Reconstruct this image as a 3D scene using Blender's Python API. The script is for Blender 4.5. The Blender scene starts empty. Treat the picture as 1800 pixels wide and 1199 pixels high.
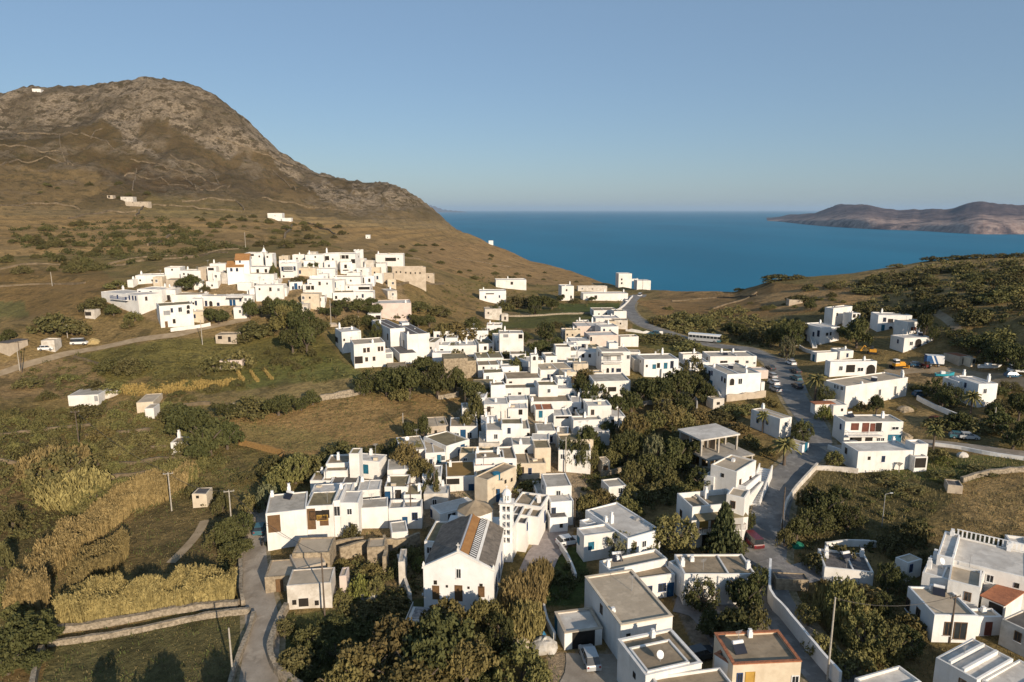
import bpy, math, random
import numpy as np
from mathutils import Vector
random.seed(7)
RNG = np.random.default_rng(11)
scene = bpy.context.scene
COL = scene.collection
rad = math.radians
# ------------------------------------------------------------------ camera
F, CX, CY = 1200.0, 900.0, 599.5          # measured on the 1800x1199 photograph
TILT = math.atan(231.0 / F)
CT, ST = math.cos(TILT), math.sin(TILT)
CAMZ = 55.0
SEA = -110.0
HAZE = 1.9e-5
def ray(x, y):
    a = x - CX; v = CY - y
    d = Vector((a, F*CT + v*ST, -F*ST + v*CT))
    return d / F
def proj(p):
    X, Y, Z = p[0], p[1], p[2] - CAMZ
    dep = Y*CT - Z*ST; up = Y*ST + Z*CT
    return CX + F*X/dep, CY - F*up/dep
cd = bpy.data.cameras.new('camera'); cam = bpy.data.objects.new('camera', cd); COL.objects.link(cam)
cd.sensor_width = 36; cd.lens = 24; cd.clip_start = 1; cd.clip_end = 400000
cam.location = (0, 0, CAMZ); cam.rotation_euler = (math.pi/2 - TILT, 0, 0)
scene.camera = cam
scene.render.resolution_x = 1024; scene.render.resolution_y = 682
# ------------------------------------------------------------------ light
SUN_EL, SUN_FROM = 19.0, (0.50, -0.866)   # direction towards the sun, in plan
w = bpy.data.worlds.new('World'); scene.world = w; w.use_nodes = True
nt = w.node_tree; bg = nt.nodes['Background']
sky = nt.nodes.new('ShaderNodeTexSky'); sky.sky_type = 'NISHITA'; sky.sun_disc = False
sky.sun_elevation = rad(SUN_EL); sky.sun_rotation = math.atan2(SUN_FROM[0], SUN_FROM[1])
sky.altitude = 100; sky.air_density = 1.0; sky.dust_density = 0.5; sky.ozone_density = 2.5
tnt = nt.nodes.new('ShaderNodeMix'); tnt.data_type = 'RGBA'; tnt.blend_type = 'MULTIPLY'; tnt.inputs[0].default_value = 1; tnt.inputs[7].default_value = (.93, 1.0, 1.10, 1)
nt.links.new(sky.outputs[0], tnt.inputs[6]); hz = nt.nodes.new('ShaderNodeMix'); hz.data_type = 'RGBA'; hz.inputs[0].default_value = .55; hz.inputs[7].default_value = (2.35, 3.4, 4.6, 1)
nt.links.new(tnt.outputs[2], hz.inputs[6]); nt.links.new(hz.outputs[2], bg.inputs[0]); bg.inputs[1].default_value = 0.098
sd = bpy.data.lights.new('sun', 'SUN'); sun = bpy.data.objects.new('sun', sd); COL.objects.link(sun)
sd.energy = 5.0; sd.angle = rad(0.5); sd.color = (1.0, 0.84, 0.65)
sv = Vector((SUN_FROM[0]*math.cos(rad(SUN_EL)), SUN_FROM[1]*math.cos(rad(SUN_EL)), math.sin(rad(SUN_EL))))
sun.rotation_euler = sv.to_track_quat('Z', 'Y').to_euler(); sun.location = (50, -80, 150)
vs = scene.view_settings; vs.view_transform = 'Standard'; vs.look = 'None'; vs.exposure = 0.12; vs.gamma = 1; vs.use_curve_mapping = False
scene.cycles.max_bounces = 6; scene.cycles.diffuse_bounces = 2; scene.cycles.glossy_bounces = 2
scene.cycles.transparent_max_bounces = 8; scene.cycles.volume_bounces = 0
# ------------------------------------------------------------------ material helpers
MATS = {}
def mat(name, col, rough=0.85, var=0.12, scale=0.6, col2=None, bump=0.0, bscale=4.0, spec=0.25, objvar=0.0, metal=0.0, detail=4, streak=0.0, patch=0.0):
    if name in MATS: return MATS[name]
    m = bpy.data.materials.new(name); m.use_nodes = True; n = m.node_tree.nodes; l = m.node_tree.links
    b = n['Principled BSDF']; b.inputs['Roughness'].default_value = rough; b.inputs['Metallic'].default_value = metal
    b.inputs['Specular IOR Level'].default_value = spec
    geo = n.new('ShaderNodeNewGeometry')
    nz = n.new('ShaderNodeTexNoise'); nz.inputs['Scale'].default_value = scale; nz.inputs['Detail'].default_value = detail
    nz.inputs['Roughness'].default_value = 0.62
    l.new(geo.outputs['Position'], nz.inputs['Vector'])
    mx = n.new('ShaderNodeMix'); mx.data_type = 'RGBA'
    c2 = col2 or tuple(max(0, c*(1-2*var)) for c in col); c1 = col if col2 else tuple(min(1, c*(1+var)) for c in col)
    mr = n.new('ShaderNodeMapRange'); mr.inputs[1].default_value = 0.35; mr.inputs[2].default_value = 0.65
    l.new(nz.outputs[0], mr.inputs[0]); l.new(mr.outputs[0], mx.inputs[0])
    mx.inputs[6].default_value = (*c2, 1); mx.inputs[7].default_value = (*c1, 1)
    out = mx.outputs[2]
    def overlay(vec_scale, lo, hi, colr, amt, nsc, prev):
        mp = n.new('ShaderNodeMapping'); mp.inputs['Scale'].default_value = vec_scale; l.new(geo.outputs['Position'], mp.inputs[0])
        t = n.new('ShaderNodeTexNoise'); t.inputs['Scale'].default_value = nsc; t.inputs['Detail'].default_value = 5; t.inputs['Roughness'].default_value = .65; l.new(mp.outputs[0], t.inputs['Vector'])
        r = n.new('ShaderNodeMapRange'); r.inputs[1].default_value = lo; r.inputs[2].default_value = hi; r.inputs[4].default_value = amt; l.new(t.outputs[0], r.inputs[0])
        x = n.new('ShaderNodeMix'); x.data_type = 'RGBA'; l.new(r.outputs[0], x.inputs[0]); l.new(prev, x.inputs[6]); x.inputs[7].default_value = (*colr, 1); return x.outputs[2]
    if streak: out = overlay((1, 1, .12), .52, .68, (.33, .28, .22), streak, 1.3, out)
    if patch: out = overlay((1, 1, 1), .54, .60, tuple(min(1, q*1.45) for q in col), patch, .33, out); out = overlay((1, 1, 1), .57, .66, tuple(q*.45 for q in col), patch, .8, out)
    if objvar:
        oi = n.new('ShaderNodeObjectInfo'); hsv = n.new('ShaderNodeHueSaturation')
        mv = n.new('ShaderNodeMapRange'); mv.inputs[3].default_value = 1-objvar; mv.inputs[4].default_value = 1+objvar
        l.new(oi.outputs['Random'], mv.inputs[0]); l.new(mv.outputs[0], hsv.inputs['Value'])
        mh = n.new('ShaderNodeMapRange'); mh.inputs[3].default_value = 0.5-objvar*0.06; mh.inputs[4].default_value = 0.5+objvar*0.06
        ml = n.new('ShaderNodeMath'); ml.operation = 'MULTIPLY'; ml.inputs[1].default_value = 7.31
        mf = n.new('ShaderNodeMath'); mf.operation = 'FRACT'
        l.new(oi.outputs['Random'], ml.inputs[0]); l.new(ml.outputs[0], mf.inputs[0]); l.new(mf.outputs[0], mh.inputs[0]); l.new(mh.outputs[0], hsv.inputs['Hue'])
        l.new(out, hsv.inputs['Color']); out = hsv.outputs[0]
    l.new(out, b.inputs['Base Color'])
    if bump:
        bn = n.new('ShaderNodeTexNoise'); bn.inputs['Scale'].default_value = bscale; bn.inputs['Detail'].default_value = 5
        l.new(geo.outputs['Position'], bn.inputs['Vector'])
        bp = n.new('ShaderNodeBump'); bp.inputs['Strength'].default_value = bump; bp.inputs['Distance'].default_value = 0.1
        l.new(bn.outputs[0], bp.inputs['Height']); l.new(bp.outputs[0], b.inputs['Normal'])
    MATS[name] = m; return m
# ------------------------------------------------------------------ terrain
# control points (photo x, photo y, 'r' ground distance | 'z' height)
CP = []
def c(x, y, k, v):
    d = ray(x, y); hyp = math.hypot(d.x, d.y); tan = d.z / hyp
    if k == 'r': r = v; z = CAMZ + r*tan
    else: z = v; r = (z - CAMZ) / tan
    CP.append((math.atan2(d.x, d.y), math.log(r), z)); return r, z
RIDGE = [(-500,180,1350),(-200,175,1350),(0,168,1330),(60,158,1310),(120,161,1300),(165,159,1290),(180,152,1280),(210,150,1270),(235,149,1255),(258,143,1245),
 (300,147,1230),(355,160,1210),(380,170,1190),(395,184,1180),(430,208,1160),(460,237,1140),(490,264,1120),(525,285,1100),(560,301,1080),(610,317,1050),(640,323,1040),(662,320,1030),(680,321,1010),(696,325,1000),(712,334,990),
 (750,360,960),(800,400,900),(860,426,820),(930,455,720),(970,465,670),(1010,476,620),(1060,494,560),(1110,504,500),(1160,509,455),(1220,511,432),(1290,512,420),
 (1330,500,415),(1360,491,410),(1420,485,410),(1500,478,420),(1570,468,425),(1640,456,430),(1720,452,430),(1800,451,420),(2000,450,410),(2400,448,400)]
RIDGE = [(x, y+(7 if x < 600 else 2), r) for x, y, r in RIDGE]
for x, y, r in RIDGE:
    rr, z = c(x, y+3, 'r', r)
    az = math.atan2(*ray(x, y).xy)
    c(x, y+14, 'r', r*0.93)
    CP.append((az, math.log(r*1.12), z - 0.05*r)); CP.append((az, math.log(r*1.35), z - 0.20*r)); CP.append((az, math.log(r*1.9), min(z-0.4*r, SEA-4))); CP.append((az, math.log(r*2.6), SEA-12))
for x, y, r in [(0,230,1120),(0,290,930),(0,350,730),(0,420,500),(0,480,350),(0,540,255),
  (150,200,1130),(150,250,1000),(150,330,790),(150,400,560),(150,460,380),(150,520,270),
  (255,180,1140),(255,235,1010),(255,300,880),(255,350,740),(300,410,520),(300,450,370),
  (400,260,1020),(400,330,830),(400,390,600),(420,430,400),
  (520,320,950),(520,370,760),(530,420,480),(600,400,640),(600,430,440),(680,365,870),(680,400,700),(680,440,450),
  (760,400,780),(760,440,540),(800,470,430),(870,460,600),(880,490,450),(950,490,540),(1000,500,440),
  (-400,300,900),(-400,420,500),(-400,600,190),
  (1300,530,350),(1400,520,340),(1400,500,380),(1500,510,340),(1500,530,300),(1640,490,350),(1640,520,300),(1700,550,260),(1800,500,320),(1800,560,240),(2200,520,300)]:
    c(x, y, 'r', r)
for x, y, z in [(-400,800,4),(-300,1100,-1),(0,600,13),(0,660,10),(0,750,6),(0,900,1),(0,1100,-1),(0,1300,-1),
  (150,590,16),(283,575,19),(200,680,8),(220,780,4),(220,950,0),(220,1150,-1),(220,1500,-1),
  (360,560,19.5),(420,545,21),(380,640,11),(400,740,6),(400,850,2.5),(430,1000,0.5),(440,1190,0),(440,1600,0),
  (470,520,25),(420,490,31),(440,460,35),(530,500,29),(560,550,20),(620,650,11.5),(600,600,15),(690,635,12),(700,560,17),(640,520,24),(600,460,34),(680,470,31),(720,500,23),(752,490,26),(700,488,26.5),(790,492,21),(740,478,29),
  (620,750,5),(600,850,3),(520,960,1.5),(540,1080,0.5),(620,1150,-0.5),(700,700,8),(720,800,4),(740,900,1.5),(800,640,10),(820,580,11),(870,550,11),(840,525,11),(760,540,14),
  (800,760,5.5),(820,850,3),(800,1050,0),(700,1050,0),(900,930,1),(900,720,7),(920,650,9),(950,600,9.5),(1000,560,9.5),(1020,530,9),(1100,550,9),(1110,520,7),
  (1000,1000,0.5),(1000,850,2.5),(1000,750,5),(1020,680,7.5),(1080,640,8),(1150,600,8),(1200,580,8),(1160,700,5.5),(1150,800,3),(1130,950,1),(1100,1150,0),(1100,1500,0),
  (1240,598,7),(1240,700,6),(1280,800,3.5),(1345,950,1),(1340,1050,0.5),(1430,1180,0),(1390,700,5.5),(1370,640,6.5),(1430,780,4),(1300,580,8),(1300,560,9),
  (1450,650,8),(1450,600,10),(1530,560,13),(1560,700,6.5),(1600,620,11),(1700,720,7),(1560,820,3.5),(1500,950,1.5),(1500,1100,0.5),(1700,900,3.5),(1800,800,6),(1700,1050,1.5),(1800,1150,1),(2100,900,5),(2200,620,12),(2500,600,12),(2100,560,17),(2300,540,17),(2100,1300,2),
  (1800,680,9.5),(1750,640,11),(1300,3000,0),(600,3000,0),(900,1500,0)]:
    c(x, y, 'z', z)
CPA = np.array(CP)
VS = 0.55; CC = 0.03
def _k(d2): return np.sqrt(d2 + CC*CC)
_P = np.stack([CPA[:,0], CPA[:,1]*VS], 1)
_D = ((_P[:,None,:]-_P[None,:,:])**2).sum(-1)
n_ = len(_P)
_A = np.zeros((n_+1, n_+1)); _A[:n_,:n_] = _k(_D) - np.eye(n_)*0.012; _A[:n_,n_] = 1; _A[n_,:n_] = 1
_W = np.linalg.solve(_A, np.append(CPA[:,2], 0))
def vnoise(x, y, seed=0):
    xi = np.floor(x).astype(np.int64); yi = np.floor(y).astype(np.int64); fx = x-xi; fy = y-yi
    fx = fx*fx*(3-2*fx); fy = fy*fy*(3-2*fy)
    def h(a, b):
        n = (a*374761393 + b*668265263 + seed*974634777) & 0x7fffffff
        n = ((n ^ (n >> 13))*1274126177) & 0x7fffffff
        return ((n ^ (n >> 16)) & 0xffff)/65535.0
    return (h(xi,yi)*(1-fx)+h(xi+1,yi)*fx)*(1-fy) + (h(xi,yi+1)*(1-fx)+h(xi+1,yi+1)*fx)*fy
def fbm(x, y, wl, oct=4, seed=0, gain=0.5, ridge=False):
    s = 0; a = 1; t = 0
    for i in range(oct):
        v = vnoise(x/wl+31.7*i, y/wl-17.3*i, seed+i)
        if ridge: v = 1-abs(2*v-1)
        s = s + a*v; t += a; a *= gain; wl *= 0.5
    return s/t
NA, NR = 820, 640
AZ = np.linspace(-1.15, 1.15, NA); LR = np.linspace(math.log(14), math.log(3300), NR)
AA, LL = np.meshgrid(AZ, LR)
ZZ = np.full(AA.shape, _W[n_])
for i in range(n_):
    ZZ += _W[i]*_k((AA-_P[i,0])**2 + (LL*VS-_P[i,1])**2)
RR = np.exp(LL); XX = RR*np.sin(AA); YY = RR*np.cos(AA)
DEPx = YY*CT - (ZZ-CAMZ)*ST; PX = CX + F*XX/DEPx; PY = CY - F*(YY*ST + (ZZ-CAMZ)*CT)/DEPx
sstep = lambda a, b, t: (lambda u: u*u*(3-2*u))(np.clip((t-a)/(b-a), 0, 1))
RAZ = np.array([math.atan2(*ray(x, y).xy) for x, y, r in RIDGE]); RRI = np.interp(AZ, RAZ, [r for x, y, r in RIDGE])
RZ = np.interp(AZ, RAZ, [CAMZ + r*ray(x, y).z/math.hypot(ray(x, y).x, ray(x, y).y) for x, y, r in RIDGE])
CREST = sstep(0.82, 1.0, RR/RRI[None,:])
ZZ = ZZ*(1-CREST) + RZ[None,:]*CREST
ZZ = np.where(RR > RRI[None,:], np.maximum(RZ[None,:] - (RR-RRI[None,:])*0.16 - np.maximum(0, RR/RRI[None,:]-1.15)*RRI[None,:]*0.30, SEA-15), ZZ)
MT = sstep(520, 900, RR)*(AA < 0.15)*sstep(20, 75, ZZ)       # rocky mountain mask
HL = sstep(300, 420, RR)
rg = fbm(XX, YY, 150, 5, 3, 0.55, True) - 0.55
rr2 = fbm(XX, YY, 28, 4, 9, 0.6, True) - 0.5
_wx = PX + (fbm(XX, YY, 120, 4, 201)-.5)*70; _wy = PY + (fbm(XX, YY, 120, 4, 205)-.5)*40
def _in(poly):
    ins = np.zeros(PX.shape, bool)
    for i in range(len(poly)):
        (x1, y1), (x2, y2) = poly[i], poly[(i+1) % len(poly)]
        if y1 != y2: ins ^= ((y1 > _wy) != (y2 > _wy)) & (_wx < (x2-x1)*(_wy-y1)/(y2-y1)+x1)
    return ins
_rp = _in([(-90,100),(600,100),(700,330),(640,330),(560,308),(480,275),(420,262),(400,285),(370,270),(330,232),(290,215),(240,235),(262,265),(310,300),(372,322),(405,328),(380,332),(300,296),(235,262),(200,225),(150,235),(110,220),(70,236),(0,242),(-90,242)]) | _in([(630,330),(690,318),(760,350),(830,410),(790,420),(700,400),(640,368)]) | _in([(480,258),(600,330),(680,372),(640,378),(560,340),(500,306)])
rocky = MT*np.where(_rp, .62+.38*sstep(.35, .55, fbm(XX, YY, 60, 3, 21)), .30*sstep(.5, .6, fbm(XX, YY, 40, 3, 23)))
crag = CREST*(RR < RRI[None,:]*1.06)*(MT > .3)
ZZ = ZZ + MT*(rg*24*(1-.85*CREST) + rr2*13*(1-.5*CREST)) + crag*(fbm(XX, YY, 40, 4, 55, .6, True)-.62)*9 + rocky*(fbm(XX, YY, 14, 3, 33, 0.6, True)-0.5)*6
ZZ = ZZ + HL*(1-MT)*(fbm(XX, YY, 45, 4, 5)-0.5)*3.5 + (fbm(XX, YY, 9, 3, 6)-0.5)*0.35*sstep(60, 120, RR)
# low terraces on the open slopes
tm = sstep(260, 330, RR)*sstep(22, 30, ZZ)*(1-sstep(90, 130, ZZ))*(AA < 0)
zt = ZZ/3.2; zf = np.floor(zt); fr = zt-zf
ZZ = ZZ*(1-tm*0.75) + tm*0.75*3.2*(zf + sstep(0.55, 0.95, fr))
def H(x, y):
    r = math.hypot(x, y); a = math.atan2(x, y)
    u = (a-AZ[0])/(AZ[1]-AZ[0]); v = (math.log(max(r, 14.01))-LR[0])/(LR[1]-LR[0])
    u = min(max(u, 0), NA-1.001); v = min(max(v, 0), NR-1.001)
    i, j = int(v), int(u); fv, fu = v-i, u-j
    return float((ZZ[i,j]*(1-fu)+ZZ[i,j+1]*fu)*(1-fv) + (ZZ[i+1,j]*(1-fu)+ZZ[i+1,j+1]*fu)*fv)
def hit(x, y, h=0.0):
    """first point of the sight line that is h above the ground"""
    d = ray(x, y); t = 15.0; st = 1.0
    o = Vector((0, 0, CAMZ)); prev = t
    while t < 3200:
        p = o + d*t
        if p.z - H(p.x, p.y) < h:
            a, b = prev, t
            for _ in range(18):
                m = (a+b)/2; p = o + d*m
                if p.z - H(p.x, p.y) < h: b = m
                else: a = m
            return o + d*b
        prev = t; t *= 1.012
    return o + d*t
# ------------------------------------------------------------------ ground colours (real surface colours, per vertex)
DRY = np.array((.235,.165,.085)); OLV = np.array((.125,.112,.045)); GRN = np.array((.085,.10,.032)); DARK = np.array((.055,.055,.026))
BRN = np.array((.17,.115,.062)); GOLD = np.array((.32,.225,.095)); TAN = np.array((.27,.20,.12)); ROCK = np.array((.34,.275,.205)); SOIL = np.array((.20,.145,.095))
cc = np.zeros(ZZ.shape + (3,)); cc[:] = OLV*0.55 + DRY*0.45
nA = fbm(XX, YY, 60, 4, 41)[..., None]; nB = fbm(XX, YY, 14, 4, 51)[..., None]; nC = fbm(XX, YY, 5, 3, 61)[..., None]
cc = cc*(1-0.6*sstep(.45,.65,nA)) + OLV*0.6*sstep(.45,.65,nA)
cc = cc*(1-0.5*sstep(.5,.7,nB)) + DRY*0.5*sstep(.5,.7,nB)
WX = PX + (fbm(XX, YY, 12, 3, 91)-.5)*16; WY = PY + (fbm(XX, YY, 12, 3, 95)-.5)*7*np.clip((PY-380)/500, .2, 1.3)
def inpoly(poly):
    x, y = WX, WY; ins = np.zeros(x.shape, bool); n = len(poly)
    for i in range(n):
        x1, y1 = poly[i]; x2, y2 = poly[(i+1) % n]
        if y1 == y2: continue
        cnd = ((y1 > y) != (y2 > y)) & (x < (x2-x1)*(y-y1)/(y2-y1)+x1)
        ins ^= cnd
    return ins
def paint(poly, col, a=0.85, var=0.25):
    m = inpoly(poly)[..., None]
    k = a*(1 + 0*nB)
    cc[:] = np.where(m, cc*(1-k) + np.array(col)*k*(1-var+2*var*nB), cc)
# mountain base: scrub-covered slope, brown fields
mm = (MT > 0.02)[..., None]
cc = np.where((RR > 420)[..., None] & (AA < 0.1)[..., None], np.array((.215,.155,.078))*(0.75+0.5*nA), cc)
scr = sstep(.47,.60, fbm(XX, YY, 120, 4, 71) + 0.10*sstep(130, 60, ZZ) - 0.04)[..., None]*MT[..., None]
cc = cc*(1-scr) + np.array((.085,.068,.034))*scr
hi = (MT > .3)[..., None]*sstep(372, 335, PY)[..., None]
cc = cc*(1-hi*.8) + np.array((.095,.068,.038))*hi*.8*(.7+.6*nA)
for poly, col, a in [
  ([(-60,215),(60,215),(150,205),(215,235),(270,285),(330,300),(405,330),(330,345),(205,335),(165,300),(118,290),(110,235),(-60,240)], (.10,.072,.036), .9),
  ([(-60,232),(110,236),(118,290),(-60,292)], (.085,.062,.03), .9),
  ([(170,300),(260,280),(400,328),(360,345),(240,338)], (.095,.065,.035), .9),
  ([(-60,292),(120,290),(170,300),(205,335),(100,370),(-60,380)], (.20,.14,.068), .8),
  ([(260,345),(420,360),(430,385),(240,380)], (.175,.135,.06), .7),
  ([(480,375),(700,395),(740,430),(520,400)], (.25,.175,.085), .8),
  ([(470,400),(590,405),(585,425),(470,425)], (.15,.115,.05), .8),
  ([(470,440),(540,425),(600,440),(540,460)], (.21,.15,.07), .8),
  # hillside above the saddle
  ([(740,420),(860,430),(1010,480),(1060,505),(860,500),(760,470)], (.24,.165,.085), .8),
  ([(690,500),(780,480),(840,500),(760,530)], (.19,.14,.07), .6),
  # right hill
  ([(1120,530),(1350,500),(1500,500),(1500,540),(1320,560),(1160,560)], (.20,.13,.062), .8),
  ([(1320,520),(1440,505),(1560,520),(1500,545),(1360,545)], (.27,.19,.10), .8),
  ([(1160,512),(1330,505),(1320,530),(1160,535)], (.21,.145,.075), .7),
  ([(1500,480),(1800,452),(2000,440),(2000,640),(1800,620),(1650,560),(1560,530)], (.235,.175,.085), .85),
  ([(1700,548),(1800,545),(1800,590),(1720,585)], (.22,.17,.08), .8),
  ([(1690,600),(1800,600),(1800,640),(1700,630)], (.21,.155,.075), .6),
  ([(1560,635),(1660,630),(1790,660),(1790,690),(1700,680),(1560,665)], TAN, .9),
  ([(1120,565),(1230,600),(1330,625),(1210,635),(1100,600)], (.10,.10,.036), .9),
  # centre fields
  ([(880,545),(1100,535),(1085,575),(860,578)], (.07,.08,.03), .95),
  ([(980,533),(1090,533),(1085,548),(985,548)], (.065,.085,.028), .95),
  ([(820,540),(900,548),(960,552),(890,556),(840,556)], TAN, .7),
  ([(760,530),(840,510),(880,530),(850,560),(780,560)], (.20,.145,.07), .8),
  # left slope below the upper village
  ([(-60,470),(180,470),(230,520),(160,560),(-60,560)], (.17,.115,.052), .7),
  ([(-60,530),(40,530),(50,560),(-60,570)], (.11,.115,.05), .8),
  ([(-60,560),(120,555),(280,580),(400,570),(560,590),(560,600),(300,600),(140,620),(-60,650)], (.20,.15,.075), .7),
  ([(140,620),(300,595),(560,590),(620,650),(560,690),(380,700),(260,660),(180,690),(100,660)], (.125,.118,.04), .85),
  ([(-60,640),(140,625),(200,680),(120,700),(-60,700)], (.21,.155,.088), .8),
  ([(420,650),(580,625),(640,655),(640,690),(440,700)], (.115,.125,.045), .9),
  ([(400,640),(560,620),(600,640),(440,670)], (.12,.125,.04), .6),
  ([(290,700),(620,665),(640,690),(600,700),(410,712),(280,715)], (.22,.175,.09), .85),
  ([(400,740),(500,720),(620,700),(760,690),(830,700),(830,770),(700,790),(560,800),(480,800),(420,780)], (.25,.175,.085), .9),
  ([(420,740),(560,760),(640,790),(520,795),(430,775)], (.21,.17,.075), .9),
  ([(-60,710),(100,715),(300,790),(280,850),(120,850),(-60,800)], (.12,.095,.04), .8),
  ([(180,815),(330,800),(420,790),(440,830),(260,860),(180,850)], (.15,.125,.06), .8),
  ([(-60,820),(60,830),(150,880),(90,960),(-60,960)], (.125,.092,.05), .85),
  ([(240,900),(400,880),(430,1000),(230,1015),(200,960)], (.105,.085,.042), .9),
  ([(60,900),(200,880),(120,960),(20,1040),(-40,1000)], (.075,.065,.03), .9),
  ([(90,1130),(440,1075),(450,1120),(400,1250),(40,1300)], (.105,.10,.048), .95),
  ([(840,600),(1060,590),(1080,660),(1030,760),(1030,900),(1000,960),(860,960),(740,930),(700,900),(600,880),(560,870),(640,820),(740,760),(840,700)], (.27,.225,.17), .85),
  ([(250,500),(400,460),(560,450),(700,490),(720,530),(620,560),(440,560),(280,570),(180,530)], (.25,.19,.12), .7),
  # village ground and gardens
  ([(600,900),(740,900),(740,1080),(560,1090),(560,1000)], (.20,.155,.09), .7),
  ([(480,1080),(760,1050),(860,1100),(880,1250),(470,1250)], (.06,.07,.028), .9),
  ([(950,960),(1020,960),(1040,1060),(1010,1070),(940,1060)], (.05,.075,.025), .95),
  ([(960,1150),(1080,1140),(1130,1260),(960,1260)], (.24,.20,.155), .9),
  ([(1370,830),(1500,820),(1660,840),(1680,880),(1560,960),(1380,960)], (.095,.085,.038), .85),
  ([(1500,810),(1620,800),(1800,800),(1800,830),(1690,850),(1560,840)], (.10,.115,.038), .9),
  ([(1690,850),(1820,820),(1900,900),(1800,960),(1690,940)], (.26,.19,.095), .9),
  ([(1380,1000),(1560,1010),(1640,1100),(1600,1190),(1480,1190),(1400,1080)], (.15,.115,.055), .85),
  ([(1590,700),(1700,740),(1620,770),(1580,760)], (.22,.17,.09), .8),
  ([(1040,720),(1240,700),(1300,800),(1180,850),(1000,830)], (.11,.09,.045), .6),
  ([(1180,1050),(1340,1020),(1340,1130),(1230,1160)], (.20,.185,.17), .9)]:
    paint(poly, col, a)
cc = cc*(0.82+0.36*nC)*np.where(MT > .3, 1.2, 1.52)[..., None]*np.where((MT > .1)[..., None], np.array((.98,.96,.90)), np.array((1.02,.94,.82)))
rk = np.clip(rocky*1.5, 0, 1)*(0.35+0.65*sstep(.36,.5,fbm(XX,YY,34,3,81)))
_k = (np.clip(rocky*1.3, 0, 1)*.85)[..., None]; cc = cc*(1-_k) + np.array((.085,.066,.042))*_k*(.7+.6*nB)
# bare rock also on the shore side and crest of the ridge
def mesh_from(name, verts, faces, m, smooth=True):
    me = bpy.data.meshes.new(name); me.vertices.add(len(verts)); me.vertices.foreach_set('co', np.asarray(verts, np.float32).ravel())
    faces = np.asarray(faces, np.int32); k = faces.shape[1]
    me.loops.add(faces.size); me.loops.foreach_set('vertex_index', faces.ravel())
    me.polygons.add(len(faces)); me.polygons.foreach_set('loop_start', np.arange(0, faces.size, k, dtype=np.int32))
    me.update(calc_edges=True); me.validate()
    if smooth: me.polygons.foreach_set('use_smooth', np.ones(len(faces), bool))
    if m is not None: me.materials.append(m)
    return me
def link(name, me, parent=None):
    o = bpy.data.objects.new(name, me); COL.objects.link(o)
    if parent is not None: o.parent = parent
    return o
def gridfaces(nr, na):
    i = np.arange(nr-1)[:,None]*na + np.arange(na-1)[None,:]
    return np.stack([i, i+1, i+na+1, i+na], -1).reshape(-1, 4)
gm = bpy.data.materials.new('ground'); gm.use_nodes = True; N = gm.node_tree.nodes; L = gm.node_tree.links
B = N['Principled BSDF']; B.inputs['Roughness'].default_value = 0.95; B.inputs['Specular IOR Level'].default_value = 0.1
at = N.new('ShaderNodeAttribute'); at.attribute_name = 'tint'; ar = N.new('ShaderNodeAttribute'); ar.attribute_name = 'rock'
ge = N.new('ShaderNodeNewGeometry')
def tex(scale, det, rough=.6):
    t = N.new('ShaderNodeTexNoise'); t.inputs['Scale'].default_value = scale; t.inputs['Detail'].default_value = det; t.inputs['Roughness'].default_value = rough
    L.new(ge.outputs['Position'], t.inputs['Vector']); return t
def mapr(s, a, b, c0=0, d0=1):
    t = N.new('ShaderNodeMapRange'); t.inputs[1].default_value = a; t.inputs[2].default_value = b; t.inputs[3].default_value = c0; t.inputs[4].default_value = d0
    L.new(s, t.inputs[0]); return t.outputs[0]
def mixc(f, a, b, mode='MIX'):
    t = N.new('ShaderNodeMix'); t.data_type = 'RGBA'; t.blend_type = mode
    for sck, v in ((t.inputs[0], f), (t.inputs[6], a), (t.inputs[7], b)):
        if isinstance(v, (int, float)): sck.default_value = v
        elif isinstance(v, tuple): sck.default_value = (*v, 1)
        else: L.new(v, sck)
    return t.outputs[2]
t1 = tex(1.1, 8, .7); t2 = tex(.12, 8, .72); t3 = tex(.035, 6, .7)
f1 = mapr(t1.outputs[0], .3, .7, .62, 1.38)
v1 = N.new('ShaderNodeVectorMath'); v1.operation = 'SCALE'; L.new(at.outputs['Color'], v1.inputs[0]); L.new(f1, v1.inputs['Scale'])
dark = mapr(t2.outputs[0], .52, .60)
col = mixc(dark, v1.outputs[0], mixc(.55, v1.outputs[0], (.055,.052,.024)))
gold = mapr(t3.outputs[0], .56, .68, 0, .28)
col = mixc(gold, col, (.27,.19,.095))
t4 = tex(.085, 10, .78)
rkn = mapr(t4.outputs[0], .455, .495)
rm = N.new('ShaderNodeMath'); rm.operation = 'MULTIPLY'; L.new(ar.outputs['Fac'], rm.inputs[0]); L.new(rkn, rm.inputs[1])
tr = tex(.3, 6, .7); rkc = mixc(mapr(tr.outputs[0], .35, .65), (.135,.105,.072), (.36,.285,.195))
col = mixc(rm.outputs[0], col, rkc)
L.new(col, B.inputs['Base Color'])
b1 = N.new('ShaderNodeBump'); b1.inputs['Strength'].default_value = .7; b1.inputs['Distance'].default_value = .25; L.new(t1.outputs[0], b1.inputs['Height'])
b2 = N.new('ShaderNodeBump'); b2.inputs['Strength'].default_value = 1.0; b2.inputs['Distance'].default_value = 4.0; L.new(t2.outputs[0], b2.inputs['Height']); L.new(b1.outputs[0], b2.inputs['Normal'])
L.new(b2.outputs[0], B.inputs['Normal'])
V = np.stack([XX, YY, ZZ], -1).reshape(-1, 3)
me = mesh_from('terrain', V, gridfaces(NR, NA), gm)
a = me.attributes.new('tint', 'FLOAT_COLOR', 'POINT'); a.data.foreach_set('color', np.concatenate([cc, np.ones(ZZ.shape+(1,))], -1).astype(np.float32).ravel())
a = me.attributes.new('rock', 'FLOAT', 'POINT'); a.data.foreach_set('value', rk.astype(np.float32).ravel())
terr = link('ground', me); terr['kind'] = 'structure'
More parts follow.
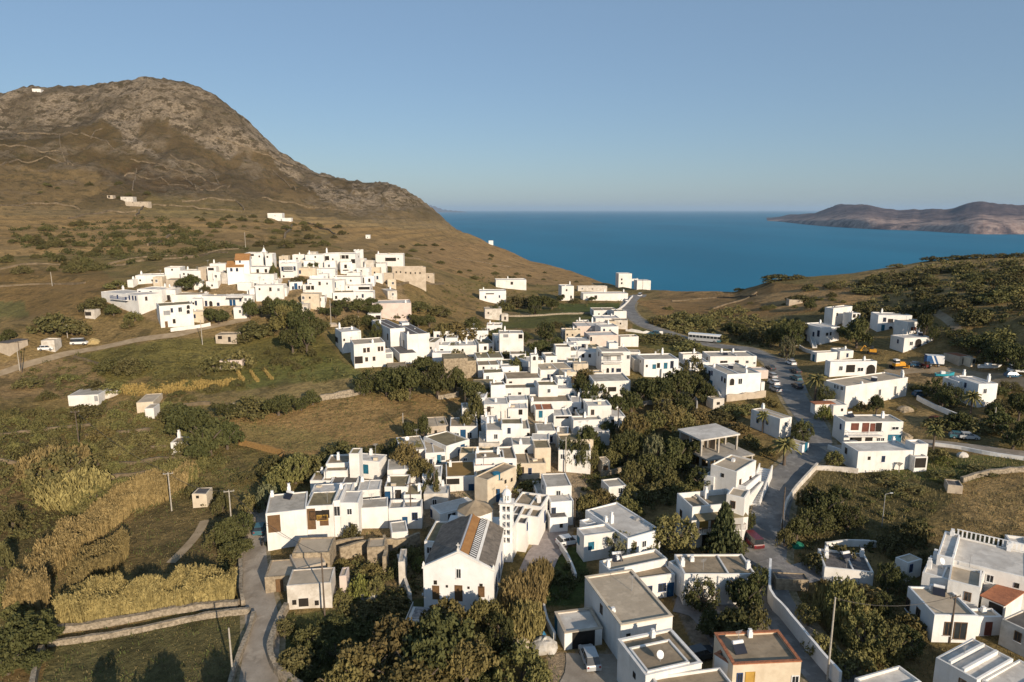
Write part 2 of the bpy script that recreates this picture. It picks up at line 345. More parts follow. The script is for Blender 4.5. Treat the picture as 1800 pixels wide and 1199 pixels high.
# the ground carries on behind and below the camera
nb = 60; ang = np.linspace(1.15, 2*math.pi-1.15, nb); vb = []
for r in (14, 60, 200, 900, 3300):
    for q in ang: vb.append((r*math.sin(q), r*math.cos(q), (-0.6 if r < 100 else H(r*math.sin(1.149), r*math.cos(1.149)) if r < 300 else SEA*(r/3300)-3)))
me = mesh_from('terrain_back', vb, gridfaces(5, nb), gm)
a = me.attributes.new('tint', 'FLOAT_COLOR', 'POINT'); a.data.foreach_set('color', np.tile((.12,.10,.05,1), (len(vb), 1)).astype(np.float32).ravel())
o = link('ground', me); o['kind'] = 'structure'
# ------------------------------------------------------------------ sea
sm = bpy.data.materials.new('sea'); sm.use_nodes = True; N = sm.node_tree.nodes; L = sm.node_tree.links; B = N['Principled BSDF']
B.inputs['Roughness'].default_value = .45; B.inputs['IOR'].default_value = 1.33; B.inputs['Specular IOR Level'].default_value = .12
ge = N.new('ShaderNodeNewGeometry')
mp = N.new('ShaderNodeMapping'); mp.inputs['Scale'].default_value = (1, .35, 1); L.new(ge.outputs['Position'], mp.inputs[0])
ta = N.new('ShaderNodeTexNoise'); ta.inputs['Scale'].default_value = .0016; ta.inputs['Detail'].default_value = 7; L.new(mp.outputs[0], ta.inputs['Vector'])
m1 = mixc(mapr(ta.outputs[0], .35, .65), (.002,.135,.235), (.004,.165,.28))
L.new(m1, B.inputs['Base Color'])
tb = N.new('ShaderNodeTexNoise'); tb.inputs['Scale'].default_value = .25; tb.inputs['Detail'].default_value = 6; L.new(ge.outputs['Position'], tb.inputs['Vector'])
bp = N.new('ShaderNodeBump'); bp.inputs['Strength'].default_value = .5; bp.inputs['Distance'].default_value = 1.0; L.new(tb.outputs[0], bp.inputs['Height']); L.new(bp.outputs[0], B.inputs['Normal'])
ns = 96; vb = []
for r in (100, 1500, 5000, 15000, 45000, 130000):
    for q in np.linspace(-math.pi, math.pi, ns): vb.append((r*math.sin(q), r*math.cos(q), SEA))
o = link('sea', mesh_from('sea', vb, gridfaces(6, ns), sm, False)); o['kind'] = 'structure'
# ------------------------------------------------------------------ far headland and island
hm = bpy.data.materials.new('headland'); hm.use_nodes = True; N = hm.node_tree.nodes; L = hm.node_tree.links; B = N['Principled BSDF']
B.inputs['Roughness'].default_value = .95; B.inputs['Specular IOR Level'].default_value = .1
ge = N.new('ShaderNodeNewGeometry'); ta = tex(.004, 8, .7); tb = tex(.02, 6, .7); aa = N.new('ShaderNodeAttribute'); aa.attribute_name = 'cliff'
c1 = mixc(mapr(ta.outputs[0], .4, .6), (.07,.06,.072), (.165,.125,.125))
c2 = mixc(mapr(tb.outputs[0], .38, .62), (.25,.17,.145), (.50,.38,.32))
mk = N.new('ShaderNodeMath'); mk.operation = 'MULTIPLY'; L.new(aa.outputs['Fac'], mk.inputs[0]); L.new(mapr(ta.outputs[0], .38, .52), mk.inputs[1])
L.new(mixc(mk.outputs[0], c1, c2), B.inputs['Base Color'])
bp = N.new('ShaderNodeBump'); bp.inputs['Strength'].default_value = 1; bp.inputs['Distance'].default_value = 40; L.new(ta.outputs[0], bp.inputs['Height']); L.new(bp.outputs[0], B.inputs['Normal'])
HS = [(1345,388,385),(1375,390,379),(1400,393,376),(1440,397,372),(1470,399,367),(1500,401,363),(1530,403,368),(1560,404,375),(1600,405,374),(1640,407,374),(1680,410,371),(1720,412,362),(1740,412,365),(1760,412,368),(1790,412,364),(1820,412,368),(1900,418,360),(2050,425,366),(2400,440,380)]
def headland(name, HS, mt, shrink=1.0, nseed=5, amp=1.0, deep=1.45):
    xs = np.linspace(HS[0][0], HS[-1][0], 420); ys = np.interp(xs, [h[0] for h in HS], [h[1] for h in HS]); yr = np.interp(xs, [h[0] for h in HS], [h[2] for h in HS])
    kk = np.ones(17)/17; ys = np.convolve(np.pad(ys, 8, 'edge'), kk, 'valid'); yr = np.convolve(np.pad(yr, 8, 'edge'), kk, 'valid') + (fbm(xs, xs*0, 26, 3, 17)-.5)*5
    nv = 46; vb = []; cl = []
    for x, y0, y1 in zip(xs, ys, yr):
        d = ray(x, y0); hyp = math.hypot(d.x, d.y); r0 = (SEA-CAMZ)/(d.z/hyp); az = math.atan2(d.x, d.y)
        d1 = ray(x, y1); r1 = r0*deep if deep > 2 else r0 + 2600; z1 = CAMZ + r1*d1.z/math.hypot(d1.x, d1.y)
        for k in range(nv):
            t = k/(nv-1)*1.8
            r = r0 + (r1-r0)*t
            if t <= 1: z = SEA - 3 + (z1-SEA+3)*(0.30*min(1, t/.05) + 0.70*t**0.85)
            else: z = z1 - (z1-SEA)*((t-1)/.8)**1.5*1.02
            e = min(t*1.6, 1)*(1 if t < .92 else .25)
            X, Y = r*math.sin(az), r*math.cos(az)
            if amp: z += amp*e*(float(fbm(np.float64(X), np.float64(Y), 1400, 4, nseed, .55, True))-.5)*(z1-SEA)*.95
            vb.append((X, Y, z)); cl.append(max(0, 1-abs(t-.1)/.28))
    me = mesh_from(name, vb, gridfaces(420, nv), mt); a = me.attributes.new('cliff', 'FLOAT', 'POINT'); a.data.foreach_set('value', np.array(cl, np.float32))
    o = link(name, me); o['kind'] = 'structure'; return o
headland('hills', HS, hm)
def _isl():
    d = 42000; vb = []
    for x in np.linspace(716, 822, 60):
        e = math.sin((x-716)/106*math.pi); h = e**.7*(350*math.exp(-((x-752)/20)**2) + 140) + 25*math.sin(x*.7)*e
        az = math.atan2(*ray(x, 360).xy)
        for k in range(8):
            r = d + 900*k; vb.append((r*math.sin(az), r*math.cos(az), SEA-5 + h*math.sin(k/7*math.pi)))
    me = mesh_from('island', vb, gridfaces(60, 8), hm); o = link('hills', me); o['kind'] = 'structure'
_isl()
# ------------------------------------------------------------------ haze
zm = bpy.data.materials.new('haze'); zm.use_nodes = True; N = zm.node_tree.nodes; N.remove(N['Principled BSDF'])
pv = N.new('ShaderNodeVolumePrincipled'); pv.inputs['Color'].default_value = (.55,.76,1.0,1); pv.inputs['Density'].default_value = HAZE; pv.inputs['Anisotropy'].default_value = 0.0
zm.node_tree.links.new(pv.outputs[0], N['Material Output'].inputs['Volume'])
R_, z0, z1 = 135000, SEA-330, 420
vb = [(x, y, z) for z in (z0, z1) for x, y in ((-R_,-R_),(R_,-R_),(R_,R_),(-R_,R_))]
o = link('haze', mesh_from('haze', vb, [(0,3,2,1),(4,5,6,7),(0,1,5,4),(1,2,6,5),(2,3,7,6),(3,0,4,7)], zm, False)); o['kind'] = 'stuff'
# ------------------------------------------------------------------ object helpers
def tag(o, label, cat, group=None, kind=None):
    if label: o['label'] = label
    if cat: o['category'] = cat
    if group: o['group'] = group
    if kind: o['kind'] = kind
    return o
def empty(name, loc, rz=0, label=None, cat=None, group=None):
    o = bpy.data.objects.new(name, None); COL.objects.link(o); o.location = loc; o.rotation_euler = (0, 0, rz); o.empty_display_size = 0.5
    return tag(o, label, cat, group)
class MB:
    def __init__(s): s.v = []; s.f = []; s.mi = []
    def quad(s, a, b, c_, d, m=0):
        n = len(s.v); s.v += [tuple(a), tuple(b), tuple(c_), tuple(d)]; s.f.append((n, n+1, n+2, n+3)); s.mi.append(m)
    def poly(s, pts, m=0):
        n = len(s.v); s.v += [tuple(p) for p in pts]; s.f.append(tuple(range(n, n+len(pts)))); s.mi.append(m)
    def prism(s, pts, z0, z1, m=0, mtop=None):
        """pts: plan polygon (any winding), z0/z1 numbers or lists"""
        n = len(pts); A = sum(pts[i][0]*pts[(i+1)%n][1]-pts[(i+1)%n][0]*pts[i][1] for i in range(n))
        if A < 0: pts = pts[::-1]
        za = z0 if isinstance(z0, (list, tuple)) else [z0]*n; zb = z1 if isinstance(z1, (list, tuple)) else [z1]*n
        k = len(s.v); s.v += [(p[0], p[1], za[i]) for i, p in enumerate(pts)] + [(p[0], p[1], zb[i]) for i, p in enumerate(pts)]
        for i in range(n):
            j = (i+1) % n; s.f.append((k+i, k+j, k+n+j, k+n+i)); s.mi.append(m)
        s.f.append(tuple(k+n+i for i in range(n))); s.mi.append(m if mtop is None else mtop)
        s.f.append(tuple(k+n-1-i for i in range(n))); s.mi.append(m)
    def box(s, c0, dx, dy, dz, m=0, rz=0, bot=True):
        cx, cy, cz = c0; ca, sa = math.cos(rz), math.sin(rz)
        pts = [(cx+ca*x-sa*y, cy+sa*x+ca*y) for x, y in ((-dx/2,-dy/2),(dx/2,-dy/2),(dx/2,dy/2),(-dx/2,dy/2))]
        s.prism(pts, cz, cz+dz, m)
    def tube(s, p, q, r0, r1=None, n=8, m=0):
        p = Vector(p); q = Vector(q); r1 = r0 if r1 is None else r1; d = (q-p)
        if d.length < 1e-6: return
        d.normalize(); u = d.orthogonal().normalized(); w_ = d.cross(u); k = len(s.v)
        for c_, r in ((p, r0), (q, r1)):
            for i in range(n):
                a = 2*math.pi*i/n; s.v.append(tuple(c_ + u*(r*math.cos(a)) + w_*(r*math.sin(a))))
        for i in range(n):
            j = (i+1) % n; s.f.append((k+i, k+j, k+n+j, k+n+i)); s.mi.append(m)
        s.f.append(tuple(k+n+i for i in range(n))); s.mi.append(m); s.f.append(tuple(k+n-1-i for i in range(n))); s.mi.append(m)
    def mesh(s, name, mats, smooth=False):
        me = bpy.data.meshes.new(name); me.from_pydata(s.v, [], s.f)
        for m in (mats if isinstance(mats, (list, tuple)) else [mats]): me.materials.append(m)
        if len(me.materials) > 1: me.polygons.foreach_set('material_index', s.mi)
        if smooth: me.polygons.foreach_set('use_smooth', [True]*len(s.f))
        me.update(); return me
    def build(s, name, mats, parent=None, smooth=False):
        return link(name, s.mesh(name, mats, smooth), parent)
# ------------------------------------------------------------------ materials
WHITE = mat('whitewash', (.79,.765,.72), .9, scale=.35, col2=(.68,.65,.60), bump=.35, bscale=1.6, streak=.17)
WHITEB = mat('fresh_whitewash', (.82,.81,.79), .9, scale=.5, col2=(.735,.72,.69), bump=.3, bscale=1.8, streak=.10)
WORN = mat('worn_whitewash', (.66,.61,.54), .92, scale=.7, col2=(.46,.41,.34), bump=.5, bscale=2.5)
CREAM = mat('cream_render', (.66,.565,.43), .9, scale=.6, col2=(.54,.45,.33), bump=.4, bscale=2)
BEIGE = mat('sand_render', (.52,.44,.34), .92, scale=.6, col2=(.40,.33,.25), bump=.4, bscale=2)
STONE = mat('field_stone', (.42,.34,.235), .95, scale=1.9, col2=(.21,.165,.11), bump=1.0, bscale=3.2, detail=6)
PINK = mat('pinkish_render', (.66,.55,.48), .9, scale=.6, col2=(.56,.46,.40), bump=.2)
CONC = mat('bare_concrete', (.46,.42,.36), .92, scale=.9, col2=(.33,.295,.245), bump=.4, bscale=3)
R_TAN = mat('tan_roof_plaster', (.34,.265,.18), .95, scale=.45, col2=(.23,.18,.12), bump=.4, bscale=2, patch=.28)
R_BEIGE = mat('beige_roof_plaster', (.50,.41,.30), .95, scale=.4, col2=(.38,.31,.225), bump=.4, bscale=2, patch=.28)
R_GREY = mat('grey_roof_plaster', (.46,.415,.35), .95, scale=.45, col2=(.32,.285,.235), bump=.4, bscale=2, patch=.28)
R_DARK = mat('dark_roof_felt', (.15,.135,.12), .95, scale=.6, col2=(.095,.085,.075), bump=.4, bscale=2)
R_LIGHT = mat('pale_roof_plaster', (.62,.58,.52), .92, scale=.45, col2=(.47,.43,.38), bump=.3, bscale=2, patch=.28)
R_OLIVE = mat('olive_roof_plaster', (.265,.215,.125), .95, scale=.6, col2=(.175,.145,.085), bump=.5, bscale=2, patch=.28)
R_OCHRE = mat('ochre_roof_paint', (.30,.185,.06), .9, scale=.7, col2=(.22,.135,.05), bump=.3, bscale=2)
R_TERRA = mat('terracotta_tile', (.42,.17,.085), .9, scale=1.2, col2=(.28,.11,.06), bump=.8, bscale=5)
R_SLATE = mat('weathered_slate', (.165,.15,.14), .9, scale=1.4, col2=(.09,.08,.075), bump=.8, bscale=4)
ORANGE = mat('orange_tile', (.40,.205,.075), .9, scale=1.0, col2=(.31,.15,.055), bump=.5, bscale=5)
ROOFS = dict(tan=R_TAN, beige=R_BEIGE, grey=R_GREY, dark=R_DARK, light=R_LIGHT, olive=R_OLIVE, ochre=R_OCHRE, terra=R_TERRA, slate=R_SLATE, stone=STONE, white=WHITE)
WALLS = dict(white=WHITE, fresh=WHITEB, worn=WORN, cream=CREAM, beige=BEIGE, stone=STONE, pink=PINK, conc=CONC)
GLASS = mat('window_glass', (.03,.035,.04), .12, var=.2, spec=.6)
VOID = mat('dark_opening', (.03,.025,.02), .9)
BLUE = mat('blue_paint', (.012,.065,.15), .6, scale=2); TEAL = mat('teal_paint', (.02,.13,.20), .6, scale=2)
NAVY = mat('navy_paint', (.03,.06,.16), .6, scale=2)
BROWN = mat('brown_shutter', (.15,.085,.04), .7, scale=2); RED = mat('red_brown_paint', (.15,.05,.032), .65, scale=2)
GREYP = mat('grey_paint', (.30,.30,.30), .6); WOOD = mat('weathered_wood', (.19,.135,.085), .85, scale=2)
OCHW = mat('ochre_paint', (.45,.27,.06), .7); PALEW = mat('white_paint', (.78,.77,.75), .6)
METAL = mat('galvanised_metal', (.42,.42,.42), .4, metal=.6); BLACK = mat('black_rubber', (.02,.02,.02), .8)
PANEL = mat('solar_panel', (.02,.022,.032), .35, spec=.5)
KIND = {'w': (.9, 1.15, PALEW, GLASS), 'k': (.8, 1.3, BROWN, GLASS), 'b': (1.0, 1.2, BLUE, BLUE), 't': (1.0, 1.3, TEAL, TEAL), 'n': (.7, 1.3, NAVY, GLASS),
        'd': (1.0, 2.1, BROWN, BROWN), 'B': (1.05, 2.15, BLUE, BLUE), 'T': (1.1, 2.15, TEAL, TEAL), 'R': (1.1, 2.1, RED, RED), 'r': (1.2, 1.3, RED, RED),
        'o': (1.6, 1.9, VOID, VOID), 'a': (1.5, 1.8, PALEW, VOID), 'g': (1.3, 1.4, GREYP, GREYP), 's': (1.3, 1.5, BROWN, BROWN), 'y': (1.2, 1.7, OCHW, OCHW), 'v': (.55, .7, VOID, VOID)}
HOUSES = []
def rot2(v, a): return (v[0]*math.cos(a)-v[1]*math.sin(a), v[0]*math.sin(a)+v[1]*math.cos(a))
def opening(parent, O, u, nrm, wd, z, kind, wallL, ww=None, hh=None):
    """window / door set in the wall plane through O (u along, nrm outwards); wd metres along, z centre height"""
    w0, h0, fm, pm = KIND[kind]; ww = ww or w0; hh = hh or h0
    door = kind in 'dBTR'
    nm = 'door' if door else 'window'
    fr = MB(); pn = MB(); rz = math.atan2(u[1], u[0])
    cxy = (O[0]+u[0]*wd, O[1]+u[1]*wd)
    def off(du, dn): return (cxy[0]+u[0]*du+nrm[0]*dn, cxy[1]+u[1]*du+nrm[1]*dn)
    t = .09
    if kind == 'a':
        r = ww/2; zb = z-hh/2; pts = [(-r, zb), (r, zb)] + [(r*math.cos(q), z+hh/2-r+r*math.sin(q)) for q in np.linspace(0, math.pi, 9)]
        P = [(*off(a_, .03), b_) for a_, b_ in pts]; pn.poly(P)
        for i in range(1, len(pts)):
            a_, b_ = pts[i], pts[(i+1) % len(pts)]
            fr.tube((*off(a_[0], .03), a_[1]), (*off(b_[0], .03), b_[1]), .07, n=4)
    else:
        for du, dz, bw, bh in ((-ww/2+t/2, 0, t, hh), (ww/2-t/2, 0, t, hh), (0, hh/2-t/2, ww-2*t, t), (0, -hh/2+t/2, ww-2*t, t)):
            x, y = off(du, .035); fr.box((x, y, z+dz-bh/2), bw, .08, bh, rz=rz)
        if kind in 'wkn' :
            x, y = off(0, .035); fr.box((x, y, z-hh/2+t), .05, .06, hh-2*t, rz=rz)
        x, y = off(0, .012); pn.box((x, y, z-hh/2+t), ww-2*t-.004, .045, hh-2*t-.004, rz=rz)
    fo = fr.build(nm, fm, parent)
    pn.build('panel' if pm not in (GLASS, VOID) else 'pane', pm, fo)
    if kind in 'wkn' and ww < 2:
        s_ = MB(); x, y = off(0, .08); s_.box((x, y, z-hh/2-.07), ww+.16, .16, .066, rz=rz); s_.build('sill', PALEW, fo)
    return fo
def chimney(parent, x, y, z, h=1.1, w_=.5, rz=0):
    m = MB(); m.box((x, y, z-.05), w_, w_, h, rz=rz); m.box((x, y, z-.05+h), w_*.62, w_*.62, h*.28, rz=rz); m.box((x, y, z-.05+h*1.28+.003), w_*.8, w_*.8, .06, rz=rz)
    return m.build('chimney', WHITEB, parent)
def corner3(FL, FR, B, side, base):
    """roof corners picked on the photograph -> plan corners and heights"""
    if base < 20: P = hit(FL[0], FL[1], base)
    else:
        lo, hi = 15.0, 3000.0; d = ray(*FL)
        # distance at which the point under the corner shows at image height 'base'
        def f(t):
            p = Vector((0, 0, CAMZ)) + d*t; g = H(p.x, p.y); return proj((p.x, p.y, g))[1] - base
        t = 25.0
        while t < 2500 and f(t) > 0: t *= 1.012
        P = Vector((0, 0, CAMZ)) + d*t
    def onplane(q, z):
        d = ray(*q); t = (z-CAMZ)/d.z if abs(d.z) > 1e-4 else 0
        return Vector((0, 0, CAMZ)) + d*t
    Q = onplane(FR, P.z); S = onplane(B, P.z)
    u = Vector((Q.x-P.x, Q.y-P.y)); L_ = u.length; u.normalize(); n_in = Vector((-u.y, u.x))
    ref = P if side == 'l' else Q
    dep = (S.x-ref.x)*n_in.x + (S.y-ref.y)*n_in.y
    return P, u, L_, dep, P.z
def simple(x0, x1, yt, yb, dep, ang):
    if yb < 20: P = hit(x0, yt, yb)
    else:
        d = ray(x0, yt); t = 25.0
        while t < 2500:
            p = Vector((0, 0, CAMZ)) + d*t
            if proj((p.x, p.y, H(p.x, p.y)))[1] <= yb: break
            t *= 1.006
        P = p
    if P.z - H(P.x, P.y) < 2.6 and yb > 20: P = hit(x0, yt, 2.7)
    a = rad(ang); u = Vector((math.cos(a), math.sin(a)))
    d = ray(x1, yt); k = Vector((d.x, d.y))
    # P + u*s = k*t
    den = u.x*(-k.y) - u.y*(-k.x); s = (-P.x*(-k.y) + P.y*(-k.x))/den
    n_in = Vector((-u.y, u.x))
    if dep > 40:
        side = -1 if dep < x0 else 1
        base = P.xy if side < 0 else P.xy + u*s
        d = ray(dep, yt); k = Vector((d.x, d.y)); den = n_in.x*(-k.y)-n_in.y*(-k.x)
        dd = (-base.x*(-k.y) + base.y*(-k.x))/den
        if not (2 < dd < 26): print('depth odd', x0, yt, round(dd, 1)); dd = 8
        dep = dd
    return P, u, s, dep, P.z
NOTE = []
def house(label, geo, roof='beige', wall='white', wins='', chim=(), par=.32, name='white_house', cat='house', cop=None, view=None, ref=None, group=None, sub=None, parent=None):
    """geo = ('s', x0,x1,ytop,ybase|h, depth|xside, angle)  or ('c', FL, FR, B, side, base|h)"""
    X0, Y0, S = VIEW
    cv = lambda q: (X0+q[0]/S, Y0+q[1]/S)
    if geo[0] == 'w':
        _, ax_, ay_, Lf, dep, zt, ang = geo; P = Vector((ax_, ay_, zt)); u = Vector((math.cos(rad(ang)), math.sin(rad(ang))))
    elif geo[0] == 's':
        _, x0, x1, yt, yb, dp, ang = geo
        P, u, Lf, dep, zt = simple(X0+x0/S, X0+x1/S, Y0+yt/S, yb if yb < 20 else Y0+yb/S, dp if abs(dp) < 40 else X0+dp/S, ang)
    else:
        _, a_, b_, c_, side, yb = geo
        P, u, Lf, dep, zt = corner3(cv(a_), cv(b_), cv(c_), side, yb if yb < 20 else Y0+yb/S)
    n_in = Vector((-u.y, u.x)); A = P.xy; Bq = A + u*Lf; C_ = Bq + n_in*dep; D = A + n_in*dep
    g = [H(q.x, q.y) for q in (A, Bq, C_, D)]; zb = min(g) - .8
    hh = zt - H(A.x, A.y)
    if not (2.2 < hh < 12.5) or not (1.5 < Lf < 40) or not (1 < dep < 30): NOTE.append('%-40s h=%.1f L=%.1f d=%.1f' % (label[:40], hh, Lf, dep))
    dep = max(dep, 2.0)
    cen = A + u*Lf/2 + n_in*dep/2
    root = parent or empty(name, (0, 0, 0), 0, label, cat, group)
    root_loc = Vector((cen.x, cen.y, min(g)))
    if not parent: root.location = root_loc
    inv = Vector((0, 0, 0)) - (root.location if not parent else parent.location)
    def part(m, nm, mt, par_=None, **k):
        o = m.build(nm, mt, par_ or root, **k)
        return o
    wm = WALLS[wall]; rm = ROOFS[roof]
    quad = [A, A+u*Lf, A+u*Lf+n_in*dep, A+n_in*dep]
    wb = MB()
    if par > 0:
        t = .22 if hh > 2 else .15
        inner = [A+u*t+n_in*t, A+u*(Lf-t)+n_in*t, A+u*(Lf-t)+n_in*(dep-t), A+u*t+n_in*(dep-t)]
        q = [(v.x, v.y) for v in quad]; qi = [(v.x, v.y) for v in inner]
        zr = zt - par; rj = random.Random(int(cen.x*3+cen.y)); jz = [rj.uniform(-.09, .07) for _ in range(4)]
        n = len(wb.v)
        wb.v += [(x, y, zb) for x, y in q] + [(x, y, zt+jz[i_]) for i_, (x, y) in enumerate(q)] + [(x, y, zt+jz[i_]+.03) for i_, (x, y) in enumerate(qi)] + [(x, y, zr-.3) for x, y in qi]
        for i in range(4):
            j = (i+1) % 4
            wb.f += [(n+i, n+j, n+4+j, n+4+i), (n+4+i, n+4+j, n+8+j, n+8+i), (n+8+i, n+8+j, n+12+j, n+12+i)]; wb.mi += [0, 0, 0]
        rb = MB(); rb.prism([(x, y) for x, y in qi], zr-.2, zr)
    else:
        q = [(v.x, v.y) for v in quad]; wb.prism(q, zb, zt)
        e = .18; qo = [A-u*e-n_in*e, A+u*(Lf+e)-n_in*e, A+u*(Lf+e)+n_in*(dep+e), A-u*e+n_in*(dep+e)]
        rb = MB(); rb.prism([(v.x, v.y) for v in qo], zt+.002, zt+.16); zr = zt+.16
    objs = [part(wb, 'wall', wm), part(rb, 'roof', rm)]
    if cop:
        cb = MB(); hw = .2
        for p_, q_ in ((0,1),(1,2),(2,3),(3,0)):
            a_, b_ = quad[p_], quad[q_]; dv = (b_-a_).normalized(); nv = Vector((-dv.y, dv.x)); a2 = a_ + dv*(hw*2 if p_ % 2 else -.05); b2 = b_ - dv*(hw*2 if p_ % 2 else -.05)
            cb.prism([tuple(a2-nv*.06), tuple(b2-nv*.06), tuple(b2+nv*hw*1.6), tuple(a2+nv*hw*1.6)], zt+.003, zt+.13)
        part(cb, 'coping', cop)
    # openings: "kind:x,y[,w,h][@L|@R]" photographed positions
    r3 = Vector((0, 0, CAMZ))
    rw = random.Random(int(cen.x*11+cen.y*5)); auto = []
    if name == 'white_house' and hh > 2.5 and cat == 'house':
        if not wins and Lf > 2.8 and rw.random() < .8:
            for q in range(1 if Lf < 5 else rw.choice([1, 2, 2, 3])): auto.append((quad[0], u, -n_in, Lf, Lf*(q+.5+rw.uniform(-.15, .15))/(1 if Lf < 5 else 3)))
        if '@L' not in wins and dep > 4 and rw.random() < .55: auto.append((quad[3], -n_in, -u, dep, dep*rw.uniform(.3, .7)))
        if '@R' not in wins and dep > 4 and rw.random() < .6: auto.append((quad[1], n_in, u, dep, dep*rw.uniform(.3, .7)))
    for O, uu, nn, ln, al in auto:
        k = rw.choice('vvnwwk'); gz = H(*(O+uu*al)); z = zt-par-rw.uniform(1.1, 1.5)
        if .7 < al < ln-.7 and z-gz > .9: objs.append(opening(root, (O.x, O.y), (uu.x, uu.y), (nn.x, nn.y), al, z, k, ln))
    for wdef in wins.split():
        k, rest = wdef[0], wdef[2:]; face = 'F'
        if '@' in rest: rest, face = rest.split('@')
        v = [float(t) for t in rest.split(',')]
        d = ray(X0+v[0]/S, Y0+v[1]/S)
        if face == 'F': O, uu, nn, ln = quad[0], u, -n_in, Lf
        elif face == 'L': O, uu, nn, ln = quad[3], -n_in, -u, dep
        else: O, uu, nn, ln = quad[1], n_in, u, dep
        den = d.x*nn.x + d.y*nn.y
        if abs(den) < 1e-5: continue
        t = (O.x*nn.x + O.y*nn.y)/den; p = r3 + d*t
        along = (p.xy-O).dot(uu)
        ww = v[2] if len(v) > 2 else None; h2 = v[3] if len(v) > 3 else None
        w_ = ww or KIND[k][0]; h_ = h2 or KIND[k][1]
        if not (w_/2 < along < ln-w_/2): 
            if along < -1.5 or along > ln+1.5: NOTE.append('win off %s %s %.1f/%.1f' % (label[:30], wdef, along, ln)); continue
            along = min(max(along, w_/2+.1), ln-w_/2-.1)
            if ln < w_+.2: continue
        z = min(p.z, zt - par*0 - h_/2 - .25)
        gz = H(*(O + uu*along))
        if k in 'dBTR' and z - h_/2 - gz < 1.4: z = max(gz, zb) + h_/2 + .02
        z = max(z, gz+h_/2)
        objs.append(opening(root, (O.x, O.y), (uu.x, uu.y), (nn.x, nn.y), along, z, k, ln, ww, h2))
    for q_ in chim:
        x, y = X0+q_[0]/S, Y0+q_[1]/S; d = ray(x, y); hc = q_[2] if len(q_) > 2 else 1.1
        if abs(d.z) > .02:
            t = (zr-CAMZ)/d.z; p = r3 + d*t
        else: p = Vector((cen.x, cen.y, zr))
        l = p.xy - A; s_ = min(max(l.dot(u), .45), Lf-.45); r_ = min(max(l.dot(n_in), .45), dep-.45); p = A + u*s_ + n_in*r_
        objs.append(chimney(root, p.x, p.y, zr, hc, .55, math.atan2(u.y, u.x)))
    rn = random.Random(int(cen.x*7+cen.y*13)); rz_ = math.atan2(u.y, u.x)
    if par > .08 and Lf > 3.6 and dep > 3.2 and name == 'white_house':
        if rn.random() < .45:
            f = rn.uniform(.35, .65); m_ = MB(); a_ = A+u*(Lf*f); m_.box(((a_+n_in*dep/2).x, (a_+n_in*dep/2).y, zr-.02), .22, dep-.5, .02+par*rn.uniform(.5, .95), rz=rz_); objs.append(part(m_, 'dividing_parapet', wm))
        if rn.random() < .4 and not chim:
            p_ = A+u*rn.uniform(.6, Lf-.6)+n_in*(dep-.55); objs.append(chimney(root, p_.x, p_.y, zr, rn.uniform(.7, 1.3), .5, rz_))
        if rn.random() < .4:
            p_ = A+u*rn.uniform(.6, Lf-.6)+n_in*rn.uniform(.6, dep-.6); m_ = MB(); hh_ = rn.uniform(1.4, 2.6); m_.tube((p_.x, p_.y, zr-.05), (p_.x, p_.y, zr+hh_), .035, n=5)
            for q_ in range(4): m_.tube((p_.x-.5+.06*q_, p_.y-.2, zr+hh_-.12*q_), (p_.x+.5-.06*q_, p_.y+.2, zr+hh_-.12*q_), .02, n=4)
            objs.append(part(m_, 'antenna', GREYP))
        if rn.random() < .3:
            m_ = MB(); p_ = A+u*rn.uniform(.8, Lf-.8)+n_in*rn.uniform(.8, dep-.8); m_.box((p_.x, p_.y, zr-.02), rn.uniform(.5, 1.0), rn.uniform(.4, .8), rn.uniform(.3, .6), rz=rz_+rn.uniform(-.3, .3)); objs.append(part(m_, 'roof_box', rn.choice([CREAM, GREYP, WHITE])))
    off = Vector(root.location)
    for o in objs:                                  # geometry was written in world space: make it local to the house
        o.data.transform(__import__('mathutils').Matrix.Translation(-off))
        for ch in o.children: ch.data.transform(__import__('mathutils').Matrix.Translation(-off))
    if not parent and cop:
        for o in root.children:
            if o.name.startswith('coping'): o.data.transform(__import__('mathutils').Matrix.Translation(-off))
    X, Y = proj((cen.x, cen.y, zt))
    rec = dict(root=root, A=A, u=u, n=n_in, L=Lf, d=dep, zt=zt, zr=zr, cen=cen, px=(X, Y), ref=ref, quad=quad, off=off, label=label, zb=zb)
    HOUSES.append(rec); return rec
VIEW = (0, 0, 1)
def V_(x, y, s):
    global VIEW; VIEW = (x, y, s)
def toloc(o, root): o.data.transform(__import__('mathutils').Matrix.Translation(-Vector(root.location))); return o
# ------------------------------------------------------------------ the houses
S_ = lambda *a: ('s',)+a
C_ = lambda *a: ('c',)+a
# --- foreground, bottom centre
V_(900, 900, 4)
house('large white hall with flat tan roof and blank shaded left wall', C_((765,800),(1130,735),(465,465),'l',5.2), 'beige', 'white', '', [(700,700,.4)], .16, ref='the large tan roofed hall', cop=CREAM)
house('low white garage with dark open doorway and a car nosing in', C_((370,855),(635,820),(262,712),'l',1005), 'light', 'white', 'o:502,940,3.0,2.3 T:310,850@L', (), .14, name='garage', cat='garage', ref='the white garage', cop=BEIGE)
hB = house('white house with a raised square terrace roof below the large hall', C_((940,1155),(1335,1065),(722,905),'l',5.4), 'tan', 'white', '', (), .2, ref='the house with the raised square roof', cop=WHITE)
house('low brown roofed wing cut by the bottom edge of the view', C_((1060,1290),(1560,1215),(925,1165),'l',4.9), 'tan', 'white', '', (), .3)
house('cream house with terracotta roof edging beside the walled lane', C_((1555,1075),(2035,1052),(1846,836),'r',6.0), 'tan', 'cream', 'n:1600,1165,.7,1.2 y:1672,1180,1.1,2.0 w:2110,1175', (), .25, cop=R_TERRA, ref='the terracotta edged house')
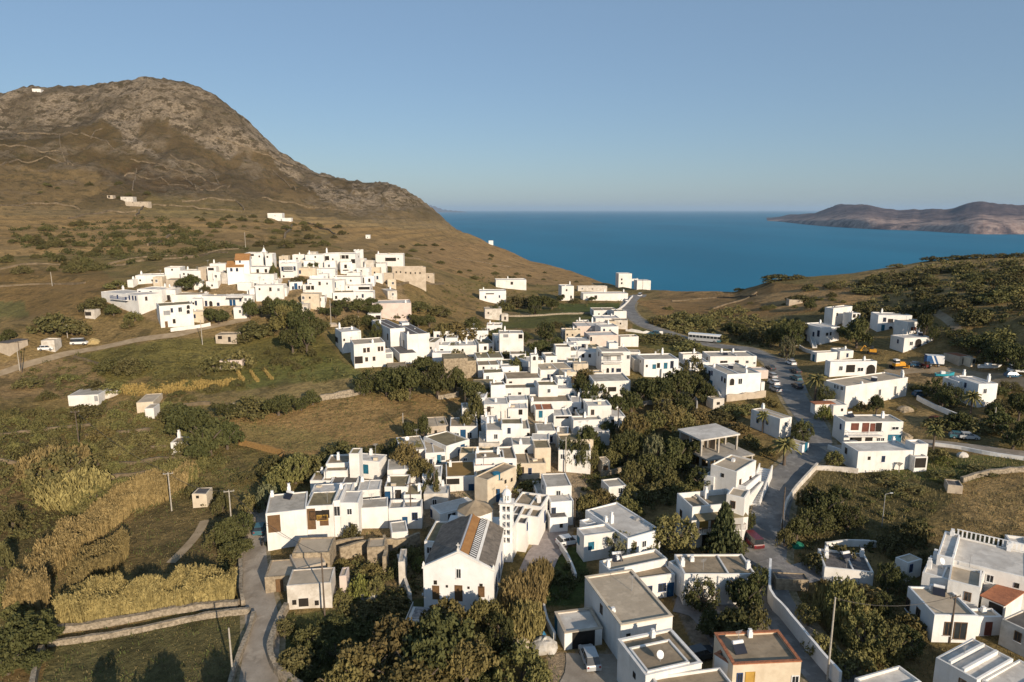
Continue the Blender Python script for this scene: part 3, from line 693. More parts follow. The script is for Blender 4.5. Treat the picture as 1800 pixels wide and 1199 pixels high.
house('narrow white stair annexe left of the terracotta edged house', C_((1425,1000),(1545,1080),(1600,905),'r',5.2), 'tan', 'white', '', (), .3, cop=R_TERRA)
house('white house with blue door facing the paved yard', C_((862,475),(1147,437),(1050,368),'r',3.5), 'tan', 'white', 'n:958,550,1.2,1.3 n:1055,530,1.2,1.3 B:1125,545', (), .2, ref='the white yard house with the blue door')
house('white roof block with dishes behind the yard house', C_((690,415),(1095,330),(1030,255),'r',4.4), 'beige', 'white', '', [(640,400,1.0),(700,300,.6)], .35)
house('wide white house with brown roof behind the yard trees', C_((1212,440),(1715,437),(1600,295),'r',665), 'tan', 'white', '', [(1660,400,1.0),(1180,380,1.0),(1265,345,.7)], .25, ref='the wide brown roofed house')
house('slim white side wing between the two yard houses', C_((1100,345),(1200,420),(1170,310),'r',4.2), 'grey', 'white', '', (), .3)
V_(950, 700, 4.49)
house('long pale blue white roof above the weeping brown tree', C_((690,1110),(950,1040),(358,878),'l',4.6), 'light', 'fresh', '', [(560,985,1.5),(515,975,.8)], .2, ref='the long pale roof')
house('small white front block with blue window below the long pale roof', C_((345,1088),(600,1052),(258,1024),'l',4.4), 'light', 'white', 't:300,1120@L t:400,1165', (), .3)
house('low teal white block behind the left end of the long pale roof', C_((310,965),(370,1000),(300,930),'l',3.4), 'light', 'fresh', '', (), .3)
hY = house('three storey white house with yellow shutters and brown balcony by the street', C_((1200,860),(1612,822),(1003,755),'l',1192), 'tan', 'white',
  'y:1290,985,1.5,2.2 s:1390,975,2.0,2.2 y:1545,960,1.6,2.3 o:1310,1110,1.6,2.4 k:1040,870@L k:1110,910@L w:1480,1110 n:1575,1090', [(1305,790,1.6)], .9, ref='the yellow shuttered house')
house('white stair box on the roof of the yellow shuttered house', C_((1470,760),(1612,790),(1480,690),'l',8.6), 'beige', 'white', '', (), .2)
house('tall white house with shaded blue left wall beside the street bend', C_((1550,580),(1703,492),(1408,490),'l',820), 'beige', 'white', 'k:1575,665 k:1655,640 w:1640,720', [(1520,500,.5)], .25, ref='the tall blue shaded house')
house('white terrace with outside stair going down to the street', C_((1625,700),(1745,600),(1600,610),'l',3.2), 'light', 'fresh', '', (), .5)
house('low white terrace wing between stair and street', C_((1620,800),(1760,660),(1600,720),'l',2.6), 'light', 'white', '', (), .4)
house('small pale roofed shed inside the dark garden', C_((540,705),(680,690),(520,640),'l',2.6), 'grey', 'white', 'w:630,700', (), .15, name='shed', cat='shed')
house('tiny cream hut with door at the garden wall', C_((490,500),(550,495),(430,465),'l',3.0), 'beige', 'cream', 'd:515,530', (), .1, name='hut', cat='hut')
house('blue sided white extension left of the tall street house', C_((1370,625),(1410,600),(1360,615),'l',3.6), 'light', 'fresh', '', (), .2)
# --- right of the street
V_(1300, 700, 3.6)
house('white house on thin posts with shaded blue wall above the palms', C_((257,132),(332,118),(40,76),'l',262), 'beige', 'white', 'n:115,140@L w:175,155@L w:290,165', [(150,50,1.0)], .15, ref='the white house on posts')
house('little white shed with teal door at the road bend', C_((398,300),(440,285),(330,262),'l',368), 'beige', 'fresh', 'T:418,332', (), .12, name='shed', cat='shed', ref='the teal door shed')
hR = house('two storey white house with red shutters and long balcony', C_((670,150),(1038,148),(605,105),'l',300), 'grey', 'white',
  'r:730,180,1.7,1.6 R:797,187,1.5,2.3 r:842,185,1.1,1.9 o:880,182,1.3,2.0 o:735,262,2.6,1.7 o:818,262,1.6,1.6 w:880,262,1.0,1.0 w:903,262,1.0,1.0 T:985,265,3.0,1.8 w:985,190,1.6,.8 n:640,180@L', [(905,125,1.2)], .2, ref='the red shuttered house')
house('long low white house with tree shadow on its blank wall', S_(752,1112,338,478,42+0*5 if False else 6,4), 'light', 'white', '', [(965,275,1.0)], .25, ref='the blank walled white house')
house('small white end block with loggia opening beside the blank wall', S_(1112,1192,372,470,7,4), 'light', 'white', 'o:1145,402,2.2,2.0', (), .2)
house('raised lilac shaded roof box on the low white house', S_(1112,1195,292,5.2,3,4), 'light', 'white', '', (), .4)
house('grey concrete cistern at the edge of the dry field', C_((1320,548),(1415,560),(1430,525),'r',1.6), 'slate', 'beige', '', (), .2, name='cistern', cat='cistern')
# --- bottom right
V_(1350, 900, 4)
house('old white house with blue grey roof beside the reed plot', C_((400,385),(745,425),(395,262),'l',490), 'slate', 'white', '', [(400,262,.8),(410,320,.8),(835,250,1.0)], .3, ref='the blue grey roofed house')
house('large white house with broad pale roof at the right edge', C_((1300,335),(1850,470),(1440,195),'l',5.2), 'light', 'white', '', (), .2, ref='the broad pale roof')
house('white wing with chimney and sloping parapet before the broad roof', C_((1087,420),(1490,538),(1170,312),'l',4.9), 'light', 'white', 'T:1020,480@L n:1425,600,.8,2.0 w:1215,555,1.6,1.2', [(1195,290,1.2),(1090,385,1.2)], .25)
house('raised grey roof bay between white parapets on the right edge', C_((1268,475),(1495,535),(1640,447),'r',5.2), 'beige', 'white', '', (), .35)
house('upper terrace house with blue doors under the white stair rail', C_((1190,300),(1305,330),(1320,152),'r',6.0), 'light', 'fresh', 'T:1115,265@L T:1150,235@L', [(1295,165,.8)], .25)
house('white front house with three windows above the reed plot', C_((1172,722),(1480,735),(930,515),'l',925), 'beige', 'fresh', 'k:985,650,1.0,1.8@L k:1055,720,1.0,1.8@L k:1350,835,1.6,2.4 k:1265,820,1.0,1.9', [(1130,530,.6)], .28, ref='the white house with the kinked front')
house('white side wing with shaded wall behind the lone utility pole', C_((1480,738),(1650,738),(1600,690),'r',905), 'beige', 'fresh', 'r:1548,820,.9,1.9', [(1450,650,.6)], .3)
house('rough white walled house at the right edge below the orange roof', C_((1645,748),(1850,850),(1800,690),'r',3.6), 'dark', 'worn', '', (), .2)
house('small yard shelter with orange tiled roof', C_((1505,592),(1660,657),(1640,492),'l',3.2), 'terra', 'white', 'o:1600,680,1.6,1.9', (), 0, name='shelter', cat='shelter')
house('flat grey roofs with white dividing ridges in the bottom right corner', C_((1470,1180),(1725,1035),(1130,1045),'l',4.4), 'light', 'white', '', (), .25, ref='the corner house with dividing ridges')
house('low pale roof beyond the ridged corner house', C_((1700,1290),(1960,1130),(1490,1190),'l',4.0), 'light', 'white', '', (), .25)
house('pale roofed block cut by the bottom edge beside the lane wall', C_((760,1290),(1080,1190),(645,1160),'l',3.6), 'light', 'white', '', (), .3)
house('little white hut beside the blue doors', C_((985,362),(1085,330),(1050,292),'r',3.0), 'beige', 'white', 'n:1005,395', (), .1, name='hut', cat='hut')
house('white cube with teal awning cut by the right edge', C_((1708,215),(1850,235),(1760,170),'r',3.2), 'light', 'white', 'T:1770,160,1.6,2.0', (), .4)
house('stone walled yard block behind the lane wall', C_((60,470),(290,480),(150,430),'r',1.8), 'slate', 'stone', '', (), .15, name='yard_shed', cat='shed')
# --- left foreground white row
V_(450, 830, 6)
hL = house('big white house with brown shuttered window at the left road', C_((100,440),(528,396),(160,240),'l',862), 'grey', 'white', 's:192,543,1.9,2.9', [(360,190,1.6),(165,240,.8)], .12, ref='the big white roadside house')
house('white balcony house with brown awning and ochre opening', S_(528,812,362,742,6,6), 'olive', 'white', 's:560,495,1.3,3.6 o:650,455,2.6,1.6 y:700,480,1.8,1.0 s:720,520,1.4,1.4 o:735,440,1.2,1.4', (), .2, ref='the awning house')
house('narrow recessed white bay with tall dark arch', S_(812,886,300,700,7,4), 'light', 'white', 'w:855,410,1.1,1.8 a:850,620,1.5,4.2', [(715,180,.8)], .2)
house('blank white house with buttress and rounded corner', S_(886,1078,326,690,5,4), 'light', 'white', '', (), .15)
house('white house with planted terrace above the stone ruins', S_(1078,1392,385,600,4,10), 'grey', 'white', '', (), .1, ref='the planted terrace house')
house('white upper room with grey cloth awning over the terrace', S_(1068,1305,195,375,5,6), 'light', 'white', 'y:1190,300,2.2,1.2 n:1330,290', [(1110,80,.8)], .15)
house('pale roofed back range behind the big white houses', S_(560,1000,250,5.5,5,6), 'light', 'white', '', (), .12)
house('small white house with blue door and dark window', S_(1355,1600,160,350,6,3), 'olive', 'white', 'B:1390,250,1.0,2.6 o:1500,230,1.1,1.6', [(1290,110,1.0)], .25, ref='the small blue door house')
house('white cube with one framed window near the bell tower square', S_(1558,1742,240,420,5,4), 'olive', 'white', 'w:1640,297', [(1725,200,1.2)], .25)
house('white lower front with navy door and grey stair', S_(1395,1745,380,600,3.5,4), 'grey', 'white', 'B:1570,470,.9,2.2 n:1675,465,1.0,1.4', (), .5)
house('low white wedge annexe on the ruined garden terrace', S_(1430,1605,640,715,4,14), 'grey', 'white', '', (), .12)
house('worn stone store with beige roof below the big roadside house', C_((90,1110),(395,1085),(140,930),'l',2.6), 'beige', 'stone', 'd:245,1160,1.0,2.0', (), .1, name='stone_store', cat='stone house', ref='the stone store')
house('beige block with bright sloping side in the stone row', C_((430,1030),(735,955),(432,850),'l',3.0), 'beige', 'beige', '', (), .12, name='stone_house', cat='stone house')
house('flat stone roof terrace directly below the big white houses', S_(380,775,860,3.4,5,4), 'beige', 'stone', '', (), .12, name='stone_house', cat='stone house')
V_(450, 900, 4)
hP = house('old dovecote house with pattern of triangular niches by the road', C_((215,518),(528,497),(245,405),'l',718), 'beige', 'worn', 'o:335,635,1.3,1.2 v:428,638 v:270,635', (), .1, name='dovecote_house', cat='stone house', ref='the dovecote house')
house('ruined stone garden walls with standing piers', S_(780,905,250,330,3,6), 'beige', 'stone', '', (), .1, name='stone_ruin', cat='ruin')
house('small pinkish garden store among the ruins', S_(585,635,452,500,2.5,4), 'beige', 'pink', '', (), .1, name='garden_store', cat='shed')
house('grey stone store at the left of the church steps', S_(1000,1045,350,4.0,4,4), 'grey', 'worn', '', (), .1, name='garden_store', cat='shed')
# --- around the church
V_(700, 820, 6)
house('white hall with skylight frames on its grey roof behind the church', C_((440,500),(835,398),(300,425),'l',655), 'light', 'white', 'w:565,595,1.7,1.7 n:335,550,.7,1.5@L', (), .06, ref='the skylight roofed hall')
house('low white sacristy with olive roof against the church', S_(275,620,790,5.2,7,-8), 'olive', 'white', '', (), .2)
house('white chancel range with dark roof behind the bell tower', S_(1100,1225,610,5.4,8,-14), 'dark', 'white', '', (), .2)
house('white range with brown roof right of the bell tower', S_(1190,1345,590,4.9,6,-14), 'dark', 'white', 'v:1230,780@R v:1290,710@R n:1360,620@R', (), .25)
house('white range with deep parapet on the alley', S_(1200,1480,500,5.0,5,-16), 'tan', 'white', 'n:1440,610,.9,2.0@R n:1570,480,.9,2.0@R', (), .3)
house('white range farthest along the church alley', S_(1215,1510,385,5.2,5,-18), 'tan', 'white', 'n:1580,470,.9,2.0@R', [(1485,380,1.2)], .3)
house('blue shaded white house with three navy doors on the square', S_(1610,1850,375,655,7,8), 'light', 'fresh', 'n:1595,630,.9,2.2 B:1725,620,1.0,2.4 n:1575,500,.8,2.2', (), .15, ref='the square house with navy doors')
house('low dark roofed porch on the square', S_(1600,1790,545,665,3,8), 'slate', 'fresh', '', (), .06)
house('pair of grey roofed white ranges beyond the alley', S_(1470,1810,310,395,7,6), 'grey', 'white', '', [(1555,150,1.0)], .1, ref='the grey roofed alley range')
house('upper grey roof of the alley range', S_(1560,1830,215,5.8,6,6), 'grey', 'white', '', (), .1)
V_(700, 700, 6)
house('ochre roofed white house with scalloped porch', S_(505,820,832,1010,8,6), 'ochre', 'white', 'b:772,990,1.1,1.3 o:540,880,2.4,1.1', [(550,720,1.0)], .12, ref='the ochre roofed house')
house('sand coloured house with blue shutter and blue door', S_(825,1110,880,1098,6,4), 'olive', 'cream', 'b:866,985,1.8,1.3 B:1045,1055,1.0,2.5 v:1030,985', (), .15, ref='the sand coloured house')
house('long brown roof running diagonally behind the sand coloured house', C_((940,868),(1245,715),(945,760),'l',5.2), 'tan', 'cream', 'v:1130,880 v:1195,860', (), .15)
house('blank cream walled house with sunken brown roof', S_(1245,1560,690,862,9,4), 'tan', 'cream', '', (), .25, ref='the blank cream house')
house('brown sunken roof terrace beside the blank cream house', S_(1080,1250,640,5.0,7,6), 'tan', 'white', '', (), .3)
house('white parapeted roof with brown floor and chimney', S_(815,1120,635,5.2,4.5,4), 'tan', 'white', '', [(1055,590,1.2),(835,540,1.0)], .4)
house('dark red roofed white house in the dense quarter', S_(800,1020,712,4.4,4,4), 'terra', 'white', '', (), .3)
house('grey roofed worn house with ruined gable end', S_(850,1070,475,560,8,2), 'grey', 'worn', '', [(930,370,1.2)], .1)
house('broad white house with long parapet wall', S_(1090,1390,325,420,7,3), 'beige', 'white', 'v:1385,380', (), .3)
house('small white upper room with brown roof', S_(1090,1315,270,5.8,4,3), 'olive', 'white', '', (), .2)
house('plain white house with low grey roof in the middle of the quarter', S_(1205,1435,492,4.2,5,4), 'grey', 'white', '', [(1295,510,.9)], .15)
house('olive roofed corner house above the alley arch', S_(1440,1610,530,5.0,5,4), 'olive', 'cream', '', (), .1)
house('white house with two small windows beside the alley', S_(1465,1662,348,475,6,3), 'grey', 'white', 'v:1515,418 n:1610,432,.8,1.4', (), .1)
house('blue shaded white house bridging the alley', S_(1662,1790,385,520,6,-6), 'beige', 'fresh', 'n:1728,460,1.0,1.3', [(1665,350,.9)], .15)
house('white house with big beige roof at the edge of the trees', S_(285,500,580,700,10,10), 'beige', 'white', 'n:345,700 t:433,640,.9,1.8 w:480,630', (), .12, ref='the big beige roof')
house('white house with blue window row facing the lane', S_(505,752,505,660,8,42), 'olive', 'white', 'b:650,620,.9,1.3 B:680,620,1.1,2.1 b:712,590,.8,1.5', (), .2)
house('left end of the big beige roof with dish and worn wall', S_(30,300,560,640,9,16), 'beige', 'white', '', (), .12)
house('old beige house with blank plaster front at the quarter edge', S_(305,530,300,432,7,12), 'beige', 'beige', '', (), .12, ref='the blank beige house')
house('white house with blue door between two grey windows', S_(545,838,300,445,7,4), 'tan', 'white', 'w:618,400,1.1,1.5 B:685,410,1.2,2.1 w:752,397,1.1,1.5', (), .3, ref='the blue door house')
house('white infill house with chimney behind the worn gable', S_(930,1100,340,5.0,6,4), 'grey', 'white', '', [(945,255,1.2),(990,250,1.0)], .15)
V_(450, 700, 6)
house('white two storey house with paired teal shutters', C_((975,645),(1300,668),(1500,600),'r',832), 'light', 'white', 'k:1045,728,.9,1.2 t:1127,745,.9,1.9 t:1163,748,.9,1.9 t:1420,715,1.0,2.4@R n:1450,700,1.0,2.2@R', [(1260,555,1.0)], .15, ref='the teal shuttered house')
house('white box room on the roof of the teal shuttered house', S_(980,1085,585,7.2,3,0), 'olive', 'white', '', (), .1)
house('upper brown roofed step house left of the teal shutters', S_(735,980,690,3.9,5,4), 'tan', 'white', '', [(870,650,1.2)], .3)
house('middle brown roofed step house left of the teal shutters', S_(715,965,772,3.6,5,4), 'tan', 'white', '', (), .3)
house('lowest brown roofed step house with shaded front', S_(570,800,872,970,5,4), 'tan', 'white', '', (), .3)
house('grey roofed cottage with two arched dark doors', S_(785,1065,902,952,5,4), 'dark', 'white', 'a:902,925,1.0,1.7 a:967,925,1.0,1.7', (), .1)
# --- middle of the village
V_(800, 560, 6)
house('white house with slanted chimney behind the field trees', S_(250,410,268,335,8,12), 'olive', 'white', 'v:318,312,.9,1.2 v:380,305', [(275,240,1.2)], .1)
house('tall white block with small dark window above the orchard', S_(430,612,200,342,8,10), 'light', 'white', '', (), .15, ref='the tall white block')
house('white roof room with dark opening on the tall block', S_(468,722,158,7.6,6,4), 'grey', 'white', 'o:690,188,1.2,1.3 g:535,178,1.6,1.0', (), .2)
house('long low house with olive roof and pale front', S_(225,512,420,470,9,8), 'olive', 'white', '', (), .1)
house('white cottage with one window beside the stone mansion', S_(240,468,492,632,6,8), 'tan', 'white', 'v:357,567,.8,1.2 v:300,520', (), .15)
house('plain white cottage with brown roof beside its twin', S_(478,642,485,582,7,8), 'olive', 'white', '', [(475,480,.8)], .15)
house('white house with three grey windows in a row', S_(650,832,455,585,7,6), 'light', 'white', 'g:690,533 g:735,533 g:780,535', (), .15, ref='the three window house')
house('white lookout box with a single round topped opening', S_(798,876,385,7.5,3,4), 'light', 'white', 'a:836,418,.9,1.2', [(895,360,1.4)], .2)
house('white house at the end of the row with brown top', S_(832,935,440,560,6,4), 'tan', 'white', 'v:850,510', (), .3)
hG = house('white school like house with row of blue windows', S_(900,1238,545,662,9,10), 'beige', 'white', 'n:985,612 n:1018,610 n:1068,607 n:1103,605 n:1150,600 n:1187,597', (), .1, ref='the blue window row house')
house('white house with four shuttered windows', S_(1095,1292,342,472,7,4), 'tan', 'white', 'g:1140,410 g:1175,410 g:1213,410 g:1248,410', (), .2, ref='the four shutter house')
house('low brown roof behind the four shutter house', S_(1062,1220,300,5.2,5,4), 'tan', 'white', '', (), .3)
house('white house with two dark windows below the pink wall', S_(1222,1422,238,342,7,6), 'light', 'white', 'n:1255,285,1.0,1.6 n:1350,288,1.0,1.3', (), .15)
house('blue shaded white wall with two small windows', S_(1290,1538,345,482,6,-14), 'light', 'fresh', 'v:1350,392,.8,1.1 v:1420,392,.8,1.1', (), .1)
house('pale pinkish blank walled house', S_(1285,1642,80,182,9,6), 'light', 'pink', '', [(1402,10,1.6)], .2, ref='the pinkish house')
house('white house with arched belfry gable and pink wall', S_(1420,1722,182,322,8,8), 'light', 'pink', 'a:1405,180,.8,1.6', (), .3)
hW = house('two storey white house with grey shutters and balcony', S_(1545,1850,352,595,8,4), 'grey', 'white', 'g:1590,415,1.5,1.7 g:1620,415,1.3,1.7 g:1728,415,1.2,1.7 w:1825,405,1.0,1.3 a:1610,545,.9,1.5 n:1662,545 n:1725,545,1.4,1.1', [(1740,260,.8)], .15, ref='the balcony house')
house('white roof room on the balcony house', S_(1625,1722,262,8.2,4,4), 'light', 'white', '', (), .2)
house('white house with wide dark window among the dark trees', S_(1465,1850,662,842,9,4), 'grey', 'white', 'o:1655,745,2.2,1.2', (), .2, ref='the wide window house')
house('white house with brown gable roof seen end on', S_(542,906,637,742,8,6), 'tan', 'white', '', (), .1)
house('small stone outhouse at the dark alley', S_(200,436,692,752,5,6), 'olive', 'stone', 'v:395,705', (), .1, name='stone_outhouse', cat='stone house')
house('white terrace house with two sunken brown roof panels', S_(530,865,738,812,5,6), 'tan', 'white', '', (), .35)
house('white terrace house with teal door at its right end', S_(930,1282,742,812,5,4), 'light', 'white', 'T:1232,785,1.0,1.9', (), .3)
house('jumbled white roof with leaning slabs in the centre', S_(880,1085,705,5.0,5,6), 'olive', 'white', '', [(1000,640,1.0)], .3)
house('long white range with brown parapet strips', S_(800,1232,880,965,7,3), 'tan', 'white', '', [(760,880,1.0)], .35)
house('blue shaded white end block with one dark window', S_(1218,1332,885,1000,6,-5), 'light', 'fresh', 'v:1267,957,1.0,1.1', [(1305,830,1.0)], .15)
house('pale roofed white cube left of the long range', S_(572,768,862,935,5,4), 'light', 'white', '', (), .15)
house('blank white house with smooth grey roof and tall plain front', S_(305,558,905,1062,6,3), 'light', 'white', '', [(430,880,.9)], .08, ref='the blank white house')
house('white house with stacked dark windows at the lamp post', S_(558,768,950,1042,5,3), 'light', 'white', 'v:690,945,.9,1.2 v:690,987,.9,1.2', [(565,930,.8)], .15)
house('white house with orange rimmed roof and blue window', S_(848,1042,962,1092,6,3), 'terra', 'white', 't:903,1007,.9,1.7', (), .1, ref='the orange rimmed house')
house('white balcony house beside the orange rim', S_(1042,1232,1022,1112,6,3), 'light', 'white', 'o:1130,1010,3,.5', (), .3)
house('low white house with brown roof panel and door', S_(1320,1532,1045,1160,7,5), 'olive', 'white', 'd:1465,1137,.8,1.6', (), .1)
house('right wing of the low white house with pale roof', S_(1535,1800,1040,1150,7,5), 'light', 'white', '', [(1690,920,1.0),(1300,1010,.8)], .15)
house('narrow blue shaded house beside the tall pole', S_(190,307,830,1002,5,-8), 'light', 'fresh', '', (), .1)
house('white upper house with a round chimney behind the low white house', S_(1400,1650,925,5.4,5,5), 'light', 'white', '', (), .25)
V_(800, 450, 4.49)
house('white house with terrace behind the rows of cars', S_(1110,1300,492,550,8,4), 'light', 'white', '', (), .25)
house('topmost white house of the street row with brown wall top', S_(1095,1285,430,482,9,4), 'tan', 'white', '', (), .2)
house('low white house with dark terrace right of the balcony house', S_(1150,1290,560,5.0,7,10), 'light', 'white', '', (), .2)
V_(1100, 560, 6)
house('white house with teal shutters and outside stair', S_(195,558,432,625,8,6), 'grey', 'fresh', 't:300,507,1.1,1.4 v:345,495,.9,1.5 t:420,497,1.1,1.8 n:487,485,1.0,2.2 v:222,500,.6,.7', [(378,375,1.6)], .3, ref='the teal stair house')
house('grey shaded wing left of the teal stair house', S_(90,200,430,560,8,4), 'grey', 'worn', 'v:165,490', (), .15)
house('white terrace block right of the teal stair house', S_(380,605,532,622,4,6), 'light', 'fresh', '', (), .4)
house('long white house with four small windows behind the arched house', S_(892,1382,400,517,8,2), 'grey', 'white', 'v:1013,460,1.0,.9 v:1052,460,1.2,.9 v:1170,455,1.3,.8 w:1280,457,1.0,1.0 w:1356,468,.8,.8', [(1070,320,1.0),(1000,350,1.0)], .3, ref='the long four window house')
hA = house('white house with arched window and blank sunlit end wall', S_(1070,1428,592,848,815,12), 'grey', 'fresh', 'a:1120,667,1.4,1.9 w:1207,662,1.2,1.6 n:885,575,1.3,1.4@L n:910,575@L t:895,690,2.0,2.2@L n:1015,635@L k:1045,655@L', [(1270,580,1.0),(930,515,.8),(1330,520,.6)], .25, ref='the arched window house')
house('narrow lower strip at the street side of the arched window house', S_(1430,1467,672,825,8,12), 'light', 'white', '', (), .1)
house('low white block with stepped parapet beside the orchard', S_(678,885,462,515,6,4), 'light', 'fresh', '', (), .3)
house('small stone and white pump house below the arched window house', S_(925,1040,852,955,850,18), 'beige', 'worn', 'v:975,895,.9,.7', (), .15, name='pump_house', cat='shed')
house('pinkish garden room at the street corner', S_(1370,1505,545,612,4,6), 'light', 'pink', '', (), .15)
# --- right village
V_(1350, 500, 4)
house('tall white house with side loggia behind the round tree', S_(460,592,168,310,400,30), 'light', 'white', 'v:485,210,.8,1.1 v:550,210,.8,1.1', (), .2, ref='the tall loggia house')
house('white loggia porch with two openings on the tall house', S_(592,650,205,5.6,4,20), 'light', 'white', 'o:607,212,1.3,1.3 o:635,212,1.0,1.2', (), .15)
house('white house with outside stair and balconies beside the road trees', S_(372,507,305,432,235,14), 'light', 'fresh', 'v:415,350,.9,1.0 v:440,347,.7,1.2 n:355,345,1.2,2.2@L n:320,350,.9,1.6@L o:260,400,1.6,2.2@L t:262,300,1.0,1.0@L', [(388,270,1.0)], .25, ref='the stair and balcony house')
house('blue tinged white house with shutters and arched window up right', S_(778,1015,215,340,7,-8), 'light', 'fresh', 'k:862,255,1.7,1.3 k:938,258,1.7,1.3 n:820,248,1.0,1.5 a:862,308,1.3,1.0 o:933,322,2.0,2.0 T:808,305', (), .2, ref='the blue tinged house')
house('white tower block with red shutters', S_(985,1117,266,372,6,12), 'grey', 'white', 'r:1013,312,.9,1.2 r:1033,312,.9,1.2 v:1080,310,.6,.7', [(1105,255,1.0)], .2, ref='the red shutter tower')
house('white house with large arched loggia at the hill foot', S_(960,1157,378,492,862,10), 'light', 'white', 'w:1007,415,1.2,1.3 a:1055,420,2.4,2.8 w:1115,430,.9,1.4', [(1080,345,1.0)], .15, ref='the arched loggia house')
house('low white house with flat tan roof above the parked cars', S_(345,508,482,552,302,10), 'beige', 'white', 'T:322,505@L', (), .25, ref='the low tan roofed house')
house('white back block of the low tan roofed house', S_(508,602,470,520,5,8), 'light', 'white', '', [(560,455,.8)], .2)
house('white villa with big blue shaded arch', S_(440,767,545,655,403,4), 'grey', 'fresh', 'a:722,598,2.8,3.0 w:650,598,1.8,1.2 o:580,592,2.6,2.2 w:512,590,1.2,1.4', [(612,510,1.0)], .25, ref='the big arch villa')
house('largest white house with long blank sunlit wall', C_((548,715),(985,655),(445,665),'l',890), 'beige', 'white', 'w:785,760,1.0,1.8 w:893,748,.9,2.6 w:475,708@L w:490,713@L w:520,728@L', [(970,650,1.6),(945,655,1.4),(705,715,.6)], .25, ref='the long blank white wall')
house('low white apron wall of the largest white house', S_(462,560,850,905,5,4), 'light', 'white', '', (), .1)
house('low terracotta roofed store beside the road', S_(332,468,843,885,300,6), 'terra', 'white', '', (), 0, name='store_shed', cat='shed')
house('white house with palm at its corner', S_(1340,1440,682,832,1228,10), 'light', 'white', 'w:1385,830,1.0,1.6', [(1408,665,2.0)], .2, ref='the palm corner house')
house('white wing with slim chimney right of the palm', S_(1483,1617,702,872,8,6), 'light', 'fresh', 'w:1525,750,1.0,1.3', [(1560,685,1.6)], .15)
house('recessed white middle bay between two palm house wings', S_(1438,1486,690,850,7,8), 'light', 'fresh', '', (), .15)
house('rusty roofed shed in the machinery yard', S_(1350,1440,510,556,6,10), 'terra', 'beige', 'o:1385,540,1.8,1.6', (), .06, name='shed', cat='shed')
house('small sunlit store end beside the rusty roofed shed', S_(1428,1462,520,555,3,10), 'beige', 'cream', 'o:1448,535,.8,1.3', (), .06, name='shed', cat='shed')
house('ruined stone barn alone on the hill pasture', S_(150,245,108,140,4,-4), 'beige', 'beige', '', (), .1, name='stone_barn', cat='barn', ref='the lone hill barn')
# --- the saddle
V_(800, 450, 4.49)
house('tall white hotel tower above the sea', S_(1292,1396,140,250,9,6), 'light', 'white', 'v:1315,185,1.2,1.4 v:1315,215,1.2,1.4', (), .15, ref='the hotel tower', name='hotel_block', cat='hotel')
house('middle white hotel link between the two blocks', S_(1390,1440,182,250,8,6), 'light', 'white', '', [(1437,172,1.4)], .1, name='hotel_block', cat='hotel')
house('low white hotel end block above the sea', S_(1437,1545,195,268,8,6), 'light', 'white', '', [(1440,195,1.4)], .1, name='hotel_block', cat='hotel')
house('two storey white house left of the far long house', S_(842,938,238,357,8,8), 'light', 'white', 'v:880,270,.8,1.0 v:860,320,.8,1.2 v:915,325,.9,1.6', [(935,215,1.4)], .15, ref='the far two storey house')
house('long low white house beside the far road', S_(1012,1365,298,352,8,4), 'light', 'white', 'v:1040,325 v:1075,325 o:1110,325,1.4,1.8', [(1170,280,1.2),(1330,285,1.2)], .2, ref='the far long house')
house('ruined stone wall house behind the far long house', S_(970,1200,240,255,4,4), 'beige', 'worn', '', (), .1)
house('white flat house on the slope above the trees', S_(322,562,190,250,8,6), 'light', 'white', 'o:448,215,1.4,1.6', [(405,170,1.2)], .2, ref='the slope house')
house('white house with long dark terrace among olive trees', S_(192,402,278,345,8,4), 'light', 'fresh', 'n:240,325 o:275,298,4,.5 n:350,320', [(222,258,1.0)], .2, ref='the olive tree house')
house('blank cream stone house at the green field', S_(235,368,418,500,6,6), 'beige', 'worn', 'v:262,450', (), .15, ref='the cream field house')
house('broken sloping end wall of the cream stone house', S_(366,420,462,502,4,6), 'beige', 'worn', '', (), .1)
V_(500, 250, 3)
house('white house with pinkish pergola wall above the long houses', S_(462,668,852,918,9,12), 'light', 'pink', 'v:490,880,.9,1.3', [(640,850,.8)], .15, ref='the pergola house')
house('low white garage left of the pergola house', S_(438,508,905,932,4,8), 'light', 'white', 'o:500,925,1.6,1.5', (), .1)
house('white house with arcade alone right of the round tower', S_(480,625,592,630,8,4), 'light', 'white', 'o:560,618,5,1.6 v:600,615', [(480,580,1.0)], .2, ref='the arcade house')
house('small white cube in front of the arcade house', S_(500,527,612,645,3,4), 'light', 'white', '', (), .15)
house('roofless stone mansion with empty windows on the slope', S_(568,745,662,4.4,6,14), 'beige', 'beige', 'v:590,685 v:612,685 v:640,688 v:665,690 v:690,690 v:715,690', (), .9, name='ruined_mansion', cat='ruin', ref='the ruined mansion')
house('crumbled stone byre right of the ruined mansion', S_(735,790,695,728,5,6), 'beige', 'beige', 'v:760,712', (), .5, name='stone_byre', cat='ruin')
house('long low broken stone wing left of the ruined mansion', S_(505,572,693,712,4,4), 'beige', 'beige', '', (), .4, name='stone_byre', cat='ruin')
house('tiny white chapel on the brown slope', S_(428,450,490,508,5,4), 'white', 'white', 'v:438,502', (), 0, name='chapel', cat='chapel')
V_(0, 100, 3)
house('white farmhouse low on the mountainside', S_(1410,1486,824,850,9,4), 'light', 'white', 'v:1450,838', (), .2, name='farmhouse', cat='house', ref='the mountainside farmhouse')
house('long white farm wing beside the mountainside farmhouse', S_(1486,1535,850,862,6,4), 'light', 'white', '', (), .2, name='farmhouse', cat='house')
house('small white shelter above the farm ruins on the mountain', S_(564,594,730,742,5,4), 'light', 'beige', 'o:575,735', (), .2, name='farmhouse', cat='barn')
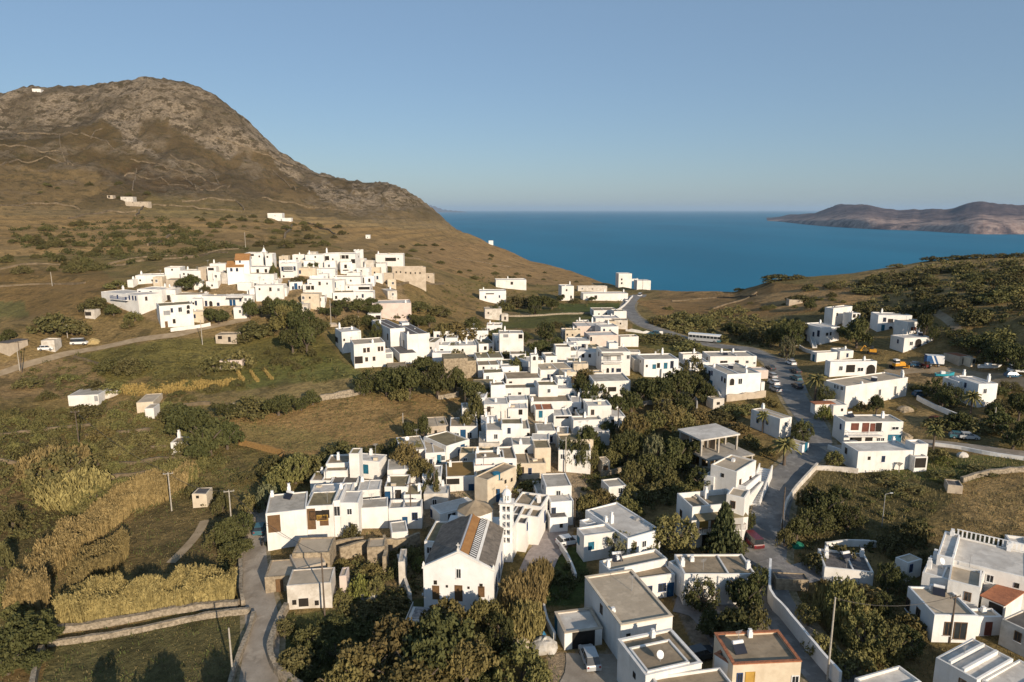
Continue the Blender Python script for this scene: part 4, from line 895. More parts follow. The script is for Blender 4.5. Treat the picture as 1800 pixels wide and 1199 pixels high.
house('ruined pale farm terrace on the mountain, left part', S_(635,700,738,752,7,4), 'beige', 'worn', 'v:660,746', (), .2, name='farm_ruin', cat='ruin')
house('ruined pale farm terrace on the mountain, right part', S_(660,780,764,776,5,-4), 'beige', 'beige', 'v:700,768 v:740,768', (), .2, name='farm_ruin', cat='ruin')
V_(0, 0, 1)
house('white summit chapel on the skyline of the mountain', S_(56,71,156,4.0,10,10), 'white', 'white', '', (), 0, name='chapel', cat='chapel')
house('tiny white chapel on the crest above the sea', S_(859,867,423,2.9,5,10), 'white', 'white', '', (), 0, name='chapel', cat='chapel')
# --- left middle: long houses
V_(540, 540, 6)
house('rear upper block of the big L shaped white house', S_(362,567,265,6.4,130,28), 'light', 'white', 'o:285,325,3.0,1.6@L v:390,345', [(340,225,1.4),(470,235,.8)], .15)
hB2 = house('big L shaped white house with many small windows', S_(490,822,392,655,265,20), 'beige', 'white', 'k:605,455,.8,1.3 k:645,450,.8,1.3 k:757,440,.7,1.3 k:790,437,.7,1.3 k:627,550,.8,1.2 k:705,543,.8,1.2 o:525,558,2.2,2.0 k:330,440,.8,1.4@L k:400,460,.8,1.4@L v:385,545@L v:330,530@L', [(690,375,.8)], .15, ref='the big L shaped house')
house('cream porch wing with stepped end on the L shaped house', S_(822,905,480,602,6,18), 'light', 'white', 'g:862,515,1.6,1.2', (), .15)
house('rear pilastered white house with dark slate roof', S_(875,1032,228,7.0,685,28), 'slate', 'white', 'k:745,295,.7,1.9@L k:770,300,.7,1.9@L k:850,315,.9,2.1@L', [(685,180,1.0)], .15, ref='the rear pilastered house')
house('front pilastered white house with dark roof and tall doors', S_(1052,1282,292,7.0,870,26), 'slate', 'white', 'k:905,350,.9,2.4@L d:960,390,1.1,2.4@L k:1020,385,.7,2.2@L', [(1045,375,.8)], .12, ref='the front pilastered house')
house('small white back room beside the dark slate roof', S_(1000,1075,168,5.8,5,20), 'light', 'white', 'o:1045,220,1.0,1.6', (), .1)
house('white gatehouse block before the front pilastered house', S_(1055,1145,392,462,4,20), 'light', 'white', 'a:1092,425,1.0,2.0', (), .2)
house('white shed with blue slate roof and blank sunlit wall', S_(975,1158,492,607,865,22), 'slate', 'white', '', (), .06, name='shed', cat='shed', ref='the slate roofed shed')
house('white house with small windows and grey green roof', S_(1160,1347,365,502,8,-10), 'olive', 'white', 'v:1205,420,.8,1.2 v:1265,425 v:1305,430', [(1285,330,1.4)], .1, ref='the grey green roofed house')
house('blue shaded recess of the long white house', S_(1345,1485,400,500,6,-4), 'light', 'fresh', 'v:1420,460,.9,1.1', (), .1)
house('sunlit right end of the long white house', S_(1482,1787,410,502,8,8), 'light', 'white', '', [(1680,385,1.6),(1610,380,.8)], .2)
house('tall old stone mansion with two dark windows', S_(1558,1782,582,760,1470,22), 'olive', 'stone', 'v:1612,652,.8,1.2 v:1663,652,.8,1.2', (), .1, name='stone_mansion', cat='stone house', ref='the old stone mansion')
house('ochre stone house with olive roof behind the mansion', S_(1440,1692,545,5.6,7,10), 'olive', 'stone', '', (), .08, name='stone_house', cat='stone house')
house('brown roofed stone byre with dark open end by the big trees', S_(860,1062,655,3.2,745,14), 'tan', 'stone', '', (), .06, name='stone_byre', cat='barn')
# --- upper village, left part
V_(150, 420, 6)
house('white house with swept up left parapet at the village edge', S_(525,832,385,490,7,14), 'light', 'white', 'v:578,437 v:705,437 v:745,430,.7,1.2', [(605,345,1.0)], .25, ref='the swept parapet house')
house('small white lookout house with tan terrace', S_(832,997,302,5.0,6,8), 'beige', 'white', 'v:915,325', (), .25)
house('square yellowish stone house among the white ones', S_(848,960,432,525,6,10), 'stone', 'beige', '', (), .1, name='stone_house', cat='stone house')
house('white house with long tan parapet above the dark tree', S_(1000,1212,335,4.6,7,6), 'beige', 'white', 'v:1040,370 v:1085,375', [(1090,315,1.0)], .25)
house('open white pavilion frame on a roof', S_(1282,1377,298,5.6,3,4), 'light', 'white', 'o:1325,315,2,.9', (), .15)
house('beige old house with a broken front', S_(1190,1345,300,5.0,6,6), 'beige', 'beige', 'o:1295,430,1,1.6', (), .15)
house('narrow white house beside the broken beige one', S_(1340,1426,350,480,5,6), 'light', 'white', '', [(1415,335,1.0)], .25)
house('white house with dark corner window left of the blue church', S_(1430,1562,362,490,7,-8), 'beige', 'worn', 'v:1535,440', (), .1)
house('long low beige white hall below the blue church', S_(1560,1985,372,480,6,2), 'beige', 'white', 'v:1880,440', (), .1)
house('long white house with row of blue shutters at the left end', S_(165,548,556,628,8,-30), 'light', 'white', 'n:430,640,.9,1.7 n:465,615,.7,1.5 n:500,610,.7,1.5 n:530,605,.7,1.5 n:340,610', [(262,525,1.2)], .15, ref='the blue shutter row')
house('white house with two tall dark windows', S_(545,802,530,672,8,-6), 'light', 'white', 'n:575,582,.8,2.2 n:692,585,.8,2.2', (), .15)
house('low white step below the blue shutter row', S_(420,585,655,735,4,-24), 'light', 'white', 'n:520,697 b:565,712,.8,1.6', (), .2)
house('white blank faced house with shaded gable in the left village', S_(800,948,540,650,7,10), 'light', 'white', 'o:880,635,1.0,1.8', (), .15)
house('broad low white roofs behind the prow house', S_(900,1228,592,650,9,6), 'beige', 'white', '', (), .2)
hPr = house('white prow house with narrow downpipe on its sharp corner', S_(777,1132,708,945,580,33), 'olive', 'white', 'g:860,780,1.9,1.4 n:912,753,.7,1.4 w:1000,745,1.2,1.6 d:855,895,.8,1.9 v:937,868,.8,1.4 a:1085,712,1.0,1.3 a:1085,768,1.0,1.3 v:672,770@L', (), .1, ref='the prow house')
house('white house with a single window joined to the prow house', S_(1122,1232,632,760,7,14), 'light', 'white', 'n:1167,677,.7,1.6 v:1130,680', (), .15)
house('lower cream terrace wall right of the prow house', S_(1040,1240,770,870,4,12), 'light', 'cream', '', (), .2)
house('long white house with blue shutters and one arched door', S_(1228,1502,608,722,8,10), 'light', 'white', 'n:1275,692,.8,1.9 a:1325,690,1.2,1.9 n:1402,690,.9,1.2', (), .15, ref='the long blue shuttered house')
house('white house with blue door under a dark pergola', S_(1500,1762,600,722,7,6), 'light', 'white', 'b:1535,675,.9,2.0 B:1570,675,.9,2.0 n:1635,640 w:1690,640 w:1735,640', (), .15, ref='the dark pergola house')
house('blank white retaining block below the dark pergola', S_(1560,1695,722,845,4,6), 'light', 'white', '', (), .1)
house('white wall with gate openings at the far left', S_(-10,92,748,820,3,-4), 'light', 'worn', 'o:30,790,2,1.2', (), .1, name='roofless_barn', cat='ruin')
house('small white cube alone at the left of the swept parapet', S_(440,500,432,460,4,0), 'light', 'white', '', [(455,425,.8)], .1)
V_(400, 420, 6)
house('white upper house behind the spire', S_(175,372,150,5.6,6,6), 'light', 'white', 'o:235,170,3,.7 v:335,185', (), .15)
house('tall white house right of the spire', S_(395,470,160,6.4,6,6), 'light', 'white', 'v:420,190', (), .2)
house('white gabled parish hall with three dark windows and arches', S_(175,442,300,422,9,8), 'light', 'white', 'v:228,340,.9,1.3 v:318,338,.9,1.3 v:405,336,.9,1.3 a:345,400,1.8,1.2 a:400,400,1.8,1.2', (), .12, ref='the parish hall')
house('two storey white house with balcony right of the cypress', S_(552,732,258,430,7,4), 'light', 'white', 'n:580,315,.8,1.6 o:640,312,3.2,1.4 n:707,312,.8,1.6 v:593,395', [(560,235,.8)], .25, ref='the cypress balcony house')
house('low cream wall house behind the dark bushes', S_(722,927,308,382,6,4), 'beige', 'cream', '', (), .15)
house('low white house with chimney left of the dovecote tower', S_(927,1132,315,378,6,6), 'light', 'white', '', [(978,285,1.2)], .15)
hDv = house('tall white dovecote tower with patterned niche', S_(1188,1312,245,378,1158,20), 'beige', 'white', 'v:1245,290,1.0,1.4 v:1245,330,2.2,.4', (), .25, name='dovecote', cat='dovecote', ref='the dovecote tower')
house('white house with left chimney on the upper row', S_(818,1012,170,4.8,7,6), 'light', 'white', 'v:925,190', [(855,150,1.2)], .2)
house('white house with dark balcony opening on the upper row', S_(1002,1182,155,5.4,7,4), 'light', 'white', 'o:1050,205,1.6,1.8 v:1110,215', [(990,150,1.6)], .2)
house('white house with dark loggia left of the round tower', S_(1152,1345,155,5.8,7,-4), 'light', 'white', 'o:1180,190,1.1,1.4 o:1220,190,1.4,1.4 o:1260,190,1.2,1.4 v:1325,235,1.6,1.6', (), .15)
house('small grey white porch at the left end of the upper row', S_(768,870,222,280,4,4), 'light', 'worn', '', (), .15)
house('long beige white building below the parish hall', S_(30,332,368,482,7,3), 'beige', 'white', 'v:38,440', (), .1)
house('white house roof with fine parapet below the beige building', S_(245,532,438,520,6,4), 'beige', 'white', '', (), .2)
house('cluster of small white rooms with a chimney', S_(100,248,462,530,5,0), 'light', 'white', '', [(210,430,1.2)], .3)
house('stepped white roof over the large blank house', S_(290,588,490,5.6,5,5), 'light', 'white', '', (), .2)
house('large blank white house with two windows above two bushes', S_(226,622,522,650,7,4), 'beige', 'white', 'w:397,560,1.0,1.2 w:562,557,1.0,1.6', (), .2, ref='the large blank house')
house('white house with bright blue door between two windows', S_(650,792,458,562,585,20), 'beige', 'white', 'n:690,517,.7,1.2 B:722,527,1.1,2.2 n:757,515,.7,1.2 n:620,500,.8,1.6@L', (), .15, ref='the bright blue door house')
house('small white house with two dark windows right of the bright blue door', S_(792,920,482,555,6,6), 'light', 'white', 'v:850,515,1.4,1.4 v:897,515,1.0,1.4', (), .2)
house('long low white roof with lumpy chimneys', S_(840,1102,430,4.6,5,4), 'light', 'white', '', [(830,425,1.0)], .2)
house('white block with brown topped parapet below the dovecote', S_(1108,1402,402,478,6,4), 'beige', 'white', 'v:1300,440', (), .2)
house('white house with vivid blue window', S_(1085,1232,440,545,6,6), 'light', 'white', 'b:1128,485,1.0,2.0', (), .1, ref='the vivid blue window house')
house('low white house with long dark balcony at the right', S_(1240,1502,492,565,7,4), 'light', 'white', 'v:1275,490 o:1440,520,4,1.0', (), .2)
house('white house with shaded left wall above the dark trees', S_(1110,1335,568,655,1048,16), 'olive', 'white', 'v:1145,617,.8,1.1', (), .1)
house('small white end house at the right of the tree line', S_(1332,1532,562,622,6,4), 'light', 'white', '', (), .15)
house('white house with two square windows above the garden trees', S_(850,1022,612,685,6,8), 'olive', 'white', 'v:907,645,.9,1.2 v:973,640,.9,1.2', (), .15)
house('low cream roof above the two square windows', S_(775,962,580,4.4,5,4), 'beige', 'cream', '', (), .15)
house('white garden terrace wall beside the tall trees', S_(640,847,692,765,5,4), 'light', 'worn', '', (), .1)
house('white house with angled grey front at the right end of the upper village', S_(1688,1787,548,640,8,28), 'light', 'worn', '', [(1715,530,.8)], .1, ref='the angled grey house')
house('small white store with dark door in the upper village', S_(990,1055,500,560,4,4), 'light', 'white', 'o:1025,540,1,1.6', (), .1)
# --- left fields
V_(0, 600, 3.6)
house('long low white barn with grey roof in the left field', S_(428,622,345,402,388,8), 'grey', 'white', 'g:608,360,.8,1.4', (), .04, name='barn', cat='barn', ref='the long white barn')
house('cream field house with projecting white corner', S_(862,970,388,450,825,12), 'beige', 'cream', '', (), .06, name='field_house', cat='barn', ref='the cream field barn')
house('small white lean-to before the cream field house', S_(915,972,425,477,4,8), 'beige', 'white', '', (), .05, name='lean_to', cat='shed')
house('broken white hut with dark opening under the field trees', S_(1078,1182,640,705,4,4), 'stone', 'white', 'o:1145,675,1.4,1.2', [(1085,610,1.4)], .2, name='ruined_hut', cat='ruin')
house('tiny white pump hut with a dark heart shaped opening', S_(1214,1306,968,1022,3,4), 'slate', 'cream', 'v:1250,985,.5,.5', (), .05, name='hut', cat='hut', ref='the tiny pump hut')
house('low stone pen beside the corn rows', S_(1388,1530,122,160,4,6), 'beige', 'pink', 'v:1420,140 v:1480,135', (), .1, name='stone_pen', cat='ruin')
V_(150, 420, 6)
house('ruined stone shed with two dark holes below the prow house', S_(1370,1592,1012,1085,5,4), 'stone', 'beige', 'v:1420,1040,1.2,1.0 v:1520,1060,.8,1.6', (), .2, name='ruined_shed', cat='ruin')
V_(0, 480, 6)
house('wooden roofed shed at the far left track', S_(-30,82,735,822,6,-14), 'slate', 'beige', '', (), 0, name='shed', cat='shed')
house('pale stone pen beside the far left track', S_(430,570,712,762,4,8), 'beige', 'worn', '', (), .3, name='stone_pen', cat='ruin')
# small infill houses packed between the ones above
INFILL = []
def _free(x, y, L_, d_, a, mg=.25):
    ca, sa = math.cos(rad(a)), math.sin(rad(a))
    pts = [(x+ca*p*L_-sa*q*d_, y+sa*p*L_+ca*q*d_) for p in (0, .25, .5, .75, 1) for q in (0, .33, .66, 1)]
    for h in HOUSES:
        for px_, py_ in pts:
            dx, dy = px_-h['A'].x, py_-h['A'].y; q = dx*h['u'].x+dy*h['u'].y; w_ = dx*h['n'].x+dy*h['n'].y
            if -mg < q < h['L']+mg and -mg < w_ < h['d']+mg: return False
    return True
def infill(poly, n, hmin, hmax, ang, seed, names):
    P = [hit(*p) for p in poly]; rnd = random.Random(seed); k = 0; xs = [p.x for p in P]; ys = [p.y for p in P]
    for _ in range(6000):
        if k >= n: break
        x, y = rnd.uniform(min(xs), max(xs)), rnd.uniform(min(ys), max(ys)); ins = False
        for i in range(len(P)):
            a_, b_ = P[i], P[(i+1) % len(P)]
            if (a_.y > y) != (b_.y > y) and x < (b_.x-a_.x)*(y-a_.y)/(b_.y-a_.y)+a_.x: ins = not ins
        if not ins: continue
        L_, d_ = rnd.uniform(3.2, 7), rnd.uniform(3.2, 6); a = ang+rnd.uniform(-9, 9)
        if not _free(x, y, L_, d_, a): continue
        rf = rnd.choice(['tan', 'beige', 'light', 'olive', 'grey', 'light', 'tan']); wl = rnd.choice(['white', 'white', 'white', 'fresh', 'cream', 'worn'])
        r = house('', ('w', x, y, L_, d_, H(x, y)+rnd.uniform(hmin, hmax), a), rf, wl, '', (), rnd.choice([.12, .25, .35]))
        r['root']['category'] = 'house'; INFILL.append((r, {'tan':'brown', 'beige':'beige', 'light':'pale', 'olive':'olive', 'grey':'grey'}[rf], {'white':'white', 'fresh':'bright white', 'cream':'cream', 'worn':'weathered'}[wl])); k += 1
V_(0, 0, 1)
infill([(850,640),(1010,655),(1040,740),(1015,800),(985,840),(940,830),(860,850),(745,830),(735,770),(830,740),(845,700)], 46, 2.8, 4.6, 4, 3, None)
infill([(620,830),(745,850),(750,900),(740,935),(640,905),(560,870),(560,840)], 7, 2.6, 3.4, 4, 5, None)
infill([(250,505),(420,470),(560,460),(670,480),(690,520),(600,535),(540,520),(400,540),(330,545)], 30, 2.6, 3.8, 6, 7, None)
infill([(990,585),(1080,560),(1110,640),(1060,660),(980,650)], 10, 2.8, 4.2, 4, 9, None)
infill([(650,600),(860,590),(880,630),(760,640),(700,630)], 6, 2.8, 4.0, 8, 11, None)
infill([(1130,640),(1200,640),(1200,660),(1130,665)], 2, 2.6, 3.2, 4, 13, None)
print('infill', len(INFILL))
for s in NOTE: print('NOTE', s)
print('houses', len(HOUSES))
# ------------------------------------------------------------------ vector helpers on the ground
Mx = __import__('mathutils').Matrix
def Hv(x, y):
    r = np.hypot(x, y); a = np.arctan2(x, y)
    u = np.clip((a-AZ[0])/(AZ[1]-AZ[0]), 0, NA-1.001); v = np.clip((np.log(np.maximum(r, 14.01))-LR[0])/(LR[1]-LR[0]), 0, NR-1.001)
    i = v.astype(int); j = u.astype(int); fv = v-i; fu = u-j
    return (ZZ[i,j]*(1-fu)+ZZ[i,j+1]*fu)*(1-fv) + (ZZ[i+1,j]*(1-fu)+ZZ[i+1,j+1]*fu)*fv
def path(pts, step=1.5, px=True):
    P = [hit(*p).xy for p in pts] if px else [Vector(p) for p in pts]
    out = []
    for i in range(len(P)-1):
        p0 = P[max(i-1, 0)]; p1 = P[i]; p2 = P[i+1]; p3 = P[min(i+2, len(P)-1)]
        n = max(2, int((p2-p1).length/step))
        for k in range(n):
            t = k/n; out.append(0.5*((2*p1) + (p2-p0)*t + (2*p0-5*p1+4*p2-p3)*t*t + (3*p1-p0-3*p2+p3)*t**3))
    out.append(P[-1]); return out
ROADPTS = []
def ribbon(name, pts, w, m, lift=.07, step=1.5, w2=None, kind='structure'):
    C = path(pts, step); n = len(C); nv = 9; vb = []
    for i, p in enumerate(C):
        t = (C[min(i+1, n-1)] - C[max(i-1, 0)]).normalized(); q = Vector((-t.y, t.x)); ww = w + ((w2 or w)-w)*i/n
        for k in range(nv):
            s = (k/(nv-1)-.5)*ww; v = p + q*s; vb.append((v.x, v.y, H(v.x, v.y)+lift))
        ROADPTS.append((p.x, p.y, ww/2+.5))
    me = mesh_from(name, vb, gridfaces(n, nv), m); o = link(name, me); o['kind'] = kind; return o
ASPH = mat('worn_asphalt', (.225,.215,.20), .9, scale=.25, col2=(.155,.148,.14), bump=.4, bscale=6, patch=.5)
ASPHL = mat('pale_concrete_road', (.37,.32,.26), .9, scale=.4, col2=(.25,.21,.165), bump=.4, bscale=5, patch=.35)
DIRT = mat('dirt_track', (.36,.28,.185), .95, scale=.5, col2=(.26,.195,.12), bump=.5, bscale=4)
PAVE = mat('paving', (.27,.255,.245), .9, scale=1.2, col2=(.18,.17,.165), bump=.4, bscale=3)
VERGE = mat('dusty_verge', (.33,.26,.17), .95, scale=1.3, col2=(.14,.12,.06), bump=.6, bscale=5)
ribbon('road', [(1560,1290),(1470,1200),(1400,1120),(1352,1050),(1344,1000),(1350,940),(1358,885),(1378,845),(1412,808),(1434,782),(1432,755),(1412,722),(1392,690),(1376,655),(1352,632),(1310,614),(1262,608),(1215,598),(1170,584),(1135,572),(1112,556),(1104,542),(1108,530),(1128,518)], 6.2, ASPH, w2=6.6)
ribbon('verge', [(1560,1290),(1470,1200),(1400,1120),(1352,1050),(1344,1000),(1350,940),(1358,885),(1378,845),(1412,808),(1434,782),(1432,755),(1412,722),(1392,690),(1376,655),(1352,632),(1310,614),(1262,608),(1215,598),(1170,584),(1135,572),(1112,556),(1104,542),(1108,530)], 8.4, VERGE, lift=.035)
ribbon('verge', [(452,1290),(455,1190),(462,1110),(455,1050),(447,1000),(446,960),(454,925),(460,890)], 6.2, VERGE, w2=4.6, lift=.035)
ribbon('road', [(1388,690),(1376,655),(1368,630)], 9.5, ASPH, lift=.055)
ribbon('road', [(452,1290),(455,1190),(462,1110),(455,1050),(447,1000),(446,960),(454,925),(460,890)], 4.6, ASPHL, w2=3.6)
ribbon('path', [(-80,672),(20,650),(80,632),(150,616),(230,600),(300,590),(360,576),(410,566),(440,560)], 3.0, DIRT)
ribbon('path', [(1450,792),(1510,786),(1570,778),(1640,780),(1700,786),(1760,794),(1860,806)], 4.2, ASPHL)
ribbon('path', [(1560,655),(1620,650),(1680,655),(1740,664),(1800,676),(1850,690)], 5.0, DIRT)
ribbon('path', [(1625,538),(1650,552),(1672,568),(1690,590)], 2.6, DIRT)
ribbon('path', [(1345,985),(1390,1010),(1440,1000)], 5.0, PAVE)
ribbon('path', [(940,1010),(955,975),(975,950),(960,925),(955,900)], 5.2, mat('pinkish_paving', (.36,.31,.285), .9, scale=1.2, col2=(.25,.215,.2), bump=.4, bscale=3), lift=.08)
ribbon('path', [(1010,1250),(1040,1190),(1040,1150)], 6.5, ASPHL, lift=.08)
ribbon('path', [(1300,1130),(1260,1080),(1230,1060),(1190,1050)], 7.5, PAVE, lift=.08)
ribbon('path', [(300,990),(330,960),(350,935),(360,915)], 1.6, DIRT)
ribbon('path', [(1140,1010),(1110,985),(1080,975)], 3.0, PAVE, lift=.08)
# tyre-worn pale edge of the far road
# ------------------------------------------------------------------ walls
def wall(label, pts, h, t, m, name='stone_wall', px=True, group=None, step=1.2, rough=.12, cap=None):
    C = path(pts, step, px); n = len(C); mb = MB(); rnd = random.Random(len(label)*7+n)
    o0 = Vector((C[0].x, C[0].y, H(*C[0]))); rows = []
    for i, p in enumerate(C):
        d = (C[min(i+1, n-1)] - C[max(i-1, 0)]).normalized(); q = Vector((-d.y, d.x)); z = H(*p); hh = h*(1+rnd.uniform(-rough, rough)); tt = t/2*(1+rnd.uniform(-rough, rough))
        rows.append([((p-q*tt*1.15).x-o0.x, (p-q*tt*1.15).y-o0.y, z-.6-o0.z), ((p-q*tt).x-o0.x, (p-q*tt).y-o0.y, z+hh-o0.z), ((p+q*tt).x-o0.x, (p+q*tt).y-o0.y, z+hh-o0.z), ((p+q*tt*1.15).x-o0.x, (p+q*tt*1.15).y-o0.y, z-.6-o0.z)])
    for r in rows: mb.v += r
    for i in range(n-1):
        a, b = i*4, i*4+4
        mb.f += [(a, b, b+1, a+1), (a+1, b+1, b+2, a+2), (a+2, b+2, b+3, a+3)]; mb.mi += [0]*3
    e = (n-1)*4; mb.f += [(0, 1, 2, 3), (e+3, e+2, e+1, e)]; mb.mi += [0, 0]
    o = mb.build(name, m); o.location = o0; tag(o, label, 'wall', group); return o
DRYST = mat('dry_stone', (.42,.35,.26), .95, scale=2.5, col2=(.17,.14,.10), bump=1.0, bscale=4, detail=6)
wall('whitewashed wall along the right side of the narrow bottom lane', [(1353,1005),(1352,1060),(1372,1085),(1400,1120),(1432,1160),(1475,1210)], 2.2, .35, WHITEB, 'lane_wall', rough=.02)
wall('low pale wall edging the dark field beside the street bend', [(1436,822),(1420,840),(1400,862),(1382,890),(1374,930)], 1.1, .4, WORN, 'lane_wall', rough=.05)
wall('pale curb wall of the field opposite the blank walled house', [(1434,826),(1470,828),(1508,832)], 1.0, .35, WORN, 'lane_wall', rough=.05)
wall('white wall running along the yard path below the big blank house', [(1612,703),(1650,722),(1690,738),(1734,750)], 1.2, .4, WHITE, 'lane_wall', rough=.03)
wall('long low white wall along the lane to the right edge', [(1640,783),(1690,790),(1740,800),(1810,810)], .7, .5, WHITE, 'lane_wall', rough=.03)
wall('stone wall on the left edge of the concrete road', [(447,918),(430,950),(424,985),(424,1010)], 1.0, .6, DRYST)
wall('light stone wall around the lower reed field by the road', [(425,1010),(424,1045),(428,1068)], 1.2, .5, DRYST)
wall('dry stone wall along the foot of the long reed bed', [(100,1112),(160,1104),(220,1094),(290,1080),(360,1070),(420,1066)], .9, .7, DRYST)
wall('second dry stone wall bordering the shaded bottom field', [(85,1136),(160,1126),(240,1112),(320,1095),(380,1084),(440,1078)], .8, .5, DRYST)
wall('stone wall between shaded bottom field and the road', [(447,1084),(436,1120),(420,1160),(408,1195),(400,1240)], .8, .5, DRYST)
wall('short pale stone wall at the bottom left corner', [(75,1147),(66,1175),(58,1215)], 1.2, .6, DRYST)
wall('bending stone wall at the right of the concrete road', [(505,1070),(490,1100),(478,1130),(476,1160),(495,1190),(530,1215)], 1.1, .7, DRYST)
wall('broken stone wall standing in the brown central field', [(515,715),(545,708),(585,700),(622,692)], 1.3, .6, DRYST)
wall('white broken wall right of the long white barn', [(172,702),(190,700),(207,693)], 1.2, .5, WORN)
wall('stone edge between green field and brown field', [(405,713),(500,708),(600,699),(640,690)], .6, .5, DRYST)
wall('stone wall under the green field in the saddle', [(880,556),(940,556),(985,553),(1040,552)], .7, .5, DRYST)
wall('white balustrade wall beside the far road', [(1100,582),(1130,586),(1165,588)], 1.0, .3, WHITE, 'lane_wall', rough=.35)
wall('white wall where the far road climbs to the crest', [(1085,547),(1095,540),(1106,529),(1112,522)], .9, .4, WHITE, 'lane_wall')
wall('curved stone bank above the dry field at the right', [(1690,848),(1720,838),(1760,832),(1810,828)], 1.0, .6, DRYST)
wall('ruined stone garden wall under the planted terrace', [(598,985),(630,975),(660,968),(700,966),(738,958)], 2.0, .5, STONE)
wall('lower ruined stone wall in the sunlit garden', [(590,968),(610,962),(640,960)], 1.6, .5, STONE)
wall('stone pier wall leaning by the garden steps', [(676,1005),(680,985),(676,968)], 2.6, .5, STONE)
wall('beige garden wall enclosing the shaded square by the church', [(700,988),(712,1030),(722,1060)], 1.4, .4, WORN)
wall('orange brown reed fence edging the small left plot', [(420,782),(440,786),(470,794),(500,803),(492,812)], 1.4, .25, mat('reed_fence', (.36,.22,.08), .95, scale=3, col2=(.22,.13,.05), bump=1, bscale=6), 'reed_fence')
wall('pale stone wall right of the big hedge in the brown field', [(770,702),(790,700),(806,697)], 1.2, .5, DRYST)
wall('cream wall below the arched window house', [(1100,717),(1130,712),(1165,708),(1200,707)], 1.0, .5, WORN)
wall('terrace wall under the arched window house front', [(1276,706),(1310,702),(1345,698)], 1.8, .4, BEIGE)
wall('low stone wall behind the bushes of the dark garden', [(1056,838),(1090,830),(1120,822)], 1.0, .4, STONE)
FWALL = mat('weathered_field_wall', (.23,.175,.115), .95, scale=.4, col2=(.10,.078,.046), bump=1.0, bscale=4, detail=6)
hl = [[(0,256),(30,256),(62,262),(105,266)],[(0,290),(40,285),(100,283),(120,288)],[(105,236),(107,262),(118,284),(128,291)],[(30,236),(80,235),(130,236),(170,243),(200,262)],
 [(160,245),(166,232),(180,226)],[(230,280),(262,287),(300,297),(345,309),(385,322)],[(240,297),(238,315),(233,335)],[(218,310),(260,315),(330,328)],[(352,335),(385,330),(405,327)],[(323,307),(333,320),(345,333)],
 [(385,324),(378,308),(360,298),(330,285),(300,273)],[(238,380),(262,362),(330,364),(425,373)],[(320,355),(400,352),(420,358),(430,370)],[(460,348),(500,356),(560,366),(620,376)],[(380,243),(420,256),(470,272),(515,292)],
 [(500,420),(512,400),(518,394)],[(540,392),(560,400),(590,412)],[(260,432),(290,422),(300,415)],[(120,385),(190,372),(240,372)],[(0,362),(70,358),(140,368)],[(480,300),(500,318),(520,334)],
 [(190,465),(300,450),(400,445)],[(0,474),(120,466),(260,458),(420,438)],[(600,440),(680,448),(760,462)],[(690,505),(740,498),(780,500)],[(0,505),(80,500),(150,498)],[(1250,545),(1300,530),(1330,515)],[(1180,530),(1260,524),(1330,520)],[(800,455),(850,462),(900,470)]]
for i, p in enumerate(hl):
    wall('pale dry stone field wall crossing the open slopes', p, 1.1 if i < 21 else .7, .9 if i < 21 else .5, FWALL, 'field_wall', group='dry stone walls dividing the hill pastures', step=5, rough=.3)
for lab_, pts in [('short whitewashed yard wall below the dark central garden', [(1060,862),(1090,870),(1120,878)]), ('whitewashed garden wall beside the long pale roof', [(1160,1000),(1180,1015),(1190,1030)]), ('whitewashed yard wall left of the garage', [(955,1068),(962,1100),(975,1125)]), ('whitewashed yard wall in front of the big L shaped house', [(690,655),(720,655),(750,650)]),
  ('white parapet wall before the long four window house', [(1230,632),(1260,640),(1290,642)]), ('low white yard wall below the red shuttered house', [(1455,790),(1480,800),(1500,812)]), ('white wall along the square beside the green lawn', [(985,965),(1000,990),(1012,1020)]), ('white yard wall behind the blue grey roofed house', [(1450,965),(1490,960),(1540,962)]),
  ('low white wall under the prow house', [(300,583),(340,578),(370,573)]), ('pale garden wall right of the orchard', [(1215,690),(1225,712),(1222,735)]), ('whitewashed wall beyond the teal door shed', [(1395,775),(1405,765),(1412,757)]), ('white yard wall by the stair and balcony house', [(1405,612),(1420,620),(1440,624)])]:
    wall(lab_, pts, 1.1, .3, WORN if 'pale' in lab_ else WHITE, 'yard_wall', rough=.06)
for p in ([(180,824),(240,815),(300,807),(360,801)],[(190,842),(260,832),(330,822)],[(0,765),(80,756),(160,748)],[(0,812),(40,818),(80,820)],[(190,800),(250,790),(310,786)],[(150,770),(210,762),(270,757)],[(290,716),(330,713),(370,711)],[(130,628),(170,640),(205,655)]):
    wall('low stone terrace wall stepping the left hand plots', p, .7, .5, FWALL, 'terrace_wall', group='terrace walls in the left plots', step=2, rough=.3)
# ------------------------------------------------------------------ church
V_(450, 900, 4)
P, u, Lc, dep, ze = corner3((450+1175/4, 900+395/4), (450+1672/4, 900+420/4), (450+1765/4, 900+230/4), 'r', 900+690/4)
print('church', P, Lc, dep, ze-H(P.x, P.y)); dep = max(dep, 13)
n_in = Vector((-u.y, u.x)); A = P.xy; g0 = min(H(*(A+u*a+n_in*b)) for a in (0, Lc) for b in (0, dep))
rz = math.atan2(u.y, u.x); OC = Vector((A.x, A.y, g0)); RISE = 2.5; he = ze - g0
ch = empty('church', OC, rz, 'large white church with gabled front and orange band along its roof', 'church')
def z_at(lx, ly, py):
    w_ = A + u*lx + n_in*ly; lo, hi = 0.0, 40.0
    for _ in range(30):
        m_ = (lo+hi)/2
        if proj((w_.x, w_.y, g0+m_))[1] > py: lo = m_
        else: hi = m_
    return lo
m = MB()
fr_ = [(0,0,-1),(Lc,0,-1),(Lc,0,he),(Lc/2,0,he+RISE),(0,0,he)]
bk_ = [(x, dep, z) for x, y, z in fr_]
